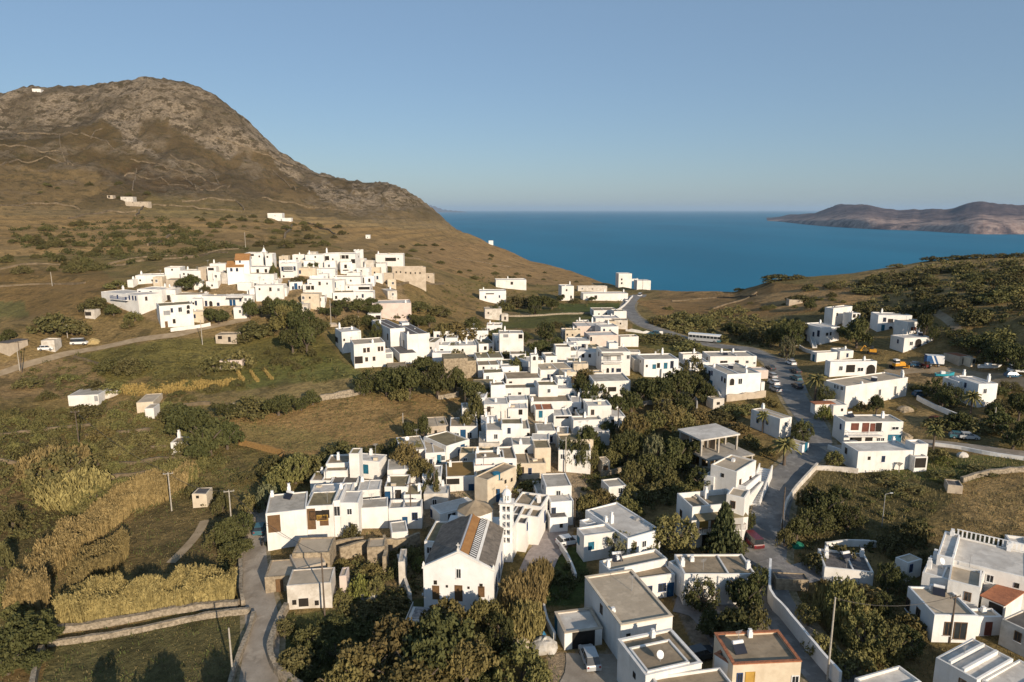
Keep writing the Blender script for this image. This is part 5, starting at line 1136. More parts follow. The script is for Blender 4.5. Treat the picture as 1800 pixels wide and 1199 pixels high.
m.poly(fr_); m.poly(bk_[::-1]); m.quad(fr_[1], bk_[1], bk_[2], fr_[2]); m.quad(bk_[0], fr_[0], fr_[4], bk_[4]); m.quad(fr_[4], fr_[3], bk_[3], bk_[4]); m.quad(fr_[3], fr_[2], bk_[2], bk_[3])
m.build('wall', WHITEB, ch)
def slope_slab(a0, a1, y0, y1, th, mt, nm, par=None, lift=.02):
    def zz(x): return he + RISE*(1-abs(x-Lc/2)/(Lc/2)) + lift
    b = MB(); pts = [(a0, y0, zz(a0)), (a1, y0, zz(a1)), (a1, y1, zz(a1)), (a0, y1, zz(a0))]
    b.poly([(x, y, z+th) for x, y, z in pts]); b.poly(pts[::-1])
    for i in range(4):
        j = (i+1) % 4; b.quad(pts[i], pts[j], (pts[j][0], pts[j][1], pts[j][2]+th), (pts[i][0], pts[i][1], pts[i][2]+th))
    return b.build(nm, mt, par or ch)
R_SLT = mat('church_roof', (.22,.185,.15), .9, scale=1.4, col2=(.12,.105,.09), bump=.8, bscale=4, patch=.4)
rf = slope_slab(.0, Lc/2-.2, .35, dep, .12, R_SLT, 'roof')
slope_slab(Lc/2-.2+.4, Lc*.635, .35, dep, .14, ORANGE, 'roof'); slope_slab(Lc*.637, Lc*.74, .35, dep, .10, VOID, 'roof_glazing'); slope_slab(Lc*.742, Lc*.78, .35, dep, .14, WHITE, 'roof')
slope_slab(Lc*.782, Lc, .35, dep, .12, R_SLT, 'roof')
bb = MB()
for k in range(int(dep/.55)):
    y = .5+k*.55; x0, x1 = Lc*.645, Lc*.735
    z0, z1 = [he + RISE*(1-abs(x-Lc/2)/(Lc/2)) + .14 for x in (x0, x1)]
    bb.quad((x0, y, z0), (x1, y, z1), (x1, y+.22, z1), (x0, y+.22, z0)); bb.quad((x0, y, z0-.1), (x1, y, z1-.1), (x1, y, z1), (x0, y, z0))
bb.build('glazing_bars', PALEW, ch)
cp = MB()
for a_, b_ in (((-.15, -.08, he-.05), (Lc/2, -.08, he+RISE+.1)), ((Lc/2, -.08, he+RISE+.1), (Lc+.15, -.08, he-.05))):
    d_ = Vector(b_)-Vector(a_); cp.quad((a_[0], -.12, a_[2]), (b_[0], -.12, b_[2]), (b_[0], -.12, b_[2]+.28), (a_[0], -.12, a_[2]+.28)); cp.quad((a_[0], -.12, a_[2]+.28), (b_[0], -.12, b_[2]+.28), (b_[0], .34, b_[2]+.28), (a_[0], .34, a_[2]+.28))
    cp.quad((a_[0], .34, a_[2]+.28), (b_[0], .34, b_[2]+.28), (b_[0], .34, b_[2]), (a_[0], .34, a_[2]))
cp.build('gable_coping', WHITE, ch)
cr = MB(); zt_ = he+RISE+.35; cr.box((Lc/2, .1, zt_), .3, .3, .35); cr.box((Lc/2, .1, zt_+.35), .1, .1, .8); cr.box((Lc/2, .1, zt_+.78), .5, .095, .1)
for x in (0.05, Lc-.05): cr.box((x, .1, he+.2), .3, .3, .5); cr.tube((x, .1, he+.7), (x, .1, he+1.0), .14, .02)
cr.build('cross', WHITE, ch)
def chopen(px, py, kind, ww, hh, nm=None):
    X0, Y0, S = VIEW; d = ray(X0+px/S, Y0+py/S); nn = -n_in; t = (A.x*nn.x+A.y*nn.y)/(d.x*nn.x+d.y*nn.y); p = Vector((0, 0, CAMZ))+d*t
    o = opening(ch, (0, 0), (1, 0), (0, -1), (p.xy-A).dot(u), max(p.z-g0, hh/2+.05), kind, Lc, ww, hh); return o
chopen(1265, 565, 'd', 1.0, 2.1); chopen(1425, 570, 'd', 1.1, 2.4); chopen(1585, 560, 'd', .9, 1.6)
chopen(1425, 432, 'w', .75, 1.5); chopen(1262, 495, 'v', .45, .6); chopen(1583, 518, 'v', .45, .6); chopen(1343, 522, 'v', .3, .35); chopen(1495, 532, 'v', .3, .35)
for y in (2.5, 6, 9.5): opening(ch, (Lc, 0), (0, 1), (1, 0), y, he*.45, 'n', dep, .8, 2.4)
# drum over the crossing
dcx, dcy, dr = Lc*.52, dep+1.9, 2.9; zd = z_at(dcx, dcy, 920.0)
print('drum', zd, he+RISE); zd = max(zd, he+RISE-.2)
m = MB(); oc = [(dcx+dr*math.cos(q), dcy+dr*math.sin(q)) for q in np.linspace(0, 2*math.pi, 9)[:-1]+.39]
m.prism(oc, -.5, zd); dd = m.build('drum', WHITE, ch)
m = MB(); oc = [(dcx+(dr+.15)*math.cos(q), dcy+(dr+.15)*math.sin(q)) for q in np.linspace(0, 2*math.pi, 9)[:-1]+.39]
for i in range(8):
    a_, b_ = oc[i], oc[(i+1) % 8]; m.poly([(*a_, zd+.02), (*b_, zd+.02), (dcx, dcy, zd+1.5)])
m.build('drum_roof', R_TAN, dd)
m = MB(); m.prism([(.6, dep), (Lc-.6, dep), (Lc-.6, dep+4.6), (.6, dep+4.6)], -1, he-.3); m.build('chancel', WHITE, ch)
# terrace in front
tw = 9.2; z0 = .15
m = MB(); m.prism([(-1.6, -4.6), (Lc*.62, -4.6), (Lc*.62, -.02), (-1.6, -.02)], -2.2, z0); m.build('terrace', WHITE, ch)
m = MB(); m.prism([(-1.2, -4.2), (Lc*.6, -4.2), (Lc*.6, -.1), (-1.2, -.1)], z0-.1, z0+.01); m.build('terrace_floor', mat('pebble_mosaic', (.42,.40,.38), .9, scale=1.6, col2=(.17,.17,.18), detail=1), ch)
m = MB()
for a_, b_ in (((-1.5, -4.5), (Lc*.61, -4.5)), ((-1.5, -4.45), (-1.5, -.3))):
    m.tube((*a_, z0+.9), (*b_, z0+.9), .05, n=5)
    q_ = Vector(b_)-Vector(a_); k_ = int(q_.length/.35)
    for i in range(k_+1):
        p_ = Vector(a_)+q_*i/k_; m.tube((p_.x, p_.y, z0), (p_.x, p_.y, z0+.9), .025, n=4)
m.build('railing', PALEW, ch)
# bell tower: a thing of its own beside the nave
tx, ty = Lc+.35, dep+.9; wp = A + u*tx + n_in*ty; ztop = z_at(tx, ty, 882.5)
print('tower top', ztop)
bt = empty('bell_tower', (wp.x, wp.y, g0), rz, 'slim white openwork bell tower rising beside the church roof', 'bell tower'); TW = 2.0; base_z = ztop*.36; nt_ = 5
m = MB(); m.box((0, 0, -1), TW+.1, TW+.1, base_z+1); m.build('base', WHITEB, bt)
th = (ztop-base_z)/nt_
for k in range(nt_):
    z = base_z + k*th; f = MB(); h_ = TW/2
    f.box((0, 0, z+.002), TW+.16, TW+.16, .13)
    for sx in (-1, 1):
        for sy in (-1, 1): f.box((sx*(h_-.2), sy*(h_-.2), z+.13), .4, .4, th-.133)
    for dx, dy in ((0, -1), (0, 1), (1, 0), (-1, 0)):
        f.box((dx*(h_-.14), dy*(h_-.14), z+.13), .17 if dy else .28, .28 if dy else .17, th-.133)
        f.box((dx*(h_-.16), dy*(h_-.16), z+th-.32), (TW-.8-.002) if dy else .24, .24 if dy else (TW-.8-.002), .3)
    f.build('belfry_tier', WHITEB, bt)
m = MB(); m.box((0, 0, ztop), TW+.3, TW+.3, .16); m.build('cornice', WHITE, bt)
m = MB(); m.tube((0, 0, ztop+.16), (0, 0, ztop+.5), .72, .72, 8)
for q in range(8): m.tube((.58*math.cos(q*.785), .58*math.sin(q*.785), ztop+.5), (.58*math.cos(q*.785), .58*math.sin(q*.785), ztop+1.35), .13, .13, 6)
m.tube((0, 0, ztop+1.35), (0, 0, ztop+1.5), .8, .76, 10); m.build('lantern', WHITEB, bt)
m = MB()
for k in range(5):
    a0, a1 = k/5*1.4, (k+1)/5*1.4; m.tube((0, 0, ztop+1.5+.7*math.sin(a0)), (0, 0, ztop+1.5+.7*math.sin(a1)), .68*math.cos(a0), .68*math.cos(a1), 10)
m.tube((0, 0, ztop+2.1), (0, 0, ztop+2.9), .05, .04, 5); m.box((0, 0, ztop+2.55), .4, .06, .07); dm = m.build('dome', WHITEB, bt, smooth=False)
m = MB(); m.tube((0, 0, ztop-th*.75), (0, 0, ztop-th*.35), .42, .2, 10); m.build('bell', mat('bronze', (.12,.09,.05), .5, metal=.5), bt)
# ------------------------------------------------------------------ upper village church, spire, round tower
V_(400, 420, 6)
def gable(label, x0, x1, yt, h, dep, ang, rise, wm, rm, wins=''):
    r = house(label, S_(x0, x1, yt, h, dep, ang), 'light', wm, wins, (), .05, name='church', cat='church')
    root = r['root']; 
    for o in list(root.children):
        if o.name.startswith('roof'): bpy.data.objects.remove(o)
    A_, u_, n_, L_, d_, z_ = r['A'], r['u'], r['n'], r['L'], r['d'], r['zt']; off = Vector(root.location)
    W = lambda a, b, z: Vector(((A_+u_*a+n_*b).x, (A_+u_*a+n_*b).y, z)) - off
    m = MB(); e = .25
    m.poly([W(0, 0, z_), W(0, d_, z_), W(0, d_/2, z_+rise)][::-1]); m.poly([W(L_, 0, z_), W(L_, d_, z_), W(L_, d_/2, z_+rise)]); m.build('gable', WALLS[wm], root)
    m = MB(); k = rise/(d_/2)
    m.quad(W(-e, -e, z_+.06-k*e), W(L_+e, -e, z_+.06-k*e), W(L_+e, d_/2, z_+rise+.06), W(-e, d_/2, z_+rise+.06)); m.quad(W(-e, d_/2, z_+rise+.06), W(L_+e, d_/2, z_+rise+.06), W(L_+e, d_+e, z_+.06-k*e), W(-e, d_+e, z_+.06-k*e))
    m.quad(W(-e, -e, z_-.02-k*e), W(L_+e, -e, z_-.02-k*e), W(L_+e, -e, z_+.06-k*e), W(-e, -e, z_+.06-k*e))
    m.build('roof', rm, root); return r
gable('lower aisle of the blue walled church with orange roof', -10, 165, 295, 6.5, 7, 14, 1.8, 'fresh', ORANGE, 'n:40,325,.8,1.2 n:100,325,.8,1.2')
gable('upper nave of the blue walled church with orange roof', 80, 225, 222, 8.0, 7, 14, 2.0, 'fresh', ORANGE, 'n:130,235,.6,.8')
p = hit(400+395/6, 420+290/6); sp = empty('bell_tower', p, 0, 'pointed white spire tower of the upper village church', 'bell tower'); k = (290-90)/6/(F/(p.y*CT-(p.z-CAMZ)*ST)); 
m = MB(); m.box((0, 0, -1), 2.2, 2.2, k*.5+1); m.build('tower_base', WHITE, sp)
m = MB()
for sx in (-.75, .75):
    for sy in (-.75, .75): m.box((sx, sy, k*.5), .45, .45, k*.24)
m.box((0, 0, k*.74), 2.1, 2.1, .2); m.build('belfry', WHITE, sp)
m = MB(); m.tube((0, 0, k*.74+.2), (0, 0, k), 1.0, .05, 8); m.tube((0, 0, k), (0, 0, k+.8), .05, .04, 4); m.build('spire', WHITE, sp)
p = hit(400+1385/6, 420+232/6); k = 108/6/(F/(p.y*CT-(p.z-CAMZ)*ST)); rr_ = 50/6/(F/(p.y*CT-(p.z-CAMZ)*ST))
wmill = empty('round_tower', p, 0, 'round white windmill stump with notched top in the upper village', 'windmill'); m = MB(); m.tube((0, 0, -1), (0, 0, k), rr_*1.06, rr_, 24); m.build('tower_wall', WHITE, wmill)
m = MB()
for q in range(7): m.box((rr_*.86*math.cos(q*.9), rr_*.86*math.sin(q*.9), k+.002), .7, .7, .5, rz=q*.9)
m.build('parapet', WHITE, wmill); m = MB(); m.box((.3, -rr_*1.0, k*.05), .9, .3, 1.9); m.build('door', BROWN, wmill)
# ------------------------------------------------------------------ unfinished concrete building
V_(950, 700, 4.49)
P, u, Lf, dp, zt = corner3((950+1270/4.49, 700+325/4.49), (950+1560/4.49, 700+278/4.49), (950+1100/4.49, 700+248/4.49), 'l', 7.2)
A = P.xy; n_in = Vector((-u.y, u.x)); g0 = min(H(*A), H(*(A+u*Lf))); rz = math.atan2(u.y, u.x); dp = min(max(dp, 7), 12)
uc = empty('concrete_frame', (A.x, A.y, g0), rz, 'unfinished concrete frame building with bare columns and pale slab roof', 'building'); zt -= g0; print('frame', Lf, dp, zt)
HOUSES.append(dict(root=uc, quad=[A, A+u*Lf*1.2-n_in*3, A+u*Lf*1.2+n_in*dp, A+n_in*dp], A=A-n_in*3, u=u, n=n_in, L=Lf*1.22, d=dp+3, px=proj((A.x, A.y, g0+zt)), ref='the unfinished concrete frame', label='', zt=0))
f1 = zt*.52
def slab(nm, x0, y0, x1, y1, z, t, mt=CONC):
    m = MB(); m.prism([(x0, y0), (x1, y0), (x1, y1), (x0, y1)], z-t, z); return m.build(nm, mt, uc)
slab('roof_slab', -.3, -.3, Lf+.3, dp+.3, zt, .32, R_LIGHT); slab('floor_slab', -.2, -2.6, Lf*.5, dp, f1, .3); slab('floor_slab', Lf*.5+.01, -2.9, Lf*1.22, dp*.7, f1-.35, .3); slab('ground_slab', -.2, -2.9, Lf*1.22, dp, .3, 1.5)
for lv, (zA, zB) in enumerate(((f1, zt-.32), (.3, f1-.3))):
    for x in (0.15, Lf*.48, Lf-.15) + ((Lf*1.18,) if lv else ()):
        for y in ((.1, dp*.5, dp-.2) if not lv else (-2.5, .1, dp*.5)):
            m = MB(); zb_ = zB if not (lv and x > Lf*.5) else zB-.35; m.box((x, y, zA if lv == 0 or x <= Lf else .3), .35, .35, zb_-zA-.002 if zb_ > zA else .5); m.build('column', CONC, uc)
m = MB(); m.prism([(.4, dp-.4), (Lf-.3, dp-.4), (Lf-.3, dp-.2), (.4, dp-.2)], .3, zt-.33); m.build('back_wall', CONC, uc)
m = MB(); m.box((Lf*.25, -.4, .3), Lf*.42, .2, 1.1); m.build('infill_wall', CREAM, uc)
m = MB(); m.box((Lf*.62, dp*.6, .3), .2, dp*.5, zt-.7); m.build('partition', BEIGE, uc)
for i in range(6):
    m = MB(); m.tube((.5+i*Lf/7, dp*.4, f1), (.6+i*Lf/7, dp*.4, zt-.33), .06, n=5); m.build('prop', WOOD, uc)
# ------------------------------------------------------------------ balconies, awnings, stairs on named houses
def addpart(r, nm, m, mt):
    o = m.build(nm, mt, r['root']); o.data.transform(Mx.Translation(-r['off'])); return o
def wpt(r, a, b): v = r['A'] + r['u']*a + r['n']*b; return (v.x, v.y)
def balcony(r, a0, a1, z, depth=1.4, mt=WHITE, rail=WOOD, roofm=None, zr=None):
    rzz = math.atan2(r['u'].y, r['u'].x); q = [wpt(r, a0, -depth), wpt(r, a1, -depth), wpt(r, a1, -.01), wpt(r, a0, -.01)]
    m = MB(); m.prism(q, z-.2, z); addpart(r, 'balcony', m, mt)
    m = MB(); k = max(2, int((a1-a0)/.3))
    for i in range(k+1): x, y = wpt(r, a0+(a1-a0)*i/k, -depth+.05); m.tube((x, y, z), (x, y, z+.95), .035, n=4)
    p0, p1 = wpt(r, a0, -depth+.05), wpt(r, a1, -depth+.05); m.tube((*p0, z+.95), (*p1, z+.95), .05, n=5)
    for aa_ in (a0+.03, a1-.03): m.tube((*wpt(r, aa_, -depth+.05), z+.95), (*wpt(r, aa_, 0), z+.95), .05, n=5)
    addpart(r, 'railing', m, rail)
    if roofm:
        q = [wpt(r, a0-.2, -depth-.25), wpt(r, a1+.2, -depth-.25), wpt(r, a1+.2, -.01), wpt(r, a0-.2, -.01)]
        A2 = sum(q[i][0]*q[(i+1)%4][1]-q[(i+1)%4][0]*q[i][1] for i in range(4)); m = MB(); m.prism(q, [zr-.5, zr-.5, zr-.12, zr-.12], [zr-.38, zr-.38, zr, zr]) if A2 > 0 else m.prism(q, zr-.2, zr)
        addpart(r, 'awning', m, roofm)
def ringbox(r, a0, a1, b0_, b1, h_):
    L2, D2 = r['L'], r['d']; t = .22
    q = [(a0*L2, b0_*D2), (a1*L2, b0_*D2), (a1*L2, b1*D2), (a0*L2, b1*D2)]; m = MB(); z_ = r['zr']
    for (x0, y0, x1, y1) in ((q[0][0], q[0][1], q[1][0], q[0][1]+t), (q[0][0], q[3][1]-t, q[1][0], q[3][1]), (q[0][0], q[0][1]+t, q[0][0]+t, q[3][1]-t), (q[1][0]-t, q[0][1]+t, q[1][0], q[3][1]-t)):
        m.prism([wpt(r, x0, y0), wpt(r, x1, y0), wpt(r, x1, y1), wpt(r, x0, y1)], z_-.05, z_+h_)
    addpart(r, 'raised_parapet', m, WHITE); m = MB(); m.prism([wpt(r, q[0][0]+t, q[0][1]+t), wpt(r, q[1][0]-t, q[0][1]+t), wpt(r, q[2][0]-t, q[2][1]-t), wpt(r, q[3][0]+t, q[3][1]-t)], z_-.05, z_+h_-.2); addpart(r, 'raised_roof', m, R_TAN)
ringbox(hB, .05, .80, .04, .70, .5)
hC = next(q for q in HOUSES if q.get('ref') == 'the corner house with dividing ridges')
for b_ in (.33, .66):
    m = MB(); m.prism([wpt(hC, .25, b_*hC['d']), wpt(hC, hC['L']-.25, b_*hC['d']), wpt(hC, hC['L']-.25, b_*hC['d']+.3), wpt(hC, .25, b_*hC['d']+.3)], hC['zr']-.05, hC['zt']+.25); addpart(hC, 'dividing_parapet', m, WHITE)
b0 = hY['zt']; balcony(hY, .6, hY['L']-.4, b0-4.0, 1.5, WHITE, WOOD, R_OLIVE, b0-1.2)
balcony(hR, .3, hR['L']*.62, hR['zt']-2.9, 1.3, WHITE, PALEW)
balcony(hW, .4, hW['L']*.7, hW['zt']-3.1, 1.2, WHITE, PALEW, R_GREY, hW['zt']-.3)
for nm_, a0, a1 in (('the cypress balcony house', 1.5, 5),('the dark pergola house', 0, 5),('the blue shutter row', 7, 16)):
    r = next(h for h in HOUSES if h.get('ref') == nm_); balcony(r, a0, min(a1, r['L']-.2), H(*r['A'])+ (3.0 if 'row' not in nm_ else .9), 1.2, WHITE, NAVY if 'blue' in nm_ else PALEW, R_DARK if 'pergola' in nm_ else None, r['zt']-.3)
# white diagonal stair parapet of the arched window house and of the stair-and-balcony house
def stair(label, p0, p1, z0, z1, wd, mt=WHITE, n=12):
    P0 = hit(*p0).xy; P1 = hit(*p1).xy
    d = (P1-P0); L_ = d.length; g = H(*P0); rz_ = math.atan2(d.y, d.x)
    root = empty('outside_stair', (P0.x, P0.y, g), rz_, label, 'stairs')
    m = MB()
    for i in range(n): m.box((L_*(i+.5)/n, 0, -.5), L_/n, wd, .5+z0+(z1-z0)*(i+1)/n)
    m.build('steps', mt, root); m = MB()
    m.prism([(0, wd/2), (L_, wd/2), (L_, wd/2+.2), (0, wd/2+.2)], [-.5, -.5, -.5, -.5], [z0+.7, z1+.9, z1+.9, z0+.7]); m.prism([(0, -wd/2-.2), (L_, -wd/2-.2), (L_, -wd/2), (0, -wd/2)], [-.5]*4, [z0+.7, z1+.9, z1+.9, z0+.7])
    m.build('parapet', mt, root); return root
stair('white outside stair on the shaded side of the arched window house', (1270,700), (1256,676), .2, 2.8, 1.2)
stair('white flight of steps dropping beside the tall street house', (1322,888), (1345,838), .1, 2.6, 2.2, n=16)
stair('narrow white stair against the stair and balcony house', (1432,612), (1423,594), .2, 2.6, 1.0)
# ------------------------------------------------------------------ vegetation
def leafmat(name, c1, c2, ov=.22):
    m = mat(name, c1, .8, scale=1.1, col2=c2, objvar=ov, spec=.15, detail=3); return m
L_DARK = leafmat('dark_leaves', (.098,.098,.034), (.052,.056,.02)); L_OLV = leafmat('olive_leaves', (.185,.165,.06), (.10,.095,.034))
L_YEL = leafmat('yellow_green_leaves', (.21,.21,.055), (.12,.13,.036)); L_BRN = leafmat('autumn_brown_leaves', (.185,.148,.055), (.10,.08,.03))
L_MID = leafmat('scrub_leaves', (.135,.12,.045), (.075,.068,.027)); L_GREY = leafmat('grey_green_leaves', (.17,.165,.085), (.10,.10,.05)); L_REED = leafmat('reed_leaves', (.335,.26,.105), (.175,.138,.055)); L_FIR = leafmat('fir_needles', (.085,.095,.038), (.05,.058,.024))
BARK = mat('bark', (.13,.10,.075), .95, scale=3, bump=.6, bscale=8); PALE_BARK = mat('pale_bark', (.36,.32,.27), .95, scale=3)
def leaves(cent, rads, per, size, flat=0.0, up=0.0, rng=RNG, aspect=1.6):
    """clumps of leaf faces round the given centres"""
    cent = np.asarray(cent); n = len(cent)*per; C = np.repeat(cent, per, 0); R_ = np.repeat(np.asarray(rads), per)[:, None]
    d = rng.normal(size=(n, 3)); d /= np.linalg.norm(d, axis=1)[:, None]; p = C + d*R_*rng.uniform(.35, 1.0, (n, 1))**.6*np.array((1, 1, 1-flat))
    nrm = d + rng.normal(size=(n, 3))*.7; nrm[:, 2] += .25; nrm /= np.linalg.norm(nrm, axis=1)[:, None]
    a = np.cross(nrm, rng.normal(size=(n, 3))); a[:, 2] += up; a /= np.linalg.norm(a, axis=1)[:, None]; b = np.cross(nrm, a); b /= np.linalg.norm(b, axis=1)[:, None]
    s = size*rng.uniform(.6, 1.35, (n, 1)); a *= s*aspect; b *= s
    v = np.stack([p-a*.5, p+b*.5, p+a*.5, p-b*.5], 1).reshape(-1, 3); f = np.arange(n*4).reshape(-1, 4); return v, f
def crown_mesh(name, kind, m, seed):
    rng = np.random.default_rng(seed); u_ = lambda a, b, n=None: rng.uniform(a, b, n)
    if kind == 'round':
        nl = 9; cs = []; rs = []
        for i in range(nl):
            a = i*2.4+u_(0, .6); rr = u_(.15, .58); lz = u_(.42, .80) - rr*.22; lr = u_(.30, .46)
            k = int(18); q = rng.normal(size=(k, 3)); q /= np.linalg.norm(q, axis=1)[:, None]; q[:, 2] = np.abs(q[:, 2])*1.2-.35
            c_ = np.array((rr*math.cos(a), rr*math.sin(a), lz)) + q*lr*np.array((1, 1, .52))*u_(.7, 1.0, (k, 1)); cs.append(c_); rs.append(np.full(k, .11)*u_(.8, 1.5, k))
        v, f = leaves(np.concatenate(cs), np.concatenate(rs), 24, .062, rng=rng)
    elif kind == 'loose':
        k = 95; q = rng.normal(size=(k, 3)); q /= np.linalg.norm(q, axis=1)[:, None]; r_ = u_(.45, 1.0, (k, 1))**.5*(.75+.3*vnoise(q[:, 0]*2+5, q[:, 1]*2+9, seed))[:, None]
        c_ = q*r_*np.array((.86, .86, .44)) + np.array((0, 0, .54)); v, f = leaves(c_, u_(.08, .17, k), 26, .055, rng=rng)
    elif kind == 'bush':
        k = 60; a = u_(0, 6.28, k); r_ = u_(0, .85, k)**.6; hgt = (1-r_**2)*u_(.35, .95, k)+.08
        v, f = leaves(np.stack([r_*np.cos(a), r_*np.sin(a), hgt*.85], 1), u_(.12, .24, k), 24, .085, rng=rng)
    elif kind == 'small':
        k = 16; a = u_(0, 6.28, k); r_ = u_(0, .7, k)**.6
        v, f = leaves(np.stack([r_*np.cos(a), r_*np.sin(a), (1-r_**2)*u_(.3, .8, k)], 1), u_(.2, .34, k), 12, .2, rng=rng)
    elif kind == 'cypress':
        k = 110; z = u_(.03, .98, k); r_ = .85*np.sin(np.clip(z*1.05+.12, 0, 1)*math.pi)**.6*(1-z*.35); a = u_(0, 6.28, k)
        v, f = leaves(np.stack([r_*np.cos(a), r_*np.sin(a), z], 1), np.full(k, .17), 24, .07, rng=rng, up=1)
        f_ = v.reshape(-1, 4, 3); v = v
    elif kind == 'fir':
        cs = []; rs = []
        for t in range(9):
            z = .16+t*.095; R0 = .95*(1-t/9.6)
            for b in range(9):
                a = b*6.283/9+t*.5+u_(-.12, .12)
                for k in range(1, 6):
                    q = R0*k/5*u_(.9, 1.05); cs.append((q*math.cos(a), q*math.sin(a), z + .02*math.sin(k) - q*.03)); rs.append(.09)
        v, f = leaves(np.array(cs), np.array(rs), 9, .075, flat=.75, rng=rng)
    elif kind == 'reedclump':
        n = 900; a = u_(0, 6.28, n); r_ = u_(0, .75, n)**.6; x = r_*np.cos(a); y = r_*np.sin(a); lean = .32*r_+u_(-.06, .06, n); h = u_(.55, 1.0, n)*(1-.35*r_**2)
        b = np.stack([x, y, np.zeros(n)], 1); t = np.stack([x+lean*np.cos(a), y+lean*np.sin(a), h], 1); th = u_(0, 6.28, n); w_ = .022*np.stack([np.cos(th), np.sin(th), np.zeros(n)], 1)
        v1 = np.stack([b-w_, b+w_, t+w_*.5, t-w_*.5], 1).reshape(-1, 3); pos = b + (t-b)*u_(.45, 1.02, (n, 1)); v2, f2 = leaves(pos, np.full(n, .07), 4, .055, up=1.4, aspect=3.2, rng=rng)
        v = np.concatenate([v1, v2]); f = np.arange(len(v)).reshape(-1, 4)
    elif kind == 'palm':
        vs = []
        for k in range(34):
            a = k*2.399; el = 1.15-1.5*(k/34); L_ = u_(.85, 1.05); p = np.array((0, 0, .86)); d = np.array((math.cos(a)*math.cos(el), math.sin(a)*math.cos(el), math.sin(el)*.5)); side = np.array((-math.sin(a), math.cos(a), 0))
            for s in range(6):
                q = p + d*L_/6; q2 = q.copy(); w_ = .12*math.sin((s+.8)/6.6*math.pi); w2 = .12*math.sin((s+1.8)/6.6*math.pi) if s < 5 else .01
                dr = np.array((0, 0, -.05)); vs += [p-side*w_+dr, p, q, q-side*w2+dr, p, p+side*w_+dr, q+side*w2+dr, q]
                p = q; d = d + np.array((0, 0, -.085))
        v = np.array(vs); f = np.arange(len(v)).reshape(-1, 4)
    v[:, 2] = np.maximum(v[:, 2], 0.0)
    return mesh_from(name, v, f, m, False)
def trunk_mesh(name, kind, m, seed):
    b = MB(); r = random.Random(seed)
    if kind == 'palm':
        b.tube((0, 0, -.05), (0, 0, .86), .11, .085, 9); b.tube((0, 0, .80), (0, 0, .9), .13, .09, 9)
    elif kind == 'fir': b.tube((0, 0, -.05), (0, 0, .98), .06, .012, 7)
    elif kind == 'cypress': b.tube((0, 0, -.05), (0, 0, .6), .16, .08, 7)
    elif kind in ('bush', 'small'):
        for i in range(4): a = r.uniform(0, 6.28); b.tube((0, 0, -.1), (.35*math.cos(a), .35*math.sin(a), .45), .05, .02, 5)
    elif kind == 'bare':
        def br(p, d, L_, w_, lv):
            q = (p[0]+d[0]*L_, p[1]+d[1]*L_, p[2]+d[2]*L_*.6); b.tube(p, q, w_, w_*.6, 5)
            if lv: 
                for i in range(3): e = Vector((d[0]+r.uniform(-.8, .8), d[1]+r.uniform(-.8, .8), d[2]+r.uniform(-.1, .5))).normalized(); br(q, e, L_*.72, w_*.6, lv-1)
        br((0, 0, -.05), (0, 0, 1), .42, .07, 4)
    else:
        b.tube((0, 0, -.08), (0, 0, .26), .085, .06, 8)
        for i in range(6):
            a = i*1.05+r.uniform(0, .5); q = (.38*math.cos(a), .38*math.sin(a), .52); b.tube((0, 0, .22), q, .045, .025, 6); b.tube(q, (.62*math.cos(a+.3), .62*math.sin(a+.3), .72), .025, .01, 5)
    return b.mesh(name, m)
PROTO = {}
SPEC = {  # key: crown kind, leaf material, trunk kind, colour word, noun
 'o': ('round', L_DARK, 'tree', 'dark green', 'broad tree'), 'l': ('loose', L_OLV, 'tree', 'olive green', 'loose tree'), 'y': ('bush', L_YEL, 'bush', 'bright green', 'bush'),
 'b': ('round', L_BRN, 'tree', 'golden brown', 'leafy tree'), 'r': ('reedclump', L_REED, None, 'golden green', 'reed clump'), 'c': ('cypress', L_DARK, 'cypress', 'dark', 'cypress'),
 'p': ('palm', L_OLV, 'palm', 'olive green', 'palm tree'), 'n': ('fir', L_FIR, 'fir', 'tiered dark', 'araucaria tree'), 'd': ('bush', L_MID, 'bush', 'dark green', 'shrub'), 's': ('bush', L_GREY, 'bush', 'grey green', 'shrub'),
 'g': ('loose', L_GREY, 'tree', 'grey green', 'olive tree'), 'k': ('bush', L_BRN, 'bush', 'brown', 'bush'), 'x': (None, None, 'bare', 'bare', 'leafless tree'), 'e': ('loose', L_DARK, 'tree', 'deep green', 'open tree'), 'v': ('bush', L_OLV, 'bush', 'olive green', 'bush')}
NAMES = {'o':'broad_tree','l':'tree','y':'bush','b':'tree','r':'reed_clump','c':'cypress','p':'palm_tree','n':'conifer','d':'shrub','s':'shrub','g':'olive_tree','k':'bush','x':'bare_tree','e':'tree','v':'bush'}
NV = 3
def proto(k, i):
    if (k, i) not in PROTO:
        ck, lm, tk, _, _ = SPEC[k]
        PROTO[(k, i)] = (crown_mesh('crown', ck, lm, 100+i*17+ord(k)) if ck else None, trunk_mesh('trunk', tk, PALE_BARK if k == 'x' else BARK, i+3) if tk else None)
    return PROTO[(k, i)]
TREES = []
cnt = 0
def plant(k, loc, w_, h, label=None, group=None):
    global cnt
    cnt += 1; cm, tm = proto(k, cnt % NV)
    t = empty(NAMES[k], loc, RNG.uniform(0, 6.28)); t.scale = (w_/2, w_/2, h)
    nm = NAMES[k]; cat = 'tree' if 'tree' in nm or nm in ('cypress', 'conifer') else ('reeds' if 'reed' in nm else 'bush')
    if cm: link('foliage' if cat != 'tree' else 'crown', cm, t)
    if tm: link('stem' if cat == 'bush' else 'trunk', tm, t)
    t['category'] = cat
    if label: t['label'] = label
    if group: t['group'] = group
    TREES.append((t, k, w_, h)) if label is None else None; return t
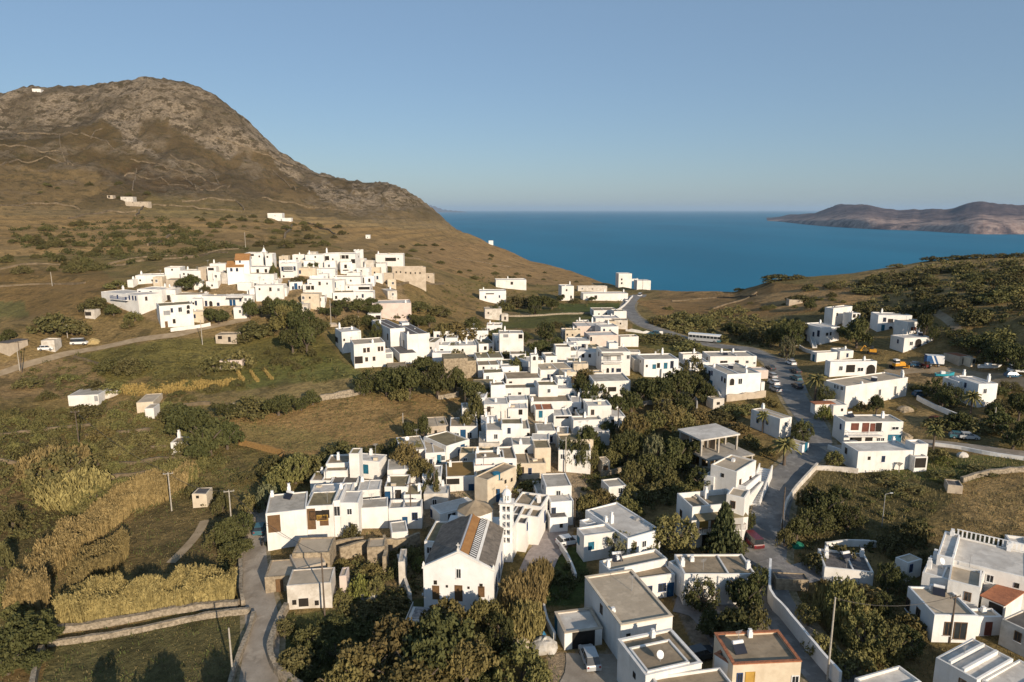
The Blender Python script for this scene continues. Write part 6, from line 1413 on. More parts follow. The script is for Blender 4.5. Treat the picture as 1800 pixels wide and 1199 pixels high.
def T(k, x, y, w_, h):
    """kind, photographed foot (x, y), width and height there in photo pixels"""
    if w_ > h*1.85 and k in 'obl': k = {'o':'d', 'b':'k', 'l':'v'}[k]
    p = hit(x, y); s = F/(p.y*CT-(p.z-CAMZ)*ST); ca = abs(math.cos(math.atan2(CAMZ-p.z, p.y)))
    W_ = w_/s; H_ = h/s*(.80 if y > 900 else .84)
    t = plant(k, (p.x, p.y, p.z-.05), W_*1.06, H_*1.1); t['_px'] = x; t['_py'] = y-h/2; t['_h'] = H_; return t
TT = """o 760 1190 150 130;b 700 1180 140 110;b 640 1215 130 110;b 780 1130 110 90;b 850 1120 80 90;b 720 1240 160 120;b 600 1250 110 100;b 820 1210 120 110;l 830 1165 70 70;b 560 1245 60 60;e 880 1150 70 90
r 925 1065 66 76;r 905 1075 50 80;r 925 1120 60 75;r 950 1030 40 60;v 915 1195 90 90;v 950 1215 60 70;d 545 1130 60 40;d 520 1175 70 50;e 590 1165 60 55;d 500 1110 40 30;d 640 1080 60 30
y 632 1048 42 50;l 660 1050 40 42;v 600 1060 36 30;y 738 1000 30 28;v 725 985 36 30;k 650 1010 44 26;k 600 1000 34 24;d 618 950 34 40;v 700 1010 36 34;d 760 1060 30 40;k 690 1070 60 26
g 1090 985 62 62;b 1075 945 40 26;l 1180 970 100 82;l 1140 975 50 40;k 1120 960 50 36;b 1030 915 72 66;b 1060 890 50 34;v 1100 905 60 40;n 1270 982 72 122;e 1310 935 36 50;e 1290 975 50 40;d 1250 960 36 40
e 1235 1075 78 72;o 1310 1080 84 95;o 1290 1140 110 80;o 1250 1120 70 50;e 1330 1040 46 60;v 1185 1005 20 18;d 1330 1105 50 60
d 1340 1170 40 26;l 1480 1110 80 120;l 1520 1150 90 90;l 1560 1160 80 80;r 1460 1090 56 80;r 1500 1120 50 76;v 1440 1150 60 50;e 1590 1150 70 60;e 1550 1080 40 50;b 1450 1050 40 40;k 1520 1060 90 40;k 1600 1110 60 40;l 1420 1100 50 50;v 1500 1180 80 50;l 1570 1140 44 60;r 1545 1150 40 50
e 1560 1040 50 66;l 1590 1040 46 40;v 1655 1105 36 44;d 1600 950 60 50;d 1560 970 60 40;k 1580 955 50 24;d 1480 990 70 40;d 1440 1000 60 36;e 1430 940 70 60;d 1630 1000 50 40;l 1770 965 40 30
o 1450 920 90 84;e 1490 930 56 50;b 1420 900 50 56;o 1400 950 60 60;x 1445 915 44 46;d 1380 960 36 40;v 1600 862 60 14;v 1660 840 60 14;v 1560 845 60 14;v 1720 830 60 12
l 1465 822 40 34;y 1448 738 28 34;p 1378 818 50 50;p 1340 760 24 40;e 1410 780 46 46;p 1640 790 30 46;x 1580 830 38 30;v 1650 805 40 20;y 1660 815 36 16;o 1540 728 34 38;v 1512 722 22 20;p 1432 705 40 50;e 1450 715 36 40;v 1405 760 26 22
d 1320 785 40 26;k 1350 800 30 20;k 1300 760 40 20;l 1185 870 40 30;l 1110 860 50 60;o 1100 815 72 70;b 1110 790 62 76;l 1075 820 46 40;o 1150 850 70 60;e 1000 825 40 66;e 1022 830 34 72;o 1035 800 50 60;y 1052 805 36 40;l 1040 830 30 50;o 1065 770 40 34
l 1120 780 70 60;g 1150 830 44 80;d 1170 860 50 50;o 1210 820 66 66;o 1180 830 70 70;e 1230 860 60 44;v 1200 880 60 40;d 1150 880 60 40;v 1110 880 46 34;y 1080 872 30 20;b 1180 750 60 46;l 1150 755 50 40;v 1200 745 46 30;k 1230 740 50 26;d 1180 790 60 40;v 1260 790 44 24
o 1190 705 80 62;o 1150 715 70 62;o 1110 725 60 50;e 1220 700 50 50;l 1165 725 50 40;o 1200 725 60 44;o 1130 700 50 40;d 1240 680 44 40;d 1220 650 40 30;o 1080 730 50 40;e 1055 715 44 46;d 1265 740 60 26;v 1320 725 50 20;k 1350 715 40 20;v 1290 725 50 18;o 1245 710 40 40
b 1030 680 60 34;e 1035 715 40 50;o 1020 700 34 50;o 830 705 50 40;o 850 712 40 36;d 860 700 30 24;d 835 745 36 70;d 820 760 30 50;v 870 690 24 26
l 900 845 50 36;v 935 868 64 30;v 955 862 40 30;b 720 830 74 60;b 740 850 60 50;l 705 820 50 36;e 760 870 30 56;v 745 885 34 40;v 768 885 24 50;d 480 830 60 34;v 500 850 66 46;l 520 850 60 60;v 550 830 50 34;v 480 880 50 60;g 470 900 44 60;d 575 818 50 26;o 600 805 70 34;d 640 810 60 26;v 525 830 80 40;d 560 845 44 40
o 745 770 30 46;o 720 775 30 40;v 735 800 30 30;d 700 790 40 24;d 660 800 50 22;d 780 760 34 24
o 680 695 66 54;o 720 700 80 64;o 770 700 80 74;o 800 690 46 50;e 650 690 60 46;e 640 695 40 36;o 745 665 66 42;o 830 700 36 30;v 705 700 40 30
o 310 745 70 40;o 340 770 90 66;o 370 800 90 76;o 400 790 60 56;o 350 810 60 40;o 400 735 60 36;o 440 730 80 42;o 490 730 70 40;o 550 712 50 30;e 530 722 30 26;d 320 800 40 30;d 300 735 44 26
d 60 1012 44 14;d 110 962 44 14;d 160 922 44 14;d 220 888 44 14;d 290 852 44 12;d 430 842 50 16;d 480 815 50 16
o 150 735 60 30;l 105 870 120 84;r 100 840 100 60;r 130 880 100 60;v 165 825 60 32;v 250 780 50 26;v 130 800 50 26;d 210 790 60 30;d 50 800 50 24;v 210 800 40 26;l 160 890 60 40;d 90 790 44 26;k 180 770 50 26;d 250 800 50 22;l 190 870 44 24
o 40 1150 110 80;o 15 1185 90 70;o 80 1130 60 50;o 60 1180 60 40;e 430 940 50 50;o 400 960 70 60;o 420 980 60 40;d 380 960 40 40;v 10 1050 40 40;d 5 1000 40 60;d 20 930 50 50;v 30 1080 50 26;d 390 900 34 40;v 440 900 40 40;e 470 960 10 10;d 345 870 40 26;d 360 880 50 20
d 230 655 56 32;d 200 650 60 26;d 250 650 44 26;v 380 650 60 30;v 420 645 60 34;d 170 690 60 26;v 200 690 50 24;d 50 680 50 20;v 120 670 40 16
o 95 585 80 42;o 130 588 60 30;o 15 600 36 28;o 0 610 34 22;o 165 545 50 26;o 200 555 40 24;v 235 565 34 22;v 225 575 24 14;d 180 545 30 16;l 180 535 18 14;v 205 505 40 14
o 385 570 52 36;o 362 565 24 22;v 315 553 12 15;v 329 553 12 15;o 340 510 44 30;o 320 508 30 22;d 360 512 20 14;o 440 560 40 36;o 500 570 70 50;o 480 560 60 40;b 505 585 60 60;o 530 595 50 60;o 450 590 70 30;o 540 620 50 56;o 515 620 50 50;o 560 590 30 20;d 430 600 40 16;o 550 600 50 40
c 482 492 18 30;o 525 495 30 12;o 552 475 26 16;v 472 532 14 14;v 488 532 14 12;v 580 510 14 8;o 600 545 40 26;o 630 550 46 28;o 590 560 30 24;o 570 555 30 20;o 650 545 40 24;o 620 575 50 26;o 560 575 40 20;o 650 575 40 24;o 660 560 30 30;e 555 525 20 8
o 675 580 30 20;o 700 560 40 16;o 735 575 44 28;o 755 575 36 24;b 800 600 80 40;b 780 598 60 34;o 830 590 50 36;b 850 600 44 28;o 870 598 40 26;o 770 555 50 22;o 730 545 60 18;v 800 620 50 20;o 790 480 0 0;e 665 600 30 40;e 655 605 20 26
o 885 545 40 20;o 910 540 50 24;o 950 545 50 30;o 970 545 34 26;o 870 560 36 24;e 940 555 30 30;o 985 530 20 16;o 1010 532 20 10;o 1040 530 16 10;e 960 600 44 40;o 925 605 30 24;o 950 625 50 30;o 930 640 44 30;o 980 610 30 20;d 905 660 30 40;o 920 650 40 30;d 890 630 20 16;v 865 635 30 24;o 975 575 36 12
o 1170 600 80 16;v 1210 615 70 18;v 1130 600 60 14;v 1240 622 50 14;o 1225 625 30 16;o 1250 640 40 14
o 1285 590 34 26;o 1300 595 40 30;o 1325 600 50 24;k 1290 575 40 12;v 1190 575 60 16;v 1230 570 60 18;l 1200 560 50 16;k 1160 570 40 14
e 1390 618 44 60;e 1370 610 40 50;o 1400 600 34 44;g 1382 635 30 50;e 1355 610 30 36;l 1378 590 44 34;o 1425 545 30 22;o 1505 612 56 60;o 1490 600 40 30;o 1530 560 70 28;o 1560 560 60 26;o 1590 560 50 26;o 1520 545 40 22;o 1455 560 40 26;o 1625 590 30 44;o 1500 550 40 20;e 1640 600 20 30
o 1408 530 52 14;o 1395 530 24 10;v 1345 545 20 10
e 1640 705 50 46;e 1670 715 50 44;o 1655 720 44 40;p 1705 735 34 50;o 1745 740 44 44;o 1690 755 60 34;v 1720 760 70 26;o 1600 720 20 10;o 1760 760 60 40;o 1790 740 40 60;o 1780 790 60 44;o 1800 780 50 50;o 1750 700 40 26;l 1775 690 40 22;o 1770 725 60 30;e 1610 690 24 16;v 1655 752 60 22
o 1740 645 44 40;o 1770 640 60 44;o 1790 655 50 30;o 1720 620 60 34;l 1735 610 60 30;l 1760 600 60 26;o 1700 610 60 26;o 1750 630 50 40;o 1690 590 50 14;o 1705 570 50 20;o 1680 545 60 26;o 1710 565 60 30;o 1650 540 40 16;o 1660 530 50 14;o 1620 525 50 16;o 1640 515 40 12
l 1750 530 60 22;l 1780 520 60 26;o 1730 520 60 20;o 1700 510 50 16;o 1770 500 60 18;o 1800 545 50 26;o 1790 480 60 16;o 1740 490 60 14;l 1710 490 50 12;o 1690 530 40 14;o 1690 476 50 10;o 1650 480 50 12;o 1600 500 60 14;o 1560 510 60 12;o 1520 515 50 10;l 1560 495 50 10;o 1640 500 50 12;l 1600 485 50 9;o 1370 492 60 12;o 1355 497 30 9;o 1400 490 36 9;o 1300 512 24 7;o 1640 458 40 9;o 1680 456 50 9;o 1720 454 50 9;o 1760 453 50 9;o 1800 452 50 10;l 1580 470 40 7;o 1500 480 50 6"""
for line in TT.split('\n'):
    for it in line.split(';'):
        k, x, y, w_, h = it.split()
        if float(w_) > 5: T(k, float(x), float(y), float(w_), float(h))
# label the trees by kind, colour, size and the landmark nearest in view
REFS = [(h['px'][0], h['px'][1], h['ref']) for h in HOUSES if h.get('ref')] + [(830, 985, 'the gabled church'), (892, 900, 'the bell tower'), (470, 1060, 'the concrete road'), (250, 1050, 'the long golden reed bed'),
  (1240, 592, 'the parked bus'), (420, 1000, 'the roadside stone wall'), (310, 670, 'the corn rows'), (40, 1180, 'the bottom left corner'), (20, 900, 'the left edge'), (1780, 560, 'the right edge'), (1330, 505, 'the hill crest'), (1000, 545, 'the green saddle field'), (1180, 610, 'the road bend'),
  (1640, 460, 'the right skyline'), (1400, 520, 'the dry hill pasture'), (1690, 580, 'the pale hill track'), (1350, 950, 'the asphalt street'), (300, 880, 'the stream of reeds'), (120, 560, 'the far left track'), (330, 800, 'the broken white hut'), (640, 1170, 'the bottom grove'), (1540, 1120, 'the walled reed plot'), (1120, 840, 'the dark central garden'),
  (1170, 700, 'the orchard'), (560, 840, 'the hedge above the white row'), (640, 1040, 'the ruined garden'), (790, 600, 'the brown thicket'), (1300, 590, 'the roadside bank'), (740, 690, 'the big field hedge'), (1450, 900, 'the shaded field by the street'), (1500, 1010, 'the yard ruins'), (30, 790, 'the terraced plots')]
lab = {}
for r, rc, wc in INFILL:
    x, y = r['px']; best = sorted(REFS, key=lambda q: (q[0]-x)**2 + ((q[1]-y)*1.6)**2)[0]; dx, dy = x-best[0], y-best[1]
    rel = ('right of' if dx > 0 else 'left of') if abs(dx) > abs(dy)*1.1 else ('below' if dy > 0 else 'beyond'); t = r['root']; t['_px'] = x; t['_py'] = y
    lab.setdefault('small %s house with %s roof %s %s' % (wc, rc, rel, best[2]), []).append(t)
INFR = [r['root'] for r, *_ in INFILL]
for t, k, w_, h in TREES:
    x, y = t['_px'], t['_py']; best = sorted(REFS, key=lambda r: (r[0]-x)**2 + ((r[1]-y)*1.6)**2)[0]; dx, dy = x-best[0], y-best[1]
    if abs(dx) < 22 and abs(dy) < 16: rel = 'at'
    elif abs(dx) > abs(dy)*1.1: rel = 'right of' if dx > 0 else 'left of'
    else: rel = 'below' if dy > 0 else 'beyond'
    size = 'tall' if t['_h'] > 6.5 else 'low' if t['_h'] < 2.2 else ''
    base = ' '.join(q for q in (size, SPEC[k][3], SPEC[k][4], rel, best[2]) if q); lab.setdefault(base, []).append(t)
ORD = ['leftmost', 'second from left', 'third from left', 'fourth from left', 'fifth from left', 'sixth from left', 'seventh from left', 'eighth from left']
for b, ts in lab.items():
    ts.sort(key=lambda t: (t['_px'], t['_py']))
    for i, t in enumerate(ts):
        if len(ts) == 1: t['label'] = b
        elif len(ts) == 2: t['label'] = ('left hand ' if i == 0 else 'right hand ') + b
        else: t['label'] = (ORD[i] if i < len(ts)-1 and i < 8 else 'rightmost' if i == len(ts)-1 else 'extra') + ' ' + b
for t in [q[0] for q in TREES] + INFR:
    for q in ('_px', '_py', '_h'):
        if q in t: del t[q]
for i, (x, y) in enumerate([(430, 1335), (300, 1345), (180, 1340)]):
    p = hit(x, y); plant('o', (p.x, p.y, p.z), 7.5, 7, 'broad dark tree %s just below the bottom edge of the left field' % ['nearest the road', 'in the middle', 'farthest left'][i])
print('trees', len(TREES), 'max same', max(len(v) for v in lab.values()))
# scattered bushes on the hill slopes: nothing tells them apart, they share a label per slope
def blocked(x, y):
    bad = np.zeros(x.shape, bool)
    for h in HOUSES:
        dx, dy = x-h['A'].x, y-h['A'].y; a = dx*h['u'].x+dy*h['u'].y; b = dx*h['n'].x+dy*h['n'].y
        bad |= (a > -.6) & (a < h['L']+.6) & (b > -.8) & (b < h['d']+.6)
    dx, dy = x-OC.x, y-OC.y; u2 = Vector((math.cos(ch.rotation_euler.z), math.sin(ch.rotation_euler.z))); a = dx*u2.x+dy*u2.y; b = -dx*u2.y+dy*u2.x; bad |= (a > -2) & (a < Lc+1) & (b > -5.5) & (b < 20)
    for rx, ry, rw in ROADPTS: bad |= (x-rx)**2+(y-ry)**2 < rw*rw
    return bad
def sample_poly(poly, n, seed=0):
    P = [hit(*p) for p in poly]; xs = [p.x for p in P]; ys = [p.y for p in P]; rng = np.random.default_rng(seed); out = []
    while sum(len(o) for o in out) < n:
        x = rng.uniform(min(xs), max(xs), n*2); y = rng.uniform(min(ys), max(ys), n*2); ins = np.zeros(x.shape, bool); m_ = len(P)
        for i in range(m_):
            x1, y1, x2, y2 = P[i].x, P[i].y, P[(i+1) % m_].x, P[(i+1) % m_].y
            if y1 != y2: ins ^= ((y1 > y) != (y2 > y)) & (x < (x2-x1)*(y-y1)/(y2-y1)+x1)
        out.append(np.stack([x[ins], y[ins]], 1))
        if not ins.any(): break
    return np.concatenate(out)[:n]
def scatter_things(poly, n, k, w_, h, label, group, seed):
    pts = sample_poly(poly, n*2, seed); pts = pts[~blocked(pts[:, 0], pts[:, 1])][:n]; rng = np.random.default_rng(seed+1)
    for x, y in pts:
        s = rng.uniform(.6, 1.5); t = plant(k, (x, y, H(x, y)-.1), w_*s, h*s*rng.uniform(.8, 1.2), label, group)
scatter_things([(60,400),(420,370),(600,400),(620,440),(400,445),(60,470)], 85, 'd', 7, 3.0, 'dark scrub bush scattered on the slope between upper village and mountain', 'scrub bushes below the mountain', 5)
scatter_things([(0,400),(250,420),(250,450),(150,480),(0,490)], 45, 'd', 6, 2.5, 'dark scrub bush on the far left hillside above the track', 'scrub bushes on the far left hillside', 6)
scatter_things([(660,420),(840,440),(1040,490),(1000,510),(860,500),(700,480)], 30, 'd', 5, 2.0, 'dark scrub bush dotted over the dry slope above the sea', 'scrub bushes on the seaward slope', 7)
scatter_things([(100,300),(300,340),(200,370),(60,360)], 12, 'd', 6, 2.6, 'small dark bush on the pale slope beneath the mountain', 'bushes beneath the mountain', 8)
scatter_things([(1150,540),(1330,530),(1500,530),(1340,585),(1200,570)], 30, 'v', 3, 1.3, 'low olive bush on the dry pasture behind the road', 'low bushes on the pasture behind the road', 9)
scatter_things([(0,720),(280,700),(420,830),(250,900),(0,940)], 60, 'v', 3.2, 1.6, 'low olive bush scattered over the terraced left plots', 'low bushes on the terraced left plots', 12)
scatter_things([(60,690),(560,600),(560,640),(300,720),(60,720)], 36, 'd', 3.2, 1.5, 'low dark bush scattered on the green field under the dirt road', 'low bushes on the green left field', 13)
scatter_things([(1400,505),(1640,470),(1800,462),(1800,560),(1640,560),(1500,540)], 34, 'd', 6.5, 2.6, 'rounded dark shrub dotted over the right hand hill', 'rounded shrubs on the right hand hill', 14)
# ------------------------------------------------------------------ stuff: ground scrub, grass tufts, reed beds, corn
def merged(name, items, m, label=None, cat=None):
    o = link(name, mesh_from(name, np.concatenate([v for v, f in items]), np.arange(sum(len(v) for v, f in items)).reshape(-1, 4), m, False)); tag(o, label, cat, None, 'stuff'); return o
def scrub_mass(name, m, pts, size, hgt, leaf, per, seed, label):
    rng = np.random.default_rng(seed); n = len(pts); s = size*rng.uniform(.5, 1.6, n); z = Hv(pts[:, 0], pts[:, 1]); C = []; R_ = []
    for k in range(4):
        a = rng.uniform(0, 6.28, n); r_ = rng.uniform(0, .5, n)*s; C.append(np.stack([pts[:, 0]+r_*np.cos(a), pts[:, 1]+r_*np.sin(a), z+hgt*rng.uniform(.1, .8, n)*s/size], 1)); R_.append(s*rng.uniform(.3, .55, n))
    v, f = leaves(np.concatenate(C), np.concatenate(R_), per, leaf, flat=.4, rng=rng); return merged(name, [(v, f)], m, label, 'scrub')
def sp(poly, n, seed): p = sample_poly(poly, n, seed); return p[~blocked(p[:, 0], p[:, 1])]
scrub_mass('scrub', L_OLV, np.concatenate([sp([(1450,500),(1640,462),(1800,456),(1900,500),(1900,640),(1700,640),(1600,560)], 300, 1), sp([(1120,560),(1300,540),(1400,600),(1330,615),(1200,595)], 300, 2)]), 2.4, 1.3, .5, 9, 3, 'dense maquis scrub covering the right hand hill')
scrub_mass('scrub', L_DARK, np.concatenate([sp([(1500,490),(1800,460),(1900,640),(1720,650),(1600,560)], 120, 4), sp([(0,400),(300,380),(450,440),(100,480)], 420, 8)]), 3.0, 1.6, .55, 10, 5, 'dark thorny scrub patches on both hillsides')
scrub_mass('scrub', L_DARK, np.concatenate([sp([(1380,900),(1480,850),(1640,880),(1660,1000),(1420,1010),(1380,960)], 80, 14), sp([(480,1100),(700,1090),(860,1120),(900,1250),(500,1250)], 500, 15), sp([(1040,740),(1240,730),(1280,820),(1160,900),(1020,860)], 420, 16), sp([(960,980),(1040,1010),(1000,1060),(945,1050)], 40, 17)]), 1.1, .8, .22, 14, 18, 'low dark undergrowth filling the shaded gardens')
scrub_mass('scrub', L_OLV, np.concatenate([sp([(0,720),(280,700),(420,830),(250,900),(0,960)], 900, 24), sp([(420,900),(450,960),(420,1010),(380,1000)], 60, 25), sp([(1390,830),(1640,830),(1680,900),(1560,960),(1400,960)], 40, 26), sp([(1400,1040),(1560,1010),(1640,1100),(1600,1190),(1480,1180)], 90, 27), sp([(560,1000),(740,960),(740,1070),(580,1080)], 160, 28), sp([(0,600),(560,600),(620,670),(100,710)], 300, 29), sp([(860,480),(1100,530),(860,560),(700,560)], 200, 30)]), 1.5, .7, .26, 10, 31, 'weedy olive coloured bushes over the fields and plots')
def tufts(name, m, pts, h, w_, per, seed, label):
    rng = np.random.default_rng(seed); P = np.repeat(pts, per, 0); n = len(P); P = P + rng.normal(size=(n, 2))*w_*4; z = Hv(P[:, 0], P[:, 1]); th = rng.uniform(0, 6.28, n); hh = h*rng.uniform(.4, 1.2, n)
    ww = np.stack([np.cos(th), np.sin(th), 0*th], 1)*w_*.5; b = np.stack([P[:, 0], P[:, 1], z-.05], 1); t = b + np.stack([rng.normal(size=n)*h*.25, rng.normal(size=n)*h*.25, hh], 1)
    v = np.stack([b-ww, b+ww, t+ww*.4, t-ww*.4], 1).reshape(-1, 3); return merged(name, [(v, np.arange(len(v)).reshape(-1, 4))], m, label, 'grass')
GRASS = leafmat('dry_grass_blades', (.24,.19,.09), (.15,.125,.055), 0); GRASG = leafmat('green_grass_blades', (.11,.13,.04), (.07,.085,.028), 0)
FG = [(-40,1260),(-40,720),(300,700),(830,700),(1000,960),(960,1260)]
tufts('grass', GRASS, sp(FG, 6500, 41), .32, .10, 4, 42, 'dry grass tufts over the left fields')
tufts('grass', GRASG, sp(FG, 3500, 43), .45, .12, 4, 44, 'green grass tufts over the left fields')
tufts('grass', GRASS, sp([(1360,1200),(1380,820),(1800,800),(1850,1200)], 2500, 45), .5, .12, 4, 46, 'dry grass tufts on the right hand plots')
def reeds(poly, n, h, label, seed, m=L_REED, lean=.25):
    rng = np.random.default_rng(seed); pts = sample_poly(poly, n, seed); pts = pts[~blocked(pts[:, 0], pts[:, 1])]; n = len(pts); z = Hv(pts[:, 0], pts[:, 1]); cl = vnoise(pts[:, 0]/2.2, pts[:, 1]/2.2, seed); hh = h*(.55+.6*cl)*rng.uniform(.8, 1.1, n)
    b = np.stack([pts[:, 0], pts[:, 1], z-.1], 1); la = vnoise(pts[:, 0]/3, pts[:, 1]/3, seed+5)*9; t = b + np.stack([np.cos(la)*lean*hh*.5+rng.normal(size=n)*.12*h*lean, np.sin(la)*lean*hh*.5+rng.normal(size=n)*.12*h*lean, hh], 1)
    th = rng.uniform(0, 6.28, n); ww = np.stack([np.cos(th), np.sin(th), 0*th], 1)*.045; v1 = np.stack([b-ww, b+ww, t+ww*.4, t-ww*.4], 1).reshape(-1, 3)
    pos = b[:, None, :] + (t-b)[:, None, :]*rng.uniform(.35, 1.03, (n, 5, 1)); v2, _ = leaves(pos.reshape(-1, 3), np.full(n*5, .16), 1, .15, up=1.3, aspect=3.4, rng=rng)
    return merged('reed_bed', [(v1, 0), (v2, 0)], m, label, 'reeds')
L_REEDG = leafmat('green_reed_leaves', (.225,.195,.07), (.125,.12,.042), 0); L_CORN = leafmat('dry_corn', (.42,.30,.10), (.28,.20,.07), 0)
reeds([(98,1108),(110,1075),(230,1050),(420,1040),(425,1062),(360,1068),(220,1090),(160,1102)], 8500, 4.3, 'long golden reed bed above the dry stone wall', 51)
reeds([(5,1076),(20,1055),(90,1050),(88,1070)], 2200, 4.2, 'square golden reed bed at the lower left', 52)
reeds([(40,1040),(60,990),(130,935),(210,880),(300,840),(350,838),(300,880),(230,905),(160,960),(110,1000),(70,1040)], 9000, 3.6, 'diagonal belt of golden green reeds along the stream', 53)
reeds([(120,1050),(150,1000),(210,965),(228,975),(200,1010),(150,1045),(125,1065)], 4200, 3.8, 'second diagonal reed belt beside the ploughed field', 54)
reeds([(270,850),(300,832),(350,828),(345,850),(290,865)], 1500, 3.4, 'reeds massed behind the tiny pump hut', 55, L_REEDG)
reeds([(40,860),(60,820),(110,810),(160,860),(170,900),(120,905)], 3000, 3.2, 'green reed thicket in the left plots', 56, L_REEDG)
reeds([(1425,1120),(1435,1060),(1500,1060),(1560,1120),(1590,1170),(1480,1170)], 2600, 2.2, 'overgrown reeds and weeds in the walled plot', 57, L_REEDG)
reeds([(905,1090),(895,1050),(940,1020),(955,1060),(945,1110)], 900, 3.0, 'reeds growing beside the church flank', 58, L_REED)
reeds([(212,694),(212,683),(300,676),(420,668),(422,676),(320,690),(240,697)], 1500, 1.3, 'rows of dry golden corn in the left field', 59, L_CORN, .1)
reeds([(425,672),(415,655),(420,655),(432,672)], 120, 1.1, 'short slanting corn row', 60, L_CORN, .1); reeds([(450,672),(438,655),(442,655),(457,672)], 120, 1.1, 'second short slanting corn row', 61, L_CORN, .1); reeds([(475,668),(462,652),(466,652),(481,668)], 120, 1.1, 'third short slanting corn row', 62, L_CORN, .1)
reeds([(740,602),(780,570),(840,572),(860,600),(820,608)], 500, 2.0, 'brown thicket in the middle of the village', 63, L_BRN)
# ------------------------------------------------------------------ vehicles
def paint_(name, c, rough=.3): return mat(name, c, rough, var=.05, scale=2, spec=.6)
C_SIL = paint_('silver_paint', (.42,.43,.43)); C_WHT = paint_('white_car_paint', (.75,.75,.74)); C_RED = paint_('red_car_paint', (.11,.015,.018)); C_BLU = paint_('blue_car_paint', (.03,.09,.16)); C_DRK = paint_('dark_car_paint', (.04,.045,.05)); C_TEA = paint_('teal_car_paint', (.05,.14,.17))
LAMP = mat('lamp_lens', (.6,.6,.58), .2); RLAMP = mat('rear_lens', (.3,.02,.02), .3)
def ground_at(x, y, px=True):
    p = hit(x, y); 
    return Vector((p.x, p.y, H(p.x, p.y)+.09))
def wheels(root, xs, hw, r=.33, wd=.22):
    for x in xs:
        for s in (-1, 1):
            m = MB(); m.tube((x, s*(hw-wd), r), (x, s*(hw+.01), r), r, n=14); w_ = m.build('wheel', BLACK, root)
            m = MB(); m.tube((x, s*(hw), r), (x, s*(hw+.03), r), r*.55, n=10); m.build('rim', METAL, w_)
def car(label, x, y, hd, paint, L_=4.2, W_=1.72, Hh=1.48, kind='car', name='parked_car', group=None):
    p = ground_at(x, y); root = empty(name, p, rad(hd), label, kind, group); hw = W_/2; f = L_/2; van = kind in ('van',)
    side = [(-f, .28), (f, .28), (f, .62), (f-.12, .78), (f*.52 if not van else f*.75, .93), (f*.52 if not van else f*.75, .94), (-f*.96, .96), (-f, .8)]
    m = MB(); n = len(side)
    for s, w_ in ((-1, hw), (1, hw)): m.v += [(a, s*w_, b) for a, b in side]
    m.f.append(tuple(range(n))); m.f.append(tuple(range(2*n-1, n-1, -1)))
    for i in range(n): j = (i+1) % n; m.f.append((i, n+i, n+j, j))
    m.mi = [0]*len(m.f); b = m.build('body', paint, root)
    c0 = [(-f*.92, .93), (f*.5 if not van else f*.74, .93), (f*.16 if not van else f*.5, Hh-.06), (-f*.72 if not van else -f*.94, Hh-.04)]
    m = MB(); k = len(c0)
    for s in (-1, 1): m.v += [(a, s*(hw-.05 if b_ < 1 else hw-.2), b_) for a, b_ in c0]
    m.f = [(0, 1, 2, 3), (7, 6, 5, 4), (1, 5, 6, 2), (3, 2, 6, 7), (0, 3, 7, 4)]; m.mi = [0]*5; m.build('windows', GLASS, root)
    m = MB(); a0, a1 = c0[3][0]-.02, c0[2][0]+.02; m.box(((a0+a1)/2, 0, Hh-.055), a1-a0, (hw-.18)*2, .06); m.build('roof', paint, root)
    if not van:
        m = MB()
        for s in (-1, 1):
            for xx in (-.15, -f*.62): m.tube((xx+.1, s*(hw-.04), .93), (xx, s*(hw-.19), Hh-.05), .04, n=4)
        m.build('pillars', paint, root)
    for s in (-1, 1):
        m = MB(); m.box((f-.03, s*(hw-.25), .6), .08, .3, .15); m.build('headlight', LAMP, root); m = MB(); m.box((-f+.01, s*(hw-.18), .66), .06, .22, .2); m.build('tail_light', RLAMP, root)
    wheels(root, (-f*.6, f*.62), hw); return root
car('silver off road car parked before the dark garage door', 1036, 1163, 98, C_SIL, 4.6, 1.8, 1.75)
car('dark red van parked on the shaded street edge', 1322, 957, 100, C_RED, 4.5, 1.8, 1.9, 'van', 'parked_van')
car('white car half hidden behind the teal windowed house corner', 999, 957, 20, C_WHT, 4.0)
car('pale silver car parked at the end of the pale lane', 1687, 771, -20, C_TEA, 4.2)
car('silver car nosed in behind the pale silver car', 1702, 772, -15, C_SIL, 3.9)
car('small dark blue car driving on the far road', 1150, 589, 150, C_TEA, 4.0, 1.7, 1.6, 'car', 'driving_car')
car('white car near the crest of the far road', 1100, 530, 100, C_WHT, 4.0)
car('tiny white van on the brow of the far road', 1125, 521, 60, C_WHT, 4.6, 1.8, 2.0, 'van', 'parked_van')
for i, (x, y, m_, l) in enumerate([(1357, 664, C_SIL, 'silver car first in the row beside the arched window house'), (1360, 676, C_WHT, 'white car second in the row beside the arched window house'), (1363, 688, C_SIL, 'silver car nearest in the row beside the arched window house'), (1354, 650, C_DRK, 'dark car at the far end of the row beside the arched window house'),
     (1398, 656, C_DRK, 'dark car farthest in the row below the stair house'), (1399, 668, C_TEA, 'teal car in the middle of the row below the stair house'), (1401, 682, C_DRK, 'dark car nearest in the row below the stair house'), (1390, 641, C_WHT, 'white car parked under the roadside trees'), (1378, 627, C_DRK, 'dark car parked by the lamp under the roadside trees')]):
    car(l, x, y, 95+i % 3*3, m_, 4.0, 1.68, 1.45, group='cars parked along the main street')
car('grey car parked in front of the red shuttered house', 1503, 787, 10, C_SIL, 4.0)
car('dark car standing on the forecourt beside the round bush', 1498, 806, 15, C_DRK, 4.2)
car('blue car under the olive trees behind the blank white wall', 1618, 697, 5, C_BLU, 4.1)
car('blue car standing beside the striped trailer', 1612, 645, -20, C_BLU, 3.8)
car('white van at the right edge of the yard', 1790, 655, -10, C_WHT, 4.8, 1.85, 2.1, 'van', 'parked_van')
car('dark blue car parked below the white van', 1780, 664, -5, C_BLU, 4.0)
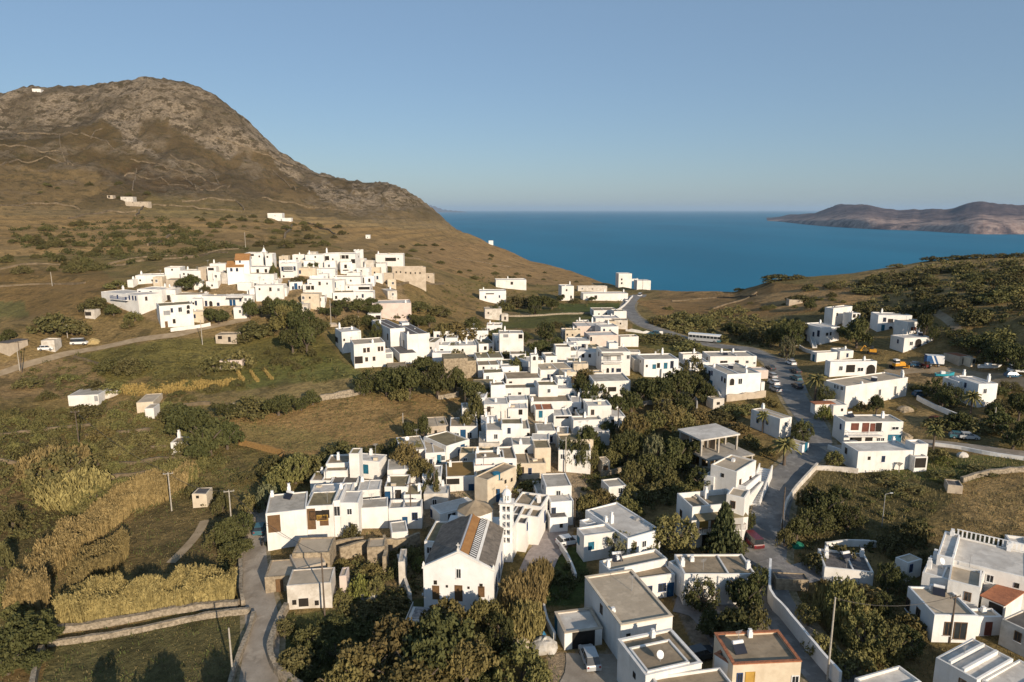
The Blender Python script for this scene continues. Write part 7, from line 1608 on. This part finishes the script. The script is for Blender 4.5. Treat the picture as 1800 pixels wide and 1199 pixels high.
car('white car parked by the left wall of the big roadside house', 458, 935, 100, C_TEA, 4.0)
car('dark car behind the white tree shaded wall at the yard steps', 1232, 1157, 20, C_DRK, 4.0)
car('white pick up on the track at the far left', 140, 606, 10, C_WHT, 4.6, 1.8, 1.9, 'van', 'parked_van')
car('rusted pale car left in the grass by the far left track', 82, 616, 14, C_WHT, 4.0)
car('white car seen beside the long pale roof', 1158, 938, 120, C_WHT, 4.0, 1.7, 1.6)
# motorbike
p = ground_at(462, 957); mb_ = empty('motorbike', p, rad(100), 'dark motorbike standing against the white roadside house', 'motorbike')
for x in (-.62, .62): m = MB(); m.tube((x, -.06, .3), (x, .06, .3), .3, n=14); m.build('wheel', BLACK, mb_)
m = MB(); m.tube((-.6, 0, .32), (.1, 0, .6), .07, n=6); m.tube((.6, 0, .32), (.35, 0, 1.0), .05, n=6); m.box((0, 0, .35), .55, .3, .4); m.build('frame', C_DRK, mb_)
m = MB(); m.box((-.3, 0, .78), .7, .28, .12); m.build('seat', BLACK, mb_); m = MB(); m.tube((.33, -.35, 1.05), (.33, .35, 1.05), .03, n=5); m.build('handlebar', METAL, mb_)
# bus
p = ground_at(1238, 601); bus = empty('parked_bus', p, rad(-28), 'long silver coach parked on the far road shoulder', 'bus'); L_ = 11.5
m = MB(); m.box((0, 0, .4), L_, 2.5, 1.1); m.build('body', C_SIL, bus); m = MB(); m.box((0, 0, 1.503), L_-.1, 2.44, .9); m.build('windows', GLASS, bus); m = MB(); m.box((0, 0, 2.406), L_, 2.5, .55); m.build('roof', C_WHT, bus)
m = MB()
for i in range(9): m.box((-L_/2+.3+i*L_/9, 0, 1.503), .16, 2.49, .9)
m.build('pillars', C_SIL, bus); m = MB(); m.box((L_/2+.02, 0, 1.1), .06, 2.3, 1.6); m.build('windscreen', GLASS, bus); m = MB(); m.box((L_/2-.5, 0, .42), 1.1, 2.53, .7); m.build('front_panel', C_TEA, bus)
wheels(bus, (-L_*.28, L_*.33), 1.25, .48, .3)
# machinery yard
YEL = mat('machine_yellow', (.62,.30,.03), .5, scale=2, bump=.2)
p = ground_at(1578, 648); bd = empty('bulldozer', p, rad(10), 'yellow bulldozer parked in the machinery yard', 'bulldozer')
for s in (-1, 1): m = MB(); m.box((-.2, s*1.05, 0), 3.6, .5, .85); m.build('track', BLACK, bd)
m = MB(); m.box((.3, 0, .7), 3.4, 1.4, .95); m.box((1.0, 0, 1.653), 1.6, 1.1, .35); m.build('body', YEL, bd); m = MB(); m.box((-.7, 0, 1.655), 1.3, 1.3, 1.15); m.build('cab', PALEW, bd); m = MB(); m.box((-.7, 0, 1.85), 1.34, 1.34, .6); m.build('windows', GLASS, bd)
m = MB(); m.box((2.5, 0, .1), .2, 3.0, 1.0); m.tube((.5, -1.35, .5), (2.45, -1.2, .5), .1); m.tube((.5, 1.35, .5), (2.45, 1.2, .5), .1); m.build('blade', YEL, bd)
p = ground_at(1533, 622); bd = empty('excavator', p, rad(160), 'small orange excavator standing before the dark hedge', 'excavator')
for s in (-1, 1): m = MB(); m.box((0, s*.8, 0), 2.6, .4, .6); m.build('track', BLACK, bd)
m = MB(); m.box((-.1, 0, .6), 2.0, 1.6, .9); m.build('body', YEL, bd); m = MB(); m.box((.3, .3, 1.503), 1.0, .9, 1.0); m.build('cab', GLASS, bd); m = MB(); m.tube((.9, -.3, 1.2), (2.4, -.3, 2.4), .16); m.tube((2.4, -.3, 2.4), (3.2, -.3, 1.0), .12); m.box((3.2, -.3, .6), .6, .7, .4); m.build('arm', YEL, bd)
p = ground_at(1641, 644); tr = empty('box_trailer', p, rad(-14), 'white box trailer with blue striped side in the yard', 'trailer')
m = MB(); m.box((0, 0, .9), 4.6, 2.3, 2.4); m.build('box', C_WHT, tr); m = MB(); m.quad((-2.3, -1.155, .92), (-.2, -1.155, .92), (-1.2, -1.155, 3.28), (-2.3, -1.155, 3.28)); m.quad((.3, -1.156, .92), (.9, -1.156, .92), (-.1, -1.156, 3.28), (-.7, -1.156, 3.28)); m.build('stripe', mat('blue_stripe', (.03,.10,.25), .5), tr); m = MB(); m.box((-2.31, 0, .92), .03, 2.28, 2.36); m.build('end_panel', mat('blue_stripe', (.03,.10,.25), .5), tr); wheels(tr, (-1.0, 1.0), 1.1, .42)
p = ground_at(1626, 648); tk = empty('tractor', p, rad(100), 'small red tractor beside the striped trailer', 'tractor'); m = MB(); m.box((.3, 0, .5), 2.2, .8, .8); m.build('body', C_RED, tk); m = MB(); m.box((-.6, 0, 1.303), .9, 1.0, .9); m.build('cab', GLASS, tk); wheels(tk, (-.6, 1.1), .85, .5, .3)
def boat(label, x, y, hd, L_, hull):
    p = ground_at(x, y); root = empty('boat', p, rad(hd), label, 'boat'); m = MB(); ns_ = 11; prof = []
    for i in range(ns_):
        t = i/(ns_-1); w_ = .95*(1-abs(2*t-.85)**2.6*.75) if t < .95 else .05; w_ = max(w_, .05); X = (t-.5)*L_; kl = .25+.35*t**3; sh = 1.15+.5*t**2
        prof.append([(X, -w_, sh), (X, -w_*.8, kl+.25), (X, 0, kl), (X, w_*.8, kl+.25), (X, w_, sh)])
    for r in prof: m.v += r
    for i in range(ns_-1):
        for k in range(4): a = i*5+k; m.f.append((a, a+5, a+6, a+1)); m.mi.append(0)
    m.f.append((0, 1, 2, 3, 4)); m.mi.append(0); m.build('hull', hull, root)
    m = MB()
    for i in range(ns_-1): a, b = prof[i], prof[i+1]; m.quad((a[0][0], a[0][1]*.93, a[0][2]-.15), (b[0][0], b[0][1]*.93, b[0][2]-.15), (b[4][0], b[4][1]*.93, b[4][2]-.15), (a[4][0], a[4][1]*.93, a[4][2]-.15))
    m.build('deck', mat('boat_deck', (.35,.30,.22), .7), root); m = MB(); m.box((-L_*.12, 0, 1.0), L_*.22, .9, .8); m.build('cabin', C_WHT, root)
    m = MB(); m.tube((-L_*.3, -.4, 0), (-L_*.3, -.3, .5), .06); m.tube((-L_*.3, .4, 0), (-L_*.3, .3, .5), .06); m.tube((L_*.25, 0, 0), (L_*.25, 0, .6), .08); m.build('props', WOOD, root); return root
boat('long white boat propped on dry land in the yard', 1741, 650, -8, 6.5, C_WHT); boat('small turquoise boat hull behind the palm house roof', 1660, 664, -6, 5.0, paint_('turquoise_paint', (.03,.32,.42)))
# ------------------------------------------------------------------ poles and lamps
POLE = mat('creosoted_pole', (.13,.10,.075), .9, scale=4); POLEG = mat('grey_concrete_pole', (.42,.38,.32), .9, scale=4)
PL = []
def upole(label, x, yb, yt, m_=POLE, arms=1, r=.13, name='utility_pole'):
    p = hit(x, yb); s = F/(p.y*CT-(p.z-CAMZ)*ST); lo, hi = 1.0, 30.0
    for _ in range(24):
        md = (lo+hi)/2
        if proj((p.x, p.y, p.z+md))[1] > yt: lo = md
        else: hi = md
    h = lo; root = empty(name, (p.x, p.y, p.z), .3, label, 'pole', 'wooden and concrete utility poles')
    b = MB(); b.tube((0, 0, -.6), (0, 0, h), r, r*.7, 8); b.build('mast', m_, root)
    if arms:
        a = MB(); a.box((0, 0, h-.35), 1.7, .1, .12); a.build('crossarm', m_, root)
        i_ = MB()
        for q in (-.75, 0, .75): i_.tube((q, 0, h-.22), (q, 0, h-.02), .05, .04, 6)
        i_.build('insulators', GREYP, root)
    PL.append((p.x, p.y, p.z+h-.1)); return root
for a in [('tall dark utility pole before the dovecote house', 571, 1083, 972, POLE, 0), ('dark utility pole before the kinked white house at right', 1669, 1130, 1046, POLE, 1), ('thin pale pole standing in the walled reed plot', 1454, 1196, 1050, POLEG, 0), ('pale pole at the edge of the shaded bottom field', 410, 1196, 1104, POLEG, 0),
  ('crossarm pole amid the reeds left of the tiny pump hut', 302, 898, 830, POLEG, 1), ('crossarm pole at the trees below the tiny pump hut', 408, 932, 861, POLEG, 1), ('crossarm pole on the terraced plots under the long barn', 139, 781, 722, POLE, 1), ('dark pole beside the far left dirt track', 39, 655, 600, POLE, 1), ('slim pale pole twin beside the far left dirt track', 35, 652, 611, POLEG, 0),
  ('pale pole below the prow house on the dirt road', 356, 606, 563, POLEG, 0), ('pole between garden trees under the upper village', 582, 570, 527, POLEG, 0), ('short pole left of the rear pilastered house', 631, 577, 556, POLEG, 0), ('pale pole at the edge of the brown central field', 709, 762, 726, POLEG, 0), ('brown pole at the dark alley mouth', 818, 736, 690, POLE, 0),
  ('tall pole left of the ochre roofed house', 764, 880, 812, POLE, 0), ('tall dark pole in front of the small square house', 723, 928, 848, POLE, 1), ('pole at the corner of the low white house with brown roof panel', 1086, 758, 716, POLE, 1), ('pale pole beside the blue shaded alley house', 994, 832, 768, POLEG, 0), ('brown pole right of the navy doors house', 1010, 926, 868, POLE, 0),
  ('pale pole right of the palm corner house', 1746, 753, 716, POLEG, 0), ('shorter pale pole right of the palm corner house', 1758, 752, 734, POLEG, 0), ('dark pole in the middle of the street verge', 1374, 937, 856, POLE, 0), ('pole on the skyline beside the hotel blocks', 1129, 523, 490, POLE, 0), ('pale pole alone on the slope above the upper village', 432, 438, 408, POLEG, 0),
  ('pale pole on the far left hillside', 92, 503, 478, POLEG, 0), ('pale pole in front of the dark far left bushes', 119, 594, 571, POLEG, 0), ('pole before the long blank parapet house', 862, 740, 715, POLE, 1), ('slim pole rising among central roofs', 888, 742, 722, POLEG, 0)]: upole(*a)
def lamp(label, x, yb, yt, dbl=0):
    p = hit(x, yb); lo, hi = 1.0, 20.0
    for _ in range(24):
        md = (lo+hi)/2
        if proj((p.x, p.y, p.z+md))[1] > yt: lo = md
        else: hi = md
    h = lo; root = empty('street_lamp', (p.x, p.y, p.z), 0, label, 'street lamp'); m = MB(); m.tube((0, 0, -.3), (0, 0, h), .07, .05, 8); m.build('post', GREYP, root)
    if dbl:
        m = MB()
        for s in (-1, 1): m.tube((0, 0, h-.25), (s*.35, 0, h), .035, n=5)
        m.build('arm', GREYP, root)
        for s in (-1, 1): m = MB(); m.tube((s*.35, 0, h), (s*.35, 0, h+.3), .14, .1, 8); m.build('lantern', LAMP, root)
    else:
        m = MB(); m.tube((0, 0, h), (.9, 0, h+.25), .04, n=5); m.build('arm', GREYP, root); m = MB(); m.box((1.0, 0, h+.2), .5, .2, .1); m.build('lantern', LAMP, root)
lamp('double lantern lamp on the church terrace', 748, 1066, 1046, 1); lamp('round headed lamp in the shaded field', 1550, 926, 869); lamp('white lamp post among roadside trees', 1394, 622, 609)
# wires between neighbouring poles
WIRE = mat('cable', (.10,.09,.08), .6)
def wire(i, j, lab_):
    a, b = Vector(PL[i]), Vector(PL[j]); m = MB(); n = 12; pr = Vector((0, 0, 0))
    for k in range(1, n+1):
        t = k/n; q = (b-a)*t; q.z -= 4*t*(1-t)*1.2; m.tube(pr, q, .03, n=4); pr = q
    o = m.build('power_line', WIRE); o.location = a; tag(o, lab_, 'cable')
wire(4, 5, 'cable sagging between the two reed bed poles'); wire(5, 0, 'cable from the pump hut pole to the dovecote pole'); wire(1, 2, 'cable over the walled reed plot'); wire(14, 15, 'cable crossing behind the skylight roofed hall'); wire(4, 6, 'cable over the left reed thicket'); wire(19, 20, 'short cable by the palm corner house')
# ------------------------------------------------------------------ things on roofs
def on_roof(x, y):
    d = ray(x, y); best = None
    for h in HOUSES:
        if 'zr' not in h or d.z >= -1e-3: continue
        t = (h['zr']-CAMZ)/d.z; p = Vector((0, 0, CAMZ)) + d*t; q = p.xy-h['A']; a = q.dot(h['u']); b = q.dot(h['n'])
        if .2 < a < h['L']-.2 and .2 < b < h['d']-.2 and (best is None or t < best[0]): best = (t, p, h)
    return best
def solar(label, x, y, rz=-.4):
    b = on_roof(x, y)
    if not b: print('no roof', label); return
    p = b[1]; root = empty('solar_heater', p, rz, label, 'solar heater'); root.scale = (.8, .8, .8); m = MB(); m.quad((-.9, -.6, .1), (.9, -.6, .1), (.9, .5, 1.0), (-.9, .5, 1.0)); m.quad((-.9, -.6, .04), (-.9, .5, .94), (.9, .5, .94), (.9, -.6, .04)); m.quad((-.9, -.6, .04), (.9, -.6, .04), (.9, -.6, .1), (-.9, -.6, .1)); m.build('panel', PANEL, root)
    m = MB(); m.tube((-.8, .65, 1.15), (.8, .65, 1.15), .27, n=12); m.build('tank', PALEW, root); m = MB()
    for sx in (-.7, .7): m.tube((sx, .6, 0), (sx, .6, .95), .03, n=4)
    m.build('stand', GREYP, root)
def dish(label, x, y, rz=.5):
    b = on_roof(x, y)
    if not b: print('no roof', label); return
    p = b[1]; root = empty('satellite_dish', p, rz, label, 'satellite dish'); m = MB(); m.tube((0, 0, 0), (0, 0, 1.0), .04, n=6); m.build('mast', GREYP, root)
    m = MB(); n = 14; k = len(m.v); c_ = Vector((0, .1, 1.1)); ax = Vector((0, -.85, .5)).normalized(); u1 = ax.orthogonal().normalized(); u2 = ax.cross(u1); m.v.append(tuple(c_))
    for r_, o_ in ((.25, .03), (.48, .12)):
        for i in range(n): a = 6.283*i/n; m.v.append(tuple(c_ + ax*o_ + u1*(r_*math.cos(a)) + u2*(r_*math.sin(a))))
    for i in range(n): j = (i+1) % n; m.f += [(0, 1+i, 1+j), (1+i, 1+n+i, 1+n+j, 1+j)]; m.mi += [0, 0]
    m.build('reflector', C_WHT, root)
solar('solar heater with tank at the left roof end of the big white roadside house', 507, 876); solar('solar heater among dishes on the roof behind the yard house', 1085, 985, .2); solar('solar heater on the largest white house near its tall chimneys', 1536, 670, -.6); solar('solar heater on the blue grey roof', 1490, 984, .3)
solar('solar heater on the roof of the front white house by the reed plot', 1650, 1045, -.5); solar('solar heater on the arched window house', 1284, 648, -.4); solar('solar heater on the palm corner house', 1692, 668, -.2)
solar('solar heater on the red shuttered house roof', 1496, 733, .4); solar('solar heater on the terracotta edged roof', 1300, 1146, .2); solar('solar heater on the long four window house', 1275, 624, 0); solar('solar heater on the arched loggia house roof', 1618, 590, -.2)
dish('satellite dish standing on the raised square roof', 1160, 1167); dish('satellite dish on the white wing before the broad roof', 1655, 1000); dish('satellite dish at the left end of the big beige roof', 716, 780)
# ------------------------------------------------------------------ yard clutter
def heap(label, x, y, w_, h, m_, name='covered_heap', cat='tarpaulin'):
    p = hit(x, y); rng = random.Random(int(x)); mb = MB(); n = 12; rows = 5
    for j in range(rows):
        t = j/(rows-1); rr_ = math.cos(t*1.45); 
        for i in range(n): a = 6.283*i/n; k_ = rr_*(1+rng.uniform(-.16, .16)); mb.v.append((w_/2*k_*math.cos(a), w_/2*.8*k_*math.sin(a), h*math.sin(t*1.45)*(1+rng.uniform(-.12, .12)) - (.2 if j == 0 else 0)))
    for j in range(rows-1):
        for i in range(n): q = (i+1) % n; mb.f.append((j*n+i, j*n+q, (j+1)*n+q, (j+1)*n+i)); mb.mi.append(0)
    mb.f.append(tuple((rows-1)*n+i for i in range(n))); mb.mi.append(0)
    o = mb.build(name, m_); o.location = (p.x, p.y, p.z); tag(o, label, cat)
heap('blue tarpaulin over a heap beside the garage plot', 944, 1126, 3.0, 1.4, mat('blue_tarp', (.05,.25,.42), .5, scale=2, bump=.4)); heap('white tarpaulin heap below the blue one', 958, 1140, 3.6, 1.5, mat('white_tarp', (.55,.52,.47), .6, scale=1.5, col2=(.38,.35,.3), bump=.5)); heap('pale rubble bag heap left of the tarpaulins', 915, 1133, 3.0, 1.3, mat('sacking', (.40,.34,.25), .9, scale=2, bump=.6))
heap('green netting heap beside the street', 1402, 961, 2.2, .8, mat('green_net', (.02,.18,.11), .8)); heap('rubble heap behind the red shuttered house', 1585, 770, 4.5, 1.4, STONE, 'rubble_heap', 'rubble'); heap('white plastic heap in the grassy field', 1692, 802, 2.4, .9, WORN); heap('pale rubble heap beside the blank white wall', 1590, 722, 4, 1.2, STONE, 'rubble_heap', 'rubble')
heap('sandy heap beside the white pick up', 165, 603, 4.0, 1.4, mat('sand_heap', (.42,.31,.14), .95, scale=2, bump=.6), 'sand_heap', 'heap'); heap('rust coloured scrap heap in the small field', 1644, 737, 3.5, .8, mat('rust', (.14,.05,.03), .9), 'scrap_heap', 'scrap')
heap('stone rubble in the ruined garden below the terraces', 648, 1048, 3.0, .7, WORN, 'rubble_heap', 'rubble'); heap('stone rubble by the round tower slope', 660, 545, 5, 1.2, STONE, 'rubble_heap', 'rubble'); heap('rubble beside the old stone mansion road', 585, 572, 4.5, .9, BEIGE, 'rubble_heap', 'rubble')
b = on_roof(873, 851); m = MB(); m.tube((0, 0, 0), (0, 0, 1.3), .75, n=16); o = m.build('water_tank', mat('tank_blue', (.02,.17,.27), .5)); p = b[1] if b else Vector((0, 0, 0)); 
if not b:
    h = next(q for q in HOUSES if q.get('ref') == 'the sand coloured house'); p = Vector((*(h['A']+h['u']*h['L']*.75+h['n']*1.2), h['zr']))
o.location = p; tag(o, 'round blue water tank on the sand coloured house', 'water tank')
# long white balustrade along the top right terrace
h = next(q for q in HOUSES if q.get('ref') == 'the broad pale roof')
p0 = Vector((*(h['quad'][3]), h['zt'])); p1 = Vector((*(h['quad'][2]), h['zt'])); rt = empty('balustrade', p0, math.atan2((p1-p0).y, (p1-p0).x), 'white toothed balustrade along the back of the broad pale roof', 'balustrade'); Lb = (p1-p0).length
m = MB(); m.box((Lb/2, .1, 1.0), Lb, .14, .1); m.build('top_rail', PALEW, rt); m = MB()
for i in range(int(Lb/.55)): m.box((.2+i*.55, .1, .002), .2, .1, .99)
m.build('balusters', PALEW, rt)
print('total objects', len(bpy.data.objects))
